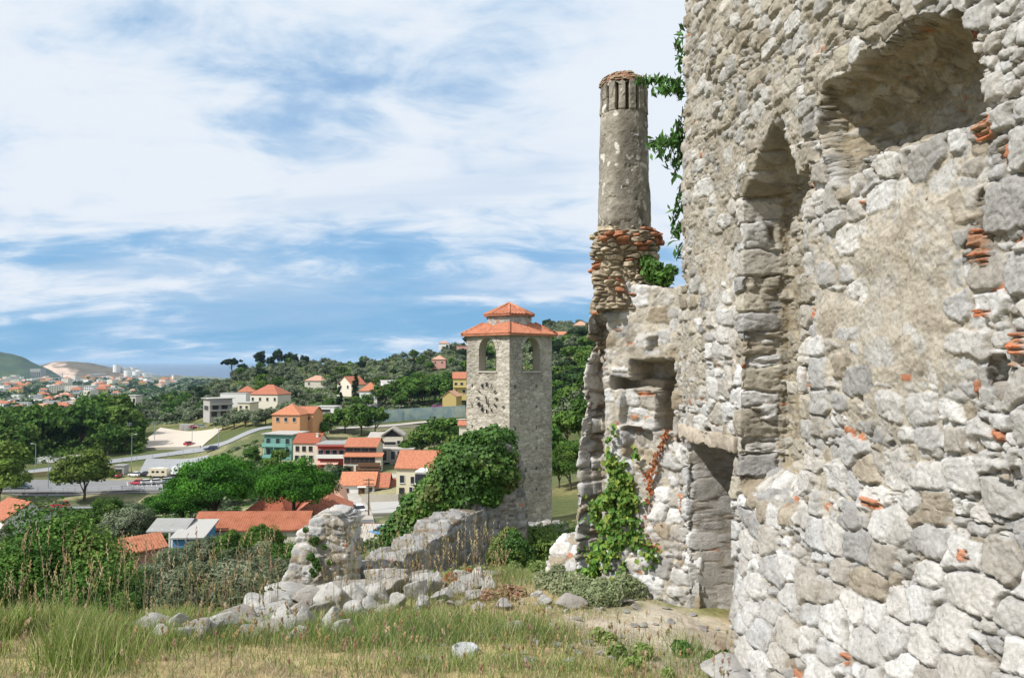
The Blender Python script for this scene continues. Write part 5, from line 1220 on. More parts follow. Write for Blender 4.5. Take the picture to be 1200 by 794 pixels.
house('flat-roofed concrete garage beside the lane below the stone garden wall', 437, 470, 615, 602, 600, 117, 9, 'flat', W_PALE, M_FLAT, 12, [(-.3,.1,1.2,1.0)], ov=.15, name='garage', cat='garage')
house('low shed with a pale grey sloping roof at the bottom of the lane', 419, 446, 660, 645, 628, 88, 5, 'shed', W_STONE, M_ASB, 3, name='shed', cat='shed')
house('small shed with a bright orange roof next to the pale sloping roof', 447, 461, 655, 643, 631, 90, 4, 'shed', W_STONE, M_TILE, 3, name='shed', cat='shed')
house('tiny rust-brown flat roof over the lane above the pale sloping roof', 420, 435, 630, 621, 618, 98, 3, 'flat', W_STONE, M_TILE_D, 0, ov=.1, name='shed', cat='shed')
# big old roofs under the pines
house('large hip roofed building with dark red tiles directly below the two pines', 283, 338, 618, 604, 577, 108, 12, 'hip', W_PALE, M_TILE_D, -10, rowwin(4, -.35, .35, .2, 1.0, 1.2), found=3)
house('large pyramid-like roof of faded pinkish tiles right of the pines', 352, 405, 612, 590, 564, 118, 14, 'hip', W_PALE, M_TILE_P, 14, found=3)
house('broad red hip roof in front of the faded pinkish roof', 346, 408, 620, 604, 583, 108, 9, 'hip', W_PALE, M_TILE, 10, found=3)
house('long narrow building with a rusty red tiled roof in front of the pines', 227, 356, 632, 620, 605, 96, 6, 'gable', W_PALE, M_TILE_R, 2, found=3)
# left foreground
h_ = house('white house with orange roof and dark lettering on its gable, at the left edge', -34, 18, 640, 606, 590, 122, 7.6, 'gable', W_WHITE, M_TILE, -33, [(-.2,.4,1,1.2)], found=2)
mr_ = Matrix.Translation((h_['w']/2+0.03, 3.8, 0))@Matrix.Rotation(math.pi/2, 4, 'Z'); sb = MB()
for i, g in enumerate([.3, .22, .3, .18, .3, .25, .3, .2]): sb.box(-1.9+i*.48, -1.9+i*.48+g, -.06, -.002, h_['h']*.92, h_['h']*.92+.42)
sb.v = [tuple(mr_@Vector(v)) for v in sb.v]; sb.build('lettering', M_DARK, h_)
mb = MB(); mb.box(h_['w']/2-.45, h_['w']/2+.0, -.09, -.003, -1, h_['h']-.1); mb.build('corner_pilaster', W_PINK, h_)
h_ = house('pink gabled house with an orange roof and a blue porch among the olives', 96, 128, 668, 648, 637, 80, 6.2, 'gable_y', W_PINK, M_TILE, -40, [(0,.95,.6,.9,'w',M_FRAME),(-.2,.15,1.0,1.5)], found=2, ov=.5)
awning(h_, -.5, .5, .62, 1.6, W_WHITE, .25, 'porch_roof')
mb = MB(); mb.box(-.48*h_['w'], .48*h_['w'], -1.7, -1.6, -.3, .75); mb.build('porch_rail', W_BLUE, h_)
h_ = house('open pavilion with a grey-green roof on white posts above the olives', 176, 214, 640, 622, 613, 92, 5, 'gable', W_WHITE, M_GREY, 0, found=0.5, name='pavilion', cat='pavilion')
for ch in list(h_.children):
    if ch.name.startswith('walls'): bpy.data.objects.remove(ch)
for x in (-.45, -.15, .15, .45):
    for y in (.2, 4.8): mb = MB(); mb.box(x*h_['w']-.1, x*h_['w']+.1, y-.1, y+.1, -2, h_['h']+.2); mb.build('post', W_WHITE, h_)
house('bright blue box building with a light grey roof beside the pavilion', 204, 236, 645, 630, 621, 90, 5, 'shed', W_BLUE, M_FLAT, 4, found=1, name='shed', cat='shed')
# car park and hillside
house('long pale prefabricated building behind the upper road on the left', 44, 82, 552, 537, 534, 262, 8, 'flat', W_WHITE, M_FLAT, 6, [(-.4,.1,1.0,1.8,'g'),(-.1,.1,3.0,2.6,'g')], ov=.1)
h_ = house('small open-fronted bus shelter at the back of the car park', 133, 145, 558, 546, 545, 243, 3, 'flat', W_CONC, M_GREY, 0, [(0,.05,2.2,2.2,'w')], ov=.2, name='shelter', cat='shelter')
h_ = house('unfinished concrete house with open floors on the hillside left of the orange roofs', 246, 272, 488, 467, 465, 330, 9, 'flat', W_CONC, M_FLAT, 38, [(-.3,.02,2.4,2.2,'w',W_CONC),(.1,.02,2.4,2.2,'w',W_CONC),(-.25,.38,2.6,2.0,'w',W_CONC),(.15,.38,2.6,2.0,'w',W_CONC)], [('L', 0, .35, 6, 2)], ov=.9)
bal(h_, -.5, .5, .34, 1.3, W_CONC, .6); bal(h_, -.5, .5, .68, 1.3, W_CONC, .6)
house('plain white box behind the unfinished concrete house', 258, 288, 472, 461, 459, 350, 6, 'flat', W_WHITE, M_FLAT, 0, [(-.3,.4,1.2,1.0)], ov=.1)
house('small orange hip roofed house left of the larger cream one on the hillside', 279, 298, 466, 459, 452, 356, 8, 'hip', W_PALE, M_TILE, 12, rowwin(2, -.3, .3, .3, 1, 1.2))
h_ = house('cream and pink house with a broad orange hip roof on the hillside', 291, 327, 474, 462, 451, 335, 11, 'hip', W_PALE, M_TILE, -14, rowwin(4, -.4, .4, .4, 1, 1.3), [('L', 0, .4, 1, 1.2)])
house('cream flat-roofed garden house beside the palm', 278, 293, 482, 472, 470, 300, 7, 'flat', W_CREAM, M_FLAT, -10, rowwin(2, -.25, .25, .35, 1, 1.1), ov=.3)
house('pale house with orange roof half behind olives, left of the cypress', 391, 416, 458, 450, 441, 372, 9, 'gable_y', W_PALE, M_TILE, -38, rowwin(2, -.25, .25, .4, 1.2, 1.4))
house('white house with an orange hip roof right of the tall cypress', 421, 442, 474, 458, 448, 350, 9, 'hip', W_WHITE, M_TILE, -4, [(.15,.55,1.1,1.2)])
house('low grey roofed house among the olives left of the pale one', 357, 382, 452, 446, 440, 430, 10, 'hip', W_PALE, M_TILE_P, 0, rowwin(2, -.3, .3, .3, 1, 1))
h_ = house('white two-storey flat-roofed house above the sports court', 450, 476, 462, 450, 446, 385, 9, 'shed', W_WHITE, M_FLAT, 20, rowwin(3, -.3, .3, .3, 1.4, 1.4))
house('pink house high on the slope near the ridge', 506, 522, 428, 421, 416, 500, 9, 'hip', W_PINK, M_TILE_P, 0, rowwin(2, -.25, .25, .35, 1, 1.2))
house('pink block house touching the left edge of the tower roof', 535, 549, 414, 405, 404, 560, 9, 'flat', W_PINK, M_TILE_P, 0, rowwin(2, -.25, .25, .35, 1.2, 1.4))
house('tiny pale house right on the skyline left of the tower', 514, 526, 407, 402, 399, 640, 8, 'hip', W_WHITE, M_TILE_P, 0)
h_ = house('yellow house with an orange roof directly left of the tower', 531, 552, 462, 443, 436, 330, 9, 'gable', W_YEL, M_TILE, 4, rowwin(3, -.35, .3, .55, 1.1, 1.3)+rowwin(2, -.35, .1, .1, 1.1, 1.3)); bal(h_, -.5, .5, .45, 1.0, W_YEL, .8)
house('dull yellow gabled shed with blank walls below the yellow house', 518, 535, 480, 464, 458, 318, 7, 'gable_y', wallmat('ochre_render', (0.46, 0.36, 0.15)), M_TILE_P, -15, name='shed', cat='shed')
house('tiny orange roofed house on the crest beside the dark trees', 340, 349, 432, 428, 425, 645, 6, 'gable', W_PINK, M_TILE, 0)
house('long low house with orange roof on the slope right of the tower top', 652, 680, 398, 392, 388, 420, 9, 'gable', W_PALE, M_TILE, 0, rowwin(4, -.35, .35, .3, 1, 1.2))
house('white house on the slope seen right above the orange roof by the tower', 672, 690, 388, 381, 376, 520, 9, 'hip', W_PALE, M_TILE_P, 0, rowwin(2, -.25, .25, .3, 1.2, 1.4))
house('small orange roofed hut half hidden at the left foot of the tower', 538, 552, 480+25, 498, 494, 170, 5, 'gable', W_PALE, M_TILE, 0, name='shed', cat='shed')
# retaining and garden walls, fences
def wallthing(name, label, pts, h, th, m, cat='wall', lift=0.0): o = ribbon(name, pts, th, m, lift, 3.0, 0, h, thick=1); return tag(o, label, cat)
wallthing('retaining_wall', 'long dark stone retaining wall below the car park', [hit(-30, 578.5), hit(60, 577.5), hit(130, 577), hit(200, 576), hit(226, 574)], 0.5, 0.6, mat('dark_stone_wall', (0.20, 0.185, 0.16), 0.95, var=0.4, scale=0.8, bump=1, bscale=2, bdist=0.3))
wallthing('bank_wall', 'yellowish low wall along the back of the car park under the upper road', [hit(-20, 565), hit(20, 561), hit(70, 556), hit(132, 553)], 1.6, 0.5, mat('yellow_stone_wall', (0.40, 0.32, 0.18), 0.95, var=0.3, scale=0.4))
wallthing('pitch_wall', 'low grey wall along the near side of the gravel ground', [hit(160, 527), hit(200, 526), hit(235, 525)], 0.9, 0.5, W_STONE)
wallthing('garden_wall', 'grey stone garden wall below the white cottage', [hit(425, 590), hit(440, 590), hit(455, 591), hit(468, 590)], 1.7, 0.5, W_STONE)
wallthing('village_wall', 'dark stone terrace wall between the turquoise house and the court', [hit(385, 507), hit(420, 503), hit(470, 501), hit(540, 498)], 0.8, 0.5, W_STONE)
def fence(label, pts, h, m, name='fence', posts=3.0, infill=None):
    q = [Vector(p) for p in pts]; root = empty(name, q[0]); tag(root, label, 'fence'); bars = MB(); n = 0; allp = []
    for a, b in zip(q[:-1], q[1:]):
        k = max(1, int((b-a).length/posts)); allp += [a.lerp(b, i/k) for i in range(k)]
    allp.append(q[-1]); allp = [Vector((p.x, p.y, Hs(p.x, p.y)+.3))-q[0] for p in allp]
    for p in allp: mb = MB(); mb.box(p.x-.05, p.x+.05, p.y-.05, p.y+.05, p.z-1, p.z+h); mb.build('post', m, root)
    for a, b in zip(allp[:-1], allp[1:]):
        for t in (1.0, 0.5): bars.tube(a+Vector((0, 0, h*t)), b+Vector((0, 0, h*t)), .035, .035, 5)
    bars.build('rail', m, root)
    if infill:
        mb = MB(); nrm = Vector((-(b-a).y, (b-a).x, 0)).normalized()*.02
        for a, b in zip(allp[:-1], allp[1:]):
            p = [a-nrm, b-nrm, b+nrm, a+nrm]; mb.add([tuple(v) for v in p]+[(v.x, v.y, v.z+h*.97) for v in p], [(0,1,5,4),(1,2,6,5),(2,3,7,6),(3,0,4,7),(4,5,6,7)])
        mb.build('mesh_panel', infill, root)
    return root
M_GALV = mat('galvanised_steel', (0.36, 0.40, 0.46), 0.5, var=0.1, metal=0.3); M_NET = mat('windbreak_net', (0.27, 0.38, 0.41), 0.8, var=0.25, scale=0.25, base2=(0.33, 0.40, 0.34)); M_NETO = mat('orange_net', (0.52, 0.34, 0.20), 0.8, var=0.3, scale=0.4)
fence('grey railing along the near edge of the car park', [hit(-20, 577), hit(60, 576), hit(130, 575.5), hit(222, 573)], 1.1, M_GALV)
fence('grey railing along the upper road', [hit(20, 556), hit(60, 552), hit(110, 545), hit(160, 539), hit(215, 531), hit(250, 525)], 1.0, M_GALV, posts=4)
fence('grey railing along the lower road beside the red car', [hit(40, 600), hit(90, 599), hit(150, 597)], 1.0, M_GALV)
fence('high court fence hung with blue-green netting', [hit(408, 499), hit(440, 496), hit(480, 493), hit(545, 489)], 4.6, M_GALV, posts=4, infill=M_NET, name='court_fence')
fence('faded orange stretch of court fence nearest the tower', [hit(546, 489), hit(600, 485)], 4.0, M_GALV, posts=4, infill=M_NETO, name='court_fence')
fence('green net fence at the left end of the court', [hit(380, 501), hit(407, 499)], 3.2, M_GALV, posts=4, infill=mat('green_net', (0.24, 0.33, 0.20), 0.8, var=0.2), name='court_fence')

# the town on the plain: far houses, too small to show parts
def far_proto(i, w, d, h, wm, rm, hip):
    mb = MB(); mb.box(-w/2, w/2, -d/2, d/2, -2, h); n0 = len(mb.f); o = .4
    if hip: mb.add([(-w/2-o,-d/2-o,h+.02),(w/2+o,-d/2-o,h+.02),(w/2+o,d/2+o,h+.02),(-w/2-o,d/2+o,h+.02),(-w/4,0,h+2.6),(w/4,0,h+2.6)], [(0,1,5,4),(1,2,5),(2,3,4,5),(3,0,4),(3,2,1,0)])
    else: mb.box(-w/2-.1, w/2+.1, -d/2-.1, d/2+.1, h+.02, h+.5)
    wn = len(mb.f)
    for k in range(int(w//3)):
        for f in range(int(h//2.8)):
            x = -w/2+1.5+k*3; z = .9+f*2.8; mb.add([(x-.5,-d/2-.03,z),(x+.5,-d/2-.03,z),(x+.5,-d/2-.03,z+1.3),(x-.5,-d/2-.03,z+1.3)], [(0,1,2,3)])
    me = bpy.data.meshes.new('town_house'); me.from_pydata(mb.v, [], mb.f)
    for m in (wm, rm, M_GLASS): me.materials.append(m)
    for q, p in enumerate(me.polygons): p.material_index = 0 if q < n0 else (1 if q < wn else 2)
    return me
TP = [(far_proto(0, 11, 9, 6, W_WHITE, M_TILE, True), 'white', 'orange roof'), (far_proto(1, 10, 9, 5.5, W_PALE, M_TILE_P, True), 'cream', 'faded roof'), (far_proto(2, 14, 10, 8, W_WHITE, M_FLAT, False), 'white', 'flat roof'), (far_proto(3, 13, 9, 6, W_YEL, M_TILE, True), 'yellow', 'orange roof'),
      (far_proto(4, 22, 12, 5, W_WHITE, M_FLAT, False), 'long white', 'flat roof'), (far_proto(5, 12, 9, 6, W_PINK, M_TILE, True), 'pink', 'orange roof'), (far_proto(6, 16, 12, 12, W_PALE, M_FLAT, False), 'tall cream', 'flat roof')]
random.seed(21); taken = []
while len(taken) < 250:
    px = random.uniform(-45, 215); Y = 470*(3500/470)**random.random(); lim = 110+58*math.log(Y/470)
    if px > lim: continue
    x = ray(px, 424)[0]*Y
    if any((x-a)**2+(Y-b)**2 < 400 for a, b in taken): continue
    taken.append((x, Y)); me, cn, rn = random.choice(TP[:6] if Y < 1200 else TP)
    o = bpy.data.objects.new('town_house', me); COL.objects.link(o); s = random.uniform(.8, 1.25)*(1.0 if Y < 1400 else 1.35); o.location = (x, Y, Hs(x, Y)); o.scale = (s, s, s*random.uniform(.8, 1.1)); o.rotation_euler = (0, 0, random.uniform(-.7, .7))
    tag(o, 'small distant %s house with %s on the plain of the town' % (cn, rn), 'house', '%s houses with %s on the plain' % (cn, rn))
# the few buildings that stand out there
def block(name, label, x0, x1, yb, yt, Y, depth, wm, rm, rows=2, cols=5, rot=0):
    k = Y/FPX; c = at((x0+x1)/2, yb, Y); w = (x1-x0)*k; h = (yb-yt)*k; root = empty(name, c, R(rot)); tag(root, label, 'building')
    mb = MB(); mb.box(-w/2, w/2, 0, depth, -8, h); mb.build('walls', wm, root); mb = MB(); mb.box(-w/2-.3, w/2+.3, -.3, depth+.3, h+.02, h+.6); mb.build('roof', rm, root)
    for i in range(cols):
        for j in range(rows):
            x = (-.5+(i+.5)/cols)*w; z = (j+.3)/rows*h; mb = MB(); mb.box(x-w/cols*.3, x+w/cols*.3, -.1, -.01, z, z+h/rows*.45); mb.build('window', M_GLASS, root)
    return root
block('block_building', 'white block at the foot of the hill shoulder', 141, 159, 475, 464, 560, 10, W_PALE, M_FLAT, 1, 4)
block('warehouse', 'long white warehouse in the middle of the plain', 73, 97, 478, 471, 800, 20, W_WHITE, M_FLAT, 1, 6)
house('white gabled house with a small orange roof near the tree belt', 94, 111, 486, 477, 472, 560, 10, 'gable_y', W_WHITE, M_TILE, -25, rowwin(2, -.2, .2, .3, 1.2, 1.4))
house('white house with broad orange roof at the far left above the tree belt', 0, 26, 502, 496, 490, 430, 10, 'hip', W_PALE, M_TILE, 0, rowwin(4, -.35, .35, .3, 1.1, 1.3))
block('apartment_building', 'white modern apartment block in the distance', 96, 109, 460, 452, 1500, 20, W_WHITE, M_FLAT, 3, 5)
block('apartment_building', 'grey office row right of the white apartment block', 110, 136, 461, 455, 1550, 20, W_CONC, M_FLAT, 2, 8)
block('silo', 'tall grey grain silo by the port', 35, 47, 446, 432, 3300, 40, W_CONC, M_FLAT, 1, 5)
block('warehouse', 'long pale green port warehouse below the silo', 36, 68, 451, 443, 3000, 60, wallmat('pale_green', (0.42, 0.52, 0.48)), M_FLAT, 1, 8)
block('warehouse', 'long low white warehouse right of the green one', 110, 178, 450, 446, 3200, 60, W_WHITE, M_FLAT, 1, 10)
def tanks():
    for i, (px, Y, r) in enumerate([(137,3850,18),(147,3880,22),(156,3900,22),(164,3850,20),(150,3700,18),(160,3680,18),(170,3700,20),(176,3800,18)]):
        p = at(px, [430,433,433,436,437,438,440,440][i], Y); me = MB(); me.tube((0,0,-40),(0,0,12),r,r,20); o = me.build('storage_tank', W_WHITE); o.location = p
        tag(o, 'round white storage tank on the end of the quarried headland', 'tank', 'storage tanks by the port')
tanks()
for i, px in enumerate((73, 108, 116, 179, 186, 198)):
    p = at(px, 447, 3350); mb = MB(); mb.tube((0,0,-10),(0,0,38),1.5,1.2,6); mb.tube((-22,0,30),(30,0,34),1.0,.8,6); mb.tube((0,0,38),(-22,0,31),.4,.4,4); mb.tube((0,0,38),(30,0,34.6),.4,.4,4); o = mb.build('harbour_crane', M_GALV); o.location = p
    tag(o, 'thin blue-grey harbour crane standing in the port', 'crane', 'harbour cranes')
# ------------------------------------------------------------------ cars, lamps, poles
M_TYRE = mat('tyre', (0.02, 0.02, 0.02), 0.9); M_RIM = mat('rim', (0.45, 0.45, 0.46), 0.4, metal=0.7); M_CARGL = mat('car_glass', (0.02, 0.025, 0.03), 0.08, spec=0.7)
M_HEAD = mat('headlight_lens', (0.75, 0.75, 0.72), 0.1, spec=0.7); M_TAIL = mat('tail_lens', (0.35, 0.01, 0.01), 0.2)
def paint(n, c): return mat(n, c, 0.25, var=0.03, spec=0.6, base2=c)
P_WHITE = paint('white_paint', (0.72, 0.72, 0.72)); P_RED = paint('red_paint', (0.42, 0.02, 0.03)); P_PINK = paint('faded_red_paint', (0.50, 0.07, 0.10)); P_BLACK = paint('black_paint', (0.02, 0.02, 0.025)); P_NAVY = paint('navy_paint', (0.02, 0.03, 0.07)); P_TEAL = paint('teal_paint', (0.015, 0.05, 0.065))
P_SILV = paint('silver_paint', (0.42, 0.45, 0.48)); P_BLUE = paint('blue_paint', (0.10, 0.28, 0.50)); P_IVORY = paint('ivory_paint', (0.62, 0.56, 0.42))
def car(label, px, py, rz, pt, L=4.1, Wd=1.72, Hh=1.45, suv=0.0, loc=None):
    p = loc or hit(px, py, y0=60); root = empty('parked_car', (p.x, p.y, p.z+0.22), R(rz)); tag(root, label, 'car')
    prof = [(-L/2, .45), (-L/2+.05, .25), (L/2-.1, .22), (L/2, .42), (L/2-.05, .68), (L/2-.9, .86+suv*.1), (-L/2+.12, .92+suv*.1), (-L/2, .75)]
    hw = Wd/2; mb = MB(); n = len(prof)
    for y, sc in ((-hw, .94), (-hw*.93, 1.0), (hw*.93, 1.0), (hw, .94)): mb.v += [(x, y, .45+(z-.45)*sc) for x, z in prof]
    for k in range(3): mb.f += [(k*n+i, k*n+(i+1) % n, (k+1)*n+(i+1) % n, (k+1)*n+i) for i in range(n)]
    mb.f += [tuple(range(n-1, -1, -1)), tuple(range(3*n, 4*n))]
    mb.build('body', pt, root, bevel=0.03)
    b0, b1, t0, t1 = -L/2+.25, L/2-1.05, -L/2+.65+(-.3*suv), L/2-1.85; zb, zt = .90+suv*.1, Hh
    def cab(i, zt_, zb_):
        return [(b0+i,-hw*.88+i,zb_),(b1-i,-hw*.88+i,zb_),(b1-i,hw*.88-i,zb_),(b0+i,hw*.88-i,zb_),(t0+i,-hw*.72,zt_),(t1-i,-hw*.72,zt_),(t1-i,hw*.72,zt_),(t0+i,hw*.72,zt_)]
    fs = [(0,3,2,1),(4,5,6,7),(0,1,5,4),(1,2,6,5),(2,3,7,6),(3,0,4,7)]
    MB().add(cab(0, zt-.06, zb-.08), fs).build('windows', M_CARGL, root, bevel=.02)
    r = MB(); r.box(t0-.03, t1+.05, -hw*.74, hw*.74, zt-.07, zt); r.build('roof', pt, root, bevel=.025)
    for x in (-L/2+.75, L/2-.78):
        for y in (-1, 1):
            w = MB(); w.tube((x, y*(hw-.20), .30), (x, y*(hw+.01), .30), .31, .31, 14); t = w.build('wheel', M_TYRE, root); h_ = MB(); h_.tube((x, y*(hw+.012), .30), (x, y*(hw+.025), .30), .19, .18, 10); h_.build('rim', M_RIM, t)
    for y in (-1, 1):
        a = MB(); a.box(L/2-.14, L/2-.01, y*hw*.72-.16, y*hw*.72+.16, .55, .68); a.build('headlight', M_HEAD, root)
        a = MB(); a.box(-L/2-.012, -L/2+.06, y*hw*.78-.1, y*hw*.78+.1, .60, .80); a.build('tail_light', M_TAIL, root)
    return root
car('white hatchback at the back of the car park next to the black car', 158, 558.5, 160, P_WHITE)
car('black car between the white hatchback and the ivory camper', 170, 558, 165, P_BLACK)
car('white car parked behind the row beside the ivory camper', 203, 556.5, 120, P_WHITE, 4.6, 1.85, 1.8, 1)
car('faded red car at the left end of the front row', 161, 568, 172, P_PINK)
car('white car in the front row right beside the faded red one', 173.5, 567.5, 35, P_WHITE)
car('white car in the front row, second from the faded red one', 185.5, 567, 35, P_WHITE)
car('pale silver car in the front row, third from the faded red one', 197.5, 566, 35, P_SILV)
car('grey-blue car at the right end of the front row under the pine', 209, 565.5, 30, P_SILV)
car('dark teal off-road car parked at the left end of the car park', 26, 573, 10, P_TEAL, 4.7, 1.9, 1.85, 1)
car('silver car cut by the left edge beside the dark teal car', 5, 573.5, 10, P_SILV)
car('red car parked inside the small open shelter', 137.5, 559.5, 90, P_RED)
car('bright red car driving on the lower road', 69.5, 595.5, 178, P_RED, 4.5, 1.8, 1.6, .6)
car('dark navy car on the upper road at the corner of the gravel ground', 248, 528, 190, P_NAVY, 4.8, 1.85, 1.5)
car('small red car at the near edge of the gravel ground', 222, 522, 60, P_RED)
car('grey-white car at the far side of the gravel ground', 237, 501.5, 20, P_SILV)
car('tiny dark red car at the far side of the gravel ground by the grey sheds', 228, 502, 20, P_RED)
car('white car on the lane below the white cottage', 419, 602, 118, P_WHITE, 4.3, 1.75, 1.45)
car('light blue car at the foot of the lane beside the pale sloping roof', 448, 632, 150, P_BLUE)
def camper(label, px, py, rz, pt, name='camper_van', L=6.2):
    p = hit(px, py, y0=60); root = empty(name, (p.x, p.y, p.z+.2), R(rz)); tag(root, label, 'camper')
    mb = MB(); mb.prism([(-L/2,.45),(L/2-.2,.45),(L/2,.9),(L/2-.5,1.4),(L/2-.3,2.0),(L/2-.4,2.6),(L/2-.8,2.8),(-L/2+.1,2.8),(-L/2,2.6)], -1.1, 1.1); mb.build('body', pt, root, bevel=.06)
    for x in (-L*.3, -L*.02, L*.2):
        for y in (-1, 1): w = MB(); w.box(x-.45, x+.45, y*1.1-.02, y*1.1+.02, 1.45, 2.05); w.build('window', M_CARGL, root)
    for x in (-L/2+1.1, L/2-1.1):
        for y in (-1, 1): w = MB(); w.tube((x, y*.85, .33), (x, y*1.12, .33), .34, .34, 14); w.build('wheel', M_TYRE, root)
    w = MB(); w.box(-L*.3, L*.1, -.6, .6, 2.803, 2.95); w.build('roof_box', P_WHITE, root)
camper('ivory camper van with a roof box in the middle of the car park', 186, 559.5, 176, P_IVORY)
camper('white camper van at the right end of the car park behind the pine', 213, 557.5, 170, P_WHITE)
for px, l in ((215.5, 'left'), (221, 'right')):
    p = hit(px, 503.5, y0=60); mb = MB(); mb.box(-2.1, 2.1, 0, 2.4, -.5, 2.5); r = empty('container', p); tag(r, 'small grey container at the far edge of the gravel ground, %s one of the pair' % l, 'container'); mb.build('body', W_CONC, r, bevel=.04)
    mb = MB(); mb.box(-.5, .5, -.04, -.005, -.3, 2.0); mb.build('door', M_GREY, r)
def lamp(label, px, yb, yt, Y=None, arm=1.3, side=-1, name='street_lamp', wood=False):
    p = drop(px, Y) if Y else hit(px, yb, y0=60); top = ray(px, yt)[1]*p.y-p.z; root = empty(name, p); tag(root, label, 'street lamp' if name == 'street_lamp' else 'utility pole')
    m = M_GALV if not wood else M_BARK
    mb = MB(); mb.tube((0,0,-1), (0,0,top), .13, .07, 8); mb.build('pole', m, root)
    if name == 'street_lamp':
        mb = MB(); mb.tube((0,0,top-.05), (side*arm,0,top+.15), .05, .04, 6); mb.build('arm', m, root); mb = MB(); mb.box(side*arm-.35, side*arm+.35, -.16, .16, top+.08, top+.25); mb.build('lamp_head', P_WHITE, root, bevel=.03)
    else:
        for z in (.25, .85):
            mb = MB(); mb.box(-.8, .8, -.06, .06, top-z-.06, top-z+.06); c = mb.build('crossarm', m, root)
            for x in (-.7, 0, .7): q = MB(); q.tube((x,0,top-z+.06), (x,0,top-z+.22), .05, .04, 6); q.build('insulator', W_WHITE, c)
    return root
lamp('street lamp in front of the pale prefabricated building', 41.5, 548, 520)
lamp('tall pole behind the pale prefabricated building, left side', 47, 530, 507, name='utility_pole', side=1)
lamp('tall street lamp right of the round plane tree', 154, 553, 509, side=1)
lamp('street lamp on the car park edge left of the round plane tree', 56.5, 572, 538)
lamp('tall thin pole at the near left corner of the gravel ground', 151, 528, 495, name='utility_pole')
lamp('street lamp at the near edge of the gravel ground', 225, 522, 499, side=1)
lamp('street lamp beside the dark navy car', 256, 526, 502)
lamp('pole on the far side of the gravel ground, left of the grey containers', 181, 516, 494, name='utility_pole')
lamp('wooden utility pole beside the white car on the lane', 432, 606, 560, name='utility_pole', wood=True)
lamp('lamp post rising above the court fence', 468, 494, 476, side=1)
lamp('lamp post at the foot of the clock tower on the left', 541, 545, 521, Y=150, side=1)
lamp('thin pole in the trees right of the village court, near the tower', 517, 462, 437, name='utility_pole')
# palm
def palm(label, px, Y, w, hh):
    p = drop(px, Y); root = empty('palm_tree', p); tag(root, label, 'palm tree'); mb = MB(); z = -1
    for i in range(6): mb.tube((0,0,z), (0,0,z+(hh+1)/6), .34-.02*i, .30-.02*i, 9); z += (hh+1)/6
    mb.build('trunk', M_BARK, root, True); g = random.Random(3); r = w/2
    for i in range(30):
        th = i*2.4; el = g.uniform(-.2, 1.2); pts = []; V = []; F = []
        for k in range(8):
            t = k/7; d = r*t*1.1; V += [(0, 0, 0)]*0; x = d*math.cos(el)*(1-.1*t); zz = d*math.sin(el)-1.1*t*t*r*.7; ww = .38*math.sin(math.pi*min(1, t+.12))+.03
            for s in (-1, 0, 1): V.append((x*math.cos(th)-s*ww*math.sin(th), x*math.sin(th)+s*ww*math.cos(th), hh+zz-abs(s)*.22))
            if k: a = (k-1)*3; F += [(a, a+1, a+4, a+3), (a+1, a+2, a+5, a+4)]
        c = np.tile([0.07, 0.12, 0.035], (len(V), 1)); mk('frond', V, np.array(F), M_LEAF, root, False, c)
palm('small palm beside the cream flat-roofed garden house', 300, 297, 5.2, 3.6)
V, F, c, C = clump_crown(14, (2.6, 2.0, 1.5), 1500, .35, [(0.30, 0.05, 0.22), (0.38, 0.08, 0.28), (0.06, 0.12, 0.03)], 5)
p = drop(513, 322); tag(mk('flowering_shrub', V, F, M_TREE, None, False, c, (p.x, p.y, p.z+1.8)), 'purple flowering shrub left of the dull yellow shed', 'shrub')
# ------------------------------------------------------------------ rocks
M_ROCK = stone_mat('loose_rock', 22, 0.015, 0.9)
def rock_mesh(seed, flat=0.7):
    g = np.random.default_rng(seed); bm = bmesh.new(); bmesh.ops.create_icosphere(bm, subdivisions=5, radius=1.0)
    D = np.array([tuple(v.co) for v in bm.verts]); F = np.array([[v.index for v in f.verts] for f in bm.faces]); bm.free(); D = unit(D)
    n = unit(g.normal(size=(15, 3))); c = g.uniform(0.62, 1.0, 15); q = (D@n.T)/c
    r = 1/np.maximum((np.maximum(q, 0.05)**14).sum(1)**(1/14), 0.3)
    P = (D*r[:, None]).astype(np.float32); r = r+0.05*fbm(P, 1.7, 4, seed)+0.015*fbm(P, 8, 3, seed+3)
    V = D*r[:, None]*np.array([1, 0.8, flat]); b = np.array([(0.46, 0.45, 0.425), (0.41, 0.40, 0.38), (0.50, 0.49, 0.46), (0.37, 0.345, 0.31)])[seed % 4]
    c = b*(1+0.15*fbm(P, 1.5, 3, seed+9))[:, None]
    o = mk('rock', V, F, M_ROCK, None, True, np.clip(c, 0.02, 0.8)); me = o.data; bpy.data.objects.remove(o); return me
RM = [rock_mesh(40+i, [0.7, 0.55, 0.8, 0.6, 0.75, 0.5, 0.65, 0.45][i]) for i in range(8)]
def rock(px, py, w, label, group=None, k=None, sx=1.0, sz=1.0, name='rock', sink=0.25, loc=None):
    p = loc or hit(px, py); s = w*p.y/FPX/1.9; o = bpy.data.objects.new(name, RM[random.randrange(8) if k is None else k]); COL.objects.link(o)
    o.location = (p.x, p.y, p.z+s*sz*(0.6-sink)); o.scale = (s*sx, s*random.uniform(.8, 1.1), s*sz); o.rotation_euler = (random.uniform(-.25, .25), random.uniform(-.25, .25), random.uniform(0, 6.28) if sx == 1 else random.uniform(-.2, .2))
    return tag(o, label, 'rock', group)
random.seed(31)
GA = 'grey-white limestone boulder in the tumbled row left of and below the wall stub'
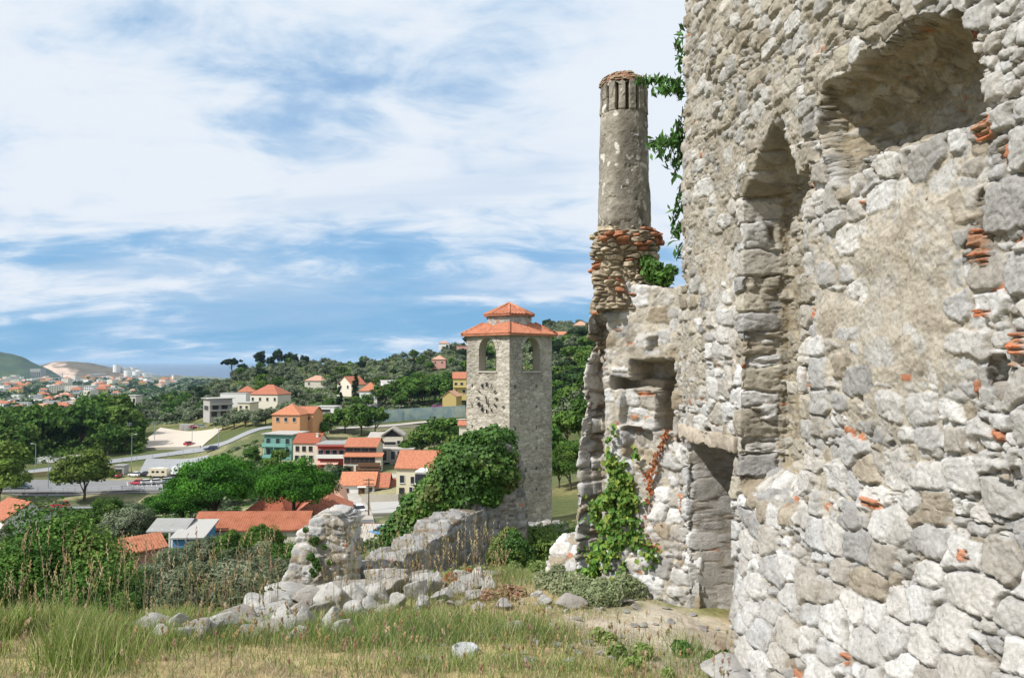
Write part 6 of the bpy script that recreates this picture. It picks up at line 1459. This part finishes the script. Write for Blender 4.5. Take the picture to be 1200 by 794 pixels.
for px, py, w in [(172,745,36),(204,742,24),(222,735,38),(236,728,34),(252,724,40),(262,740,30),(284,736,34),(298,741,26),(312,733,32),(330,735,30),(300,722,34),(322,718,32),(345,730,30),(276,722,26),(215,748,20),(190,750,18),(242,745,22),(268,728,26),(338,742,22),
                  (358,738,26),(372,728,28),(388,735,24),(402,742,22),(390,715,36),(360,712,30),(412,725,26),(232,748,24),(290,748,20),(318,745,24),(350,748,18)]:
    rock(px, py, w*1.4, GA, 'boulders tumbled below the wall stub', sz=random.uniform(.85, 1.2), sink=.12)
for i, (px, py, w, sz, l) in enumerate([(318,712,86,.42,'long flat ledge of pale rock at the left foot of the wall stub'),(352,702,84,.45,'flat ledge of pale rock directly under the wall stub'),(398,698,74,.45,'flat ledge of pale rock at the right foot of the wall stub'),(300,722,60,.5,'lowest flat ledge left of the wall stub')]):
    rock(px, py, w, l, None, [1, 5, 7, 3][i], sx=1.1, sz=sz, name='rock_ledge')
GB = 'pale limestone block lying in the rubble between the wall stub and the round bush'
for px, py, w in [(438,705,30),(455,700,34),(470,694,38),(486,702,26),(500,696,30),(512,690,24),(448,690,32),(425,698,24),(466,712,22),(495,712,20),(520,704,20),(535,696,22),(548,690,26),(560,684,24),(572,690,18),(530,712,14),(480,686,26),(553,702,18),(505,684,22),(540,680,18),
                  (432,716,26),(415,708,24),(452,720,18),(575,676,16),(586,698,14),(560,714,12)]:
    rock(px, py, w*1.3, GB, 'limestone blocks in the rubble', sz=random.uniform(.8, 1.15), sink=.12)
GC = 'small white stone scattered in the dry grass near the foot of the ruined walls'
for i in range(110):
    px = random.uniform(440, 850); py = random.uniform(668, 775); rock(px, py, random.uniform(4, 13), GC, 'small stones in the dry grass', sz=random.uniform(.6, 1), name='stone')
for px, py, w, l in [(667,712,34,'half-buried flat stone in the weeds left of the ivy'),(606,735,22,'low flat stone left of the green grass tuft'),(590,712,24,'whitish stone beside the pinkish weeds'),(728,706,18,'pale stone just in front of the ivy at the wall foot'),(768,668,18,'upright grey stone against the wall foot beside the doorway'),
                     (745,712,14,'small white stone on the bare earth in front of the doorway'),(640,708,20,'pale stone behind the green grass tuft')]:
    rock(px, py, w, l, None, sz=.8, name='stone')
rock(876, 806, 92, 'large pinkish-grey boulder cut by the bottom edge beside the tall wall', None, 5, sx=1.1, sz=.55, sink=.3)
# flat round stone disc in the grass
p = hit(545, 767); T = np.linspace(0, 2*math.pi, 80); rr = np.linspace(0, 1, 14); TT, RR = np.meshgrid(T, rr, indexing='ij'); TT = TT.ravel(); RR = RR.ravel()
rad = .112*(1+.05*np.sin(3*TT)+.03*np.sin(7*TT+1)); hh = np.where(RR < .72, .022, np.where(RR < .86, .038, .030))*sstep(RR, 1.0, .95)+.003
P = np.stack([np.cos(TT)*rad*RR, np.sin(TT)*rad*RR, hh*1.0], 1); P[:, 2] += .004*fbm(P.astype(np.float32), 40, 2, 3)
o = mk('stone_disc', P, gridF(80, 14)[:, ::-1], M_ROCK, None, True, np.tile([.42, .43, .44], (len(P), 1))); o.location = (p.x, p.y, p.z+.025); o.rotation_euler = (.12, 0, 0)
tag(o, 'round grey disc of stone lying flat in the dry grass at the bottom', 'stone disc')

# ------------------------------------------------------------------ grass
def blades(x, y, h, w, lean, cols, seed, segs=3, z=None):
    g = np.random.default_rng(seed); n = len(x); z = H(x, y) if z is None else z
    th = g.uniform(0, 6.283, n); ld = g.uniform(0, 6.283, n); h = np.asarray(h)*np.ones(n); w = np.asarray(w)*np.ones(n); lean = np.asarray(lean)*g.uniform(.3, 1.4, n)
    V = np.empty((n, 2*segs+1, 3)); 
    for k in range(segs+1):
        t = k/segs; off = lean*h*t**1.8; cx = x+np.cos(ld)*off; cy = y+np.sin(ld)*off; cz = z-.01+h*t*np.sqrt(np.maximum(1-(lean*t)**2*.5, .1)); ww = w*(1-t**1.5)*.5
        if k < segs:
            V[:, 2*k] = np.stack([cx-np.cos(th)*ww, cy-np.sin(th)*ww, cz], 1); V[:, 2*k+1] = np.stack([cx+np.cos(th)*ww, cy+np.sin(th)*ww, cz], 1)
        else: V[:, 2*k] = np.stack([cx, cy, cz], 1)
    b = np.arange(n)*(2*segs+1); Q = [np.stack([b+2*k, b+2*k+1, b+2*k+3, b+2*k+2], 1) for k in range(segs-1)]; k = segs-1
    T = np.stack([b+2*k, b+2*k+1, b+2*k+2], 1); C = np.array(cols)[g.integers(0, len(cols), n)]*(.75+.5*g.uniform(size=n))[:, None]
    return V.reshape(-1, 3), [np.concatenate(Q), T], np.repeat(C, 2*segs+1, 0)
STRAW = [(0.54, 0.46, 0.29), (0.62, 0.55, 0.38), (0.46, 0.38, 0.24), (0.40, 0.34, 0.20), (0.42, 0.40, 0.22)]
GREEN = [(0.17, 0.25, 0.06), (0.23, 0.32, 0.09), (0.14, 0.21, 0.05), (0.31, 0.36, 0.13)]
BLUEG = [(0.16, 0.22, 0.10), (0.20, 0.27, 0.13), (0.13, 0.18, 0.08)]
g = np.random.default_rng(77)
def pts(n, px, Y): a = g.uniform(*px, n); b = np.sqrt(g.uniform(Y[0]**2, Y[1]**2, n)); return a, b, (a-CX)/FPX*b
def nz2(x, y, f, s): return fbm(np.stack([x, y, x*0], 1).astype(np.float32), f, 3, s)
def wallside(x, Y): return x > WX0+WS*(WY0-Y)-.30-np.where(Y < 8, .15, 0)          # behind the face of the tall wall
def pat(px, Y, cx, cy, rx, ry):       # soft elliptical patch around a spot seen in the photo
    c = hit(cx, cy); x = (px-CX)/FPX*Y; return np.exp(-(((x-c.x)/rx)**2+((Y-c.y)/ry)**2))
def bare(px, Y, x): return pat(px, Y, 770, 715, .55, .8)+.8*pat(px, Y, 700, 735, .9, .5)+.6*pat(px, Y, 640, 765, .9, .3)
def green_f(px, Y, x):
    return .9*pat(px, Y, 620, 745, .45, .5)+.9*pat(px, Y, 400, 735, 1.1, .9)+.7*pat(px, Y, 120, 745, 1.6, .5)+.8*pat(px, Y, 820, 770, .25, .3)+.5*pat(px, Y, 700, 790, .7, .3)+.6*pat(px, Y, 590, 670, .7, 1.8)+.8*pat(px, Y, 490, 745, .7, .6)+.4*pat(px, Y, 60, 790, .8, .3)+.5*pat(px, Y, 500, 785, .5, .25)
# short trampled dry grass
px, Y, x = pts(210000, (-70, 930), (4.4, 12.5)); b = bare(px, Y, x); k = (~wallside(x, Y)) & (g.uniform(size=len(x)) > b*1.1) & (nz2(x, Y, 1.5, 811) > -.75)
px, Y, x = px[k], Y[k], x[k]; gf = green_f(px, Y, x)+.35*nz2(x, Y, 1.1, 812)+.15*nz2(x, Y, 5, 813); isg = g.uniform(size=len(x)) < np.clip(gf*1.2+.10, .12, .95)
V, F, c = blades(x[~isg], Y[~isg], g.uniform(.02, .075, (~isg).sum()), .0045, .95, STRAW, 1); tag(mk('dry_grass', V, F, M_GRASS, None, False, c), 'short trampled straw-coloured grass covering the hilltop', 'grass', None, 'stuff')
V, F, c = blades(x[isg], Y[isg], g.uniform(.04, .15, isg.sum())*(.55+np.clip(gf[isg], 0, 1)), .0055, .55, GREEN+STRAW[:1], 2); tag(mk('green_grass', V, F, M_GRASS, None, False, c), 'green grass growing in patches among the dry grass', 'grass', None, 'stuff')
# lush tufts
px, Y, x = pts(150000, (-60, 720), (5.2, 12)); gf = green_f(px, Y, x)+.45*nz2(x, Y, 2.2, 815); k = (~wallside(x, Y)) & (g.uniform(size=len(x)) < np.clip(gf-.38, 0, 1)*.75)&~((Y>7.4)&(px<580)&(g.uniform(size=len(x))<.8)); px, Y, x = px[k], Y[k], x[k]
V, F, c = blades(x, Y, g.uniform(.07, .21, len(x)), .0060, .45, GREEN+BLUEG+[(0.36, 0.34, 0.15)], 3); tag(mk('grass_tufts', V, F, M_GRASS, None, False, c), 'taller lush green grass tufts between the path and the rubble', 'grass', None, 'stuff')
# tall grass along the edge on the left
n = 60000; px = g.uniform(-80, 330, n); e = 6.25+.15*np.sin(px*.05)+np.where(px > 150, (px-150)*.010, 0); Y = e+g.normal(.1, .5, n); x = (px-CX)/FPX*Y; k = nz2(x, Y, 1.7, 821) > -.25; px, Y, x = px[k], Y[k], x[k]
hh = g.uniform(.07, .34, len(x))*np.clip(.6+px/200, .55, 1)*(1+.4*nz2(x, Y, 1.0, 822))*np.clip(1.15-px/420, .4, 1.1); V, F, c = blades(x, Y, hh, .0068, .42, [(0.16, 0.25, 0.05), (0.24, 0.33, 0.08), (0.36, 0.39, 0.15), (0.52, 0.47, 0.25), (0.16, 0.23, 0.05)], 4, 4)
tag(mk('tall_edge_grass', V, F, M_GRASS, None, False, c), 'tall green and yellow grass along the falling edge on the left', 'grass', None, 'stuff')
# stalks with seed heads
def stalks(name, label, n, pxr, Yf, hr, seed):
    g2 = np.random.default_rng(seed); px = g2.uniform(*pxr, n); Y = Yf(px, g2); x = (px-CX)/FPX*Y; z = H(x, Y); h = g2.uniform(*hr, n); ld = g2.uniform(0, 6.28, n); ln = g2.uniform(.02, .3, n); Vs = []; Fs = []; Cs = []; k = 0
    for i in range(n):
        col = np.array([(0.50, 0.42, 0.23), (0.40, 0.36, 0.17), (0.30, 0.33, 0.13), (0.58, 0.52, 0.36)])[g2.integers(0, 4)]
        base = np.array([x[i], Y[i], z[i]]); dr = np.array([math.cos(ld[i])*ln[i], math.sin(ld[i])*ln[i], 0]); ps = [base+np.array([0, 0, h[i]*t])+dr*h[i]*t**2 for t in (0, .35, .7, 1.0)]
        for a in range(4):
            r = .0026*(1-.25*a); 
            for q in range(3): Vs.append(ps[a]+np.array([math.cos(q*2.09)*r, math.sin(q*2.09)*r, 0])); Cs.append(col)
        for a in range(3): Fs += [(k+a*3+q, k+a*3+(q+1) % 3, k+a*3+3+(q+1) % 3, k+a*3+3+q) for q in range(3)]
        k += 12; L = h[i]*g2.uniform(.12, .26); nh = 9; hc = col*np.array([1.05, .92, .9]) if g2.random() < .6 else np.array([0.36, 0.24, 0.17])
        for j in range(nh):
            t = 1-L/h[i]*(j/nh); pp = base+np.array([0, 0, h[i]*t])+dr*h[i]*t**2; th = j*2.4; w = .0065+.006*math.sin(math.pi*(j+1)/(nh+1)); d = np.array([math.cos(th), math.sin(th), 0])
            Vs += [pp, pp+d*w+np.array([0, 0, .008]), pp+d*w*.7+np.array([0, 0, .026]), pp+np.array([0, 0, .016])]; Cs += [hc]*4; Fs.append((k, k+1, k+2, k+3)); k += 4
    o = mk(name, np.array(Vs), np.array(Fs), M_GRASS, None, False, np.array(Cs)); return tag(o, label, 'grass', None, 'stuff')
stalks('seed_stalks', 'tall dry grass stalks with seed heads along the left edge', 300, (-40, 330), lambda p, q: 6.3+np.where(p > 150, (p-150)*.008, 0)+np.abs(q.normal(0, 1.1, len(p))), (.3, .95), 61)
stalks('rubble_stalks', 'dry stalks with seed heads standing among the rubble in the middle', 220, (380, 600), lambda p, q: q.uniform(7.2, 10.5, len(p)), (.3, .95), 62)
stalks('path_stalks', 'thin short dry stalks standing in the grass at the bottom', 420, (-20, 860), lambda p, q: q.uniform(5.0, 7.5, len(p)), (.10, .26), 63)

# ------------------------------------------------------------------ ivy, creepers, bushes
IVY = [(0.055, 0.13, 0.02), (0.075, 0.17, 0.03), (0.04, 0.095, 0.016), (0.11, 0.20, 0.035)]
def blob_leaves(blobs, n, size, cols, seed, out=0.8, aspect=1.15):
    g2 = np.random.default_rng(seed); B = np.array([b[:3] for b in blobs]); Rr = np.array([b[3] for b in blobs]); pr = Rr**2/np.sum(Rr**2); i = g2.choice(len(blobs), n, p=pr)
    d = unit(g2.normal(size=(n, 3))); lump = 1+.30*fbm((B[i]+d*Rr[i][:, None]).astype(np.float32), 3.2, 3, seed); P = B[i]+d*(Rr[i]*lump*g2.uniform(.78, 1.05, n))[:, None]
    N = unit(d*out+g2.normal(size=(n, 3))*.45+np.array([-.1, -.2, .25])); V, F = leaf_quads(P, N, size*(.6+.8*g2.uniform(size=n)), aspect, .15, g2)
    t = fbm(P.astype(np.float32), 2.0, 2, seed+4); c = np.array(cols)[np.clip(((t+.6)/1.2*len(cols)).astype(int)+g2.integers(-1, 2, n), 0, len(cols)-1)]*(.8+.4*g2.uniform(size=n))[:, None]; return V, F, np.repeat(c, 4, 0)
bl = [(*at(px, py, Y), r*1.12) for px, py, Y, r in [(545,545,15.2,.45),(560,534,15.2,.40),(574,526,15.3,.36),(584,538,15.4,.32),(570,550,15.1,.40),(588,556,15.2,.32),(550,570,15.0,.36),(572,575,15.0,.30),(528,570,15.4,.45),(510,585,15.4,.42),(492,600,15.4,.38),(595,575,15.5,.16),(462,630,15.2,.30),(474,622,15.3,.34),(488,612,15.4,.42),(503,602,15.6,.46),(520,590,15.7,.50),(536,576,15.8,.52),(550,560,15.8,.50),(562,545,15.8,.50),(574,532,15.9,.50),(583,534,16,.36),(590,548,16,.32),(595,566,16,.26),(598,585,16,.2),
      (478,634,15.2,.30),(495,626,15.3,.34),(515,612,15.5,.40),(533,600,15.5,.42),(552,585,15.3,.40),(565,572,15.3,.38),(575,558,15.4,.36),(586,575,15.6,.24),(572,517,16,.20),(580,516,16,.18)]]
V, F, c = blob_leaves(bl, 56000, .072, IVY+[(0.09, 0.19, 0.03), (0.14, 0.18, 0.05)], 91); tag(mk('ivy', V, F, M_LEAF, None, False, c), 'thick mass of ivy draped over the high wall end in front of the clock tower', 'ivy')
# creeper climbing on the minaret wall
def on_wall(px, py, off): s, z = fB(px, py); x, y = local_xy(BO, BA, s, off); return (x, y, z)
g2 = np.random.default_rng(5); P = []
for (px, py, sx, sy, n) in [(722,520,3.5,9,240),(718,545,5,10,300),(728,560,10,10,420),(722,585,13,10,620),(735,590,12,12,520),(712,605,12,12,600),(728,620,15,14,900),(742,618,10,12,420),(720,645,16,12,800),(738,652,15,12,700),(700,660,12,9,380),(755,645,9,9,220),(690,672,12,7,240),(715,672,18,7,600),(735,575,8,8,240),(748,540,3,8,70),(770,648,7,8,160),(762,665,8,7,160)]:
    n = int(n*.9); a = g2.normal(px, sx*.72, n); b = g2.normal(py, sy*.9, n); kk = fbm(np.stack([a/14, b/14, a*0], 1).astype(np.float32), 1, 3, 3) > -.12; a, b = a[kk], b[kk]; n = len(a); o = np.abs(g2.normal(0, .07, n))+.03
    P += [on_wall(u, v, w) for u, v, w in zip(a, b, o)]
P = np.array(P); nw = np.array([-math.sin(BA), math.cos(BA), 0]); n = len(P); N = unit(nw*1.0+g2.normal(size=(n, 3))*.5+np.array([0, 0, .3])); V, F = leaf_quads(P, N, .048*(.6+.9*g2.uniform(size=n)), 1.25, .2, g2, .5)
cc = np.array([(0.09, 0.20, 0.03), (0.13, 0.26, 0.04), (0.06, 0.14, 0.02), (0.24, 0.30, 0.05), (0.17, 0.25, 0.04)])[g2.integers(0, 5, n)]*(.75+.5*g2.uniform(size=n))[:, None]
tag(mk('creeper', V, F, M_LEAF, None, False, np.repeat(cc, 4, 0)), 'bright green creeper climbing the left part of the minaret wall', 'creeper')
P = []; 
for (a, b) in zip([(784,505),(779,520),(770,540),(764,560),(762,585)], [(779,520),(770,540),(764,560),(762,585),(764,640)]):
    for i in range(42): t = g2.random(); P.append(on_wall(a[0]*(1-t)+b[0]*t+g2.normal(0, 2.0), a[1]*(1-t)+b[1]*t+g2.normal(0, 2), abs(g2.normal(0, .03))+.03))
for i in range(120): P.append(on_wall(g2.normal(765, 5), g2.normal(632, 10), abs(g2.normal(0, .04))+.03))
P = np.array(P); n = len(P); N = unit(nw+g2.normal(size=(n, 3))*.6); V, F = leaf_quads(P, N, .034*(.6+.8*g2.uniform(size=n)), 1.3, .2, g2, .5); cc = np.array([(0.34, 0.09, 0.035), (0.28, 0.13, 0.05), (0.42, 0.14, 0.05)])[g2.integers(0, 3, n)]
tag(mk('red_creeper', V, F, M_LEAF, None, False, np.repeat(cc, 4, 0)), 'thin rust-red creeper running up the minaret wall beside the window recess', 'creeper')
# hanging branches at the corner of the tall wall
root = empty('hanging_vine', tuple(at(797, 300, 9.25))); org = np.array(root.location); tag(root, 'vine with long drooping leaves hanging from the far edge of the tall wall', 'vine'); P = []; SZ = []
for (p0, p1, n) in [((800,30),(792,60),14),((800,95),(742,92),46),((800,100),(768,105),26),((800,110),(778,100),22),((800,60),(794,82),12),((800,150),(770,178),40),((800,165),(758,166),46),((800,150),(782,190),30),((800,135),(790,160),16),((800,175),(790,205),20),((802,210),(790,245),14),((802,235),(787,262),16),((802,255),(786,280),18),((800,125),(795,185),24),((800,285),(792,300),10)]:
    Y0, Y1 = 9.15, 9.15+g2.uniform(-.25, .3); a = np.array(at(*p0, Y0)); b = np.array(at(*p1, Y1)); m = (a+b)/2+np.array([0, 0, .05]); prev = a; st = MB()
    for t in np.linspace(0, 1, 6)[1:]:
        q = (1-t)**2*a+2*t*(1-t)*m+t*t*b; st.tube(prev-org, q-org, .006, .004, 5, False); prev = q
    st.build('stem', M_BARK, root)
    for i in range(int(n*1.8)): t = g2.random(); q = (1-t)**2*a+2*t*(1-t)*m+t*t*b; P.append(q+g2.normal(0, .028, 3)+np.array([0, 0, -.035])); SZ.append(.042*(.6+.7*g2.random()))
P = np.array(P)-org; n = len(P); N = unit(g2.normal(size=(n, 3))+np.array([-.4, -.9, .15])); V, F = leaf_quads(P, N, np.array(SZ), 3.0, .22, g2, 1.0)
cc = np.array([(0.06, 0.16, 0.03), (0.09, 0.21, 0.04), (0.045, 0.11, 0.02)])[g2.integers(0, 3, n)]; mk('leaves', V, F, M_LEAF, root, False, np.repeat(cc, 4, 0))
def plant(name, label, blobs, n, size, cols, seed, cat='shrub', aspect=1.4):
    V, F, c = blob_leaves(blobs, n, size, cols, seed, .6, aspect); return tag(mk(name, V, F, M_LEAF, None, False, c), label, cat)
plant('fig_sprig', 'leafy green shrub growing on top of the wall beside the minaret base', [(*at(px, py, Y), r) for px, py, Y, r in [(768,318,9.35,.13),(778,326,9.3,.13),(760,308,9.45,.09),(752,300,9.5,.06),(785,318,9.3,.10)]], 900, .034, [(0.06, 0.15, 0.02), (0.10, 0.20, 0.03), (0.14, 0.22, 0.04)], 7, aspect=2.2)
p = drop(598, 13.4); plant('round_bush', 'small round dark green bush in front of the ivy wall', [(p.x, p.y, p.z+.28, .33), (p.x-.14, p.y-.05, p.z+.2, .27), (p.x+.16, p.y, p.z+.2, .27), (p.x+.02, p.y, p.z+.46, .22)], 9000, .032, IVY+[(0.17, 0.22, 0.05)], 8)
p = drop(636, 15.6); plant('feathery_weed', 'loose feathery green weed on the right of the round bush', [(p.x, p.y, p.z+.3, .42), (p.x+.4, p.y+.3, p.z+.22, .4), (p.x-.3, p.y+.5, p.z+.2, .35), (p.x+.75, p.y+.6, p.z+.15, .35)], 6000, .030, [(0.12, 0.20, 0.04), (0.17, 0.26, 0.05), (0.09, 0.15, 0.03)], 9, aspect=4)
for i, (px, py, l) in enumerate([(700,708,'grey-green woolly weed at the foot of the ivy, left clump'),(728,702,'grey-green woolly weed at the foot of the ivy, middle clump'),(752,690,'grey-green woolly weed nearest the doorway'),(672,700,'grey-green woolly weed left of the ivy foot'),(650,690,'pale weed clump near the broken pier')]):
    p = hit(px, py); plant('weed_clump', l, [(p.x, p.y, p.z+.08, .16), (p.x+.16, p.y+.05, p.z+.08, .15), (p.x-.15, p.y+.1, p.z+.07, .14), (p.x+.05, p.y+.12, p.z+.16, .13)], 2600, .017, [(0.26, 0.30, 0.16), (0.20, 0.26, 0.11), (0.32, 0.34, 0.20)], 20+i, 'weeds', 3)
for i, (px, py, l, cols) in enumerate([(640,668,'low green ground weeds before the broken pier',GREEN),(520,684,'reddish-green trailing weeds over the rubble in the middle',GREEN+[(0.35, 0.12, 0.06)]),(590,702,'pinkish dry weeds among the whitish stones',[(0.38, 0.22, 0.15), (0.30, 0.26, 0.12)]),(480,672,'green weeds along the foot of the stepped wall',GREEN),(375,660,'small green plant growing on the wall stub',IVY),(825,768,'broad-leaved green weed in the dry grass near the wall',IVY+GREEN),
       (735,770,'small leafy weed in the dry grass at the bottom',GREEN),(455,690,'yellow-green weed on the slope behind the rubble',GREEN),(560,672,'green weeds left of the round bush',GREEN)]):
    p = hit(px, py); bb = [(p.x+g2.normal(0, .22), p.y+g2.normal(0, .25), p.z+.03, g2.uniform(.03, .085)*min(1.4, p.y/7)) for _ in range(12)]; 
    if i in (5, 6): bb = bb[:7]
    if i == 4: bb = [(*at(370+g2.normal(0, 6), 655+g2.normal(0, 14), 10.5), .035) for _ in range(16)]
    bb = [(b[0], b[1], (Hs(b[0], b[1])+.04 if i != 4 else b[2]), b[3]) for b in bb]; plant('weed_clump', l, bb, 2200, .024, cols, 40+i, 'weeds', 1.8)
# ivy runners on the stepped wall's far corner
bb = [(*at(552+g2.normal(0, 5), 610+g2.normal(0, 22), 15.05), .09) for _ in range(16)]+[(*at(595+g2.normal(0, 6), 590+g2.normal(0, 14), 15.9), .10) for _ in range(16)]
plant('ivy_runner', 'dark ivy runners hanging down the face of the grey wall under the ivy mass', bb, 4200, .05, IVY, 66, 'ivy', 1.1)
# ------------------------------------------------------------------ the air
hm = bpy.data.materials.new('haze_air'); hm.use_nodes = True; nt = hm.node_tree; nt.nodes.clear(); out = nt.nodes.new('ShaderNodeOutputMaterial'); pv = nt.nodes.new('ShaderNodeVolumePrincipled')
pv.inputs['Color'].default_value = (0.50, 0.74, 1.0, 1); pv.inputs['Density'].default_value = 4e-5; pv.inputs['Anisotropy'].default_value = 0.0
nt.links.new(pv.outputs[0], out.inputs['Volume'])
mb = MB(); mb.box(-69000, 69000, -9500, 71000, -99, 82); o = mb.build('haze', hm); tag(o, kind='stuff')
# prototypes that were never placed go away
for (k, v), o in PROTO.items():
    if not o.get('used'):
        for ch in list(o.children): bpy.data.objects.remove(ch)
        bpy.data.objects.remove(o)
for o in bpy.data.objects:
    for k in ('used', 'w', 'h'):
        if k in o: del o[k]
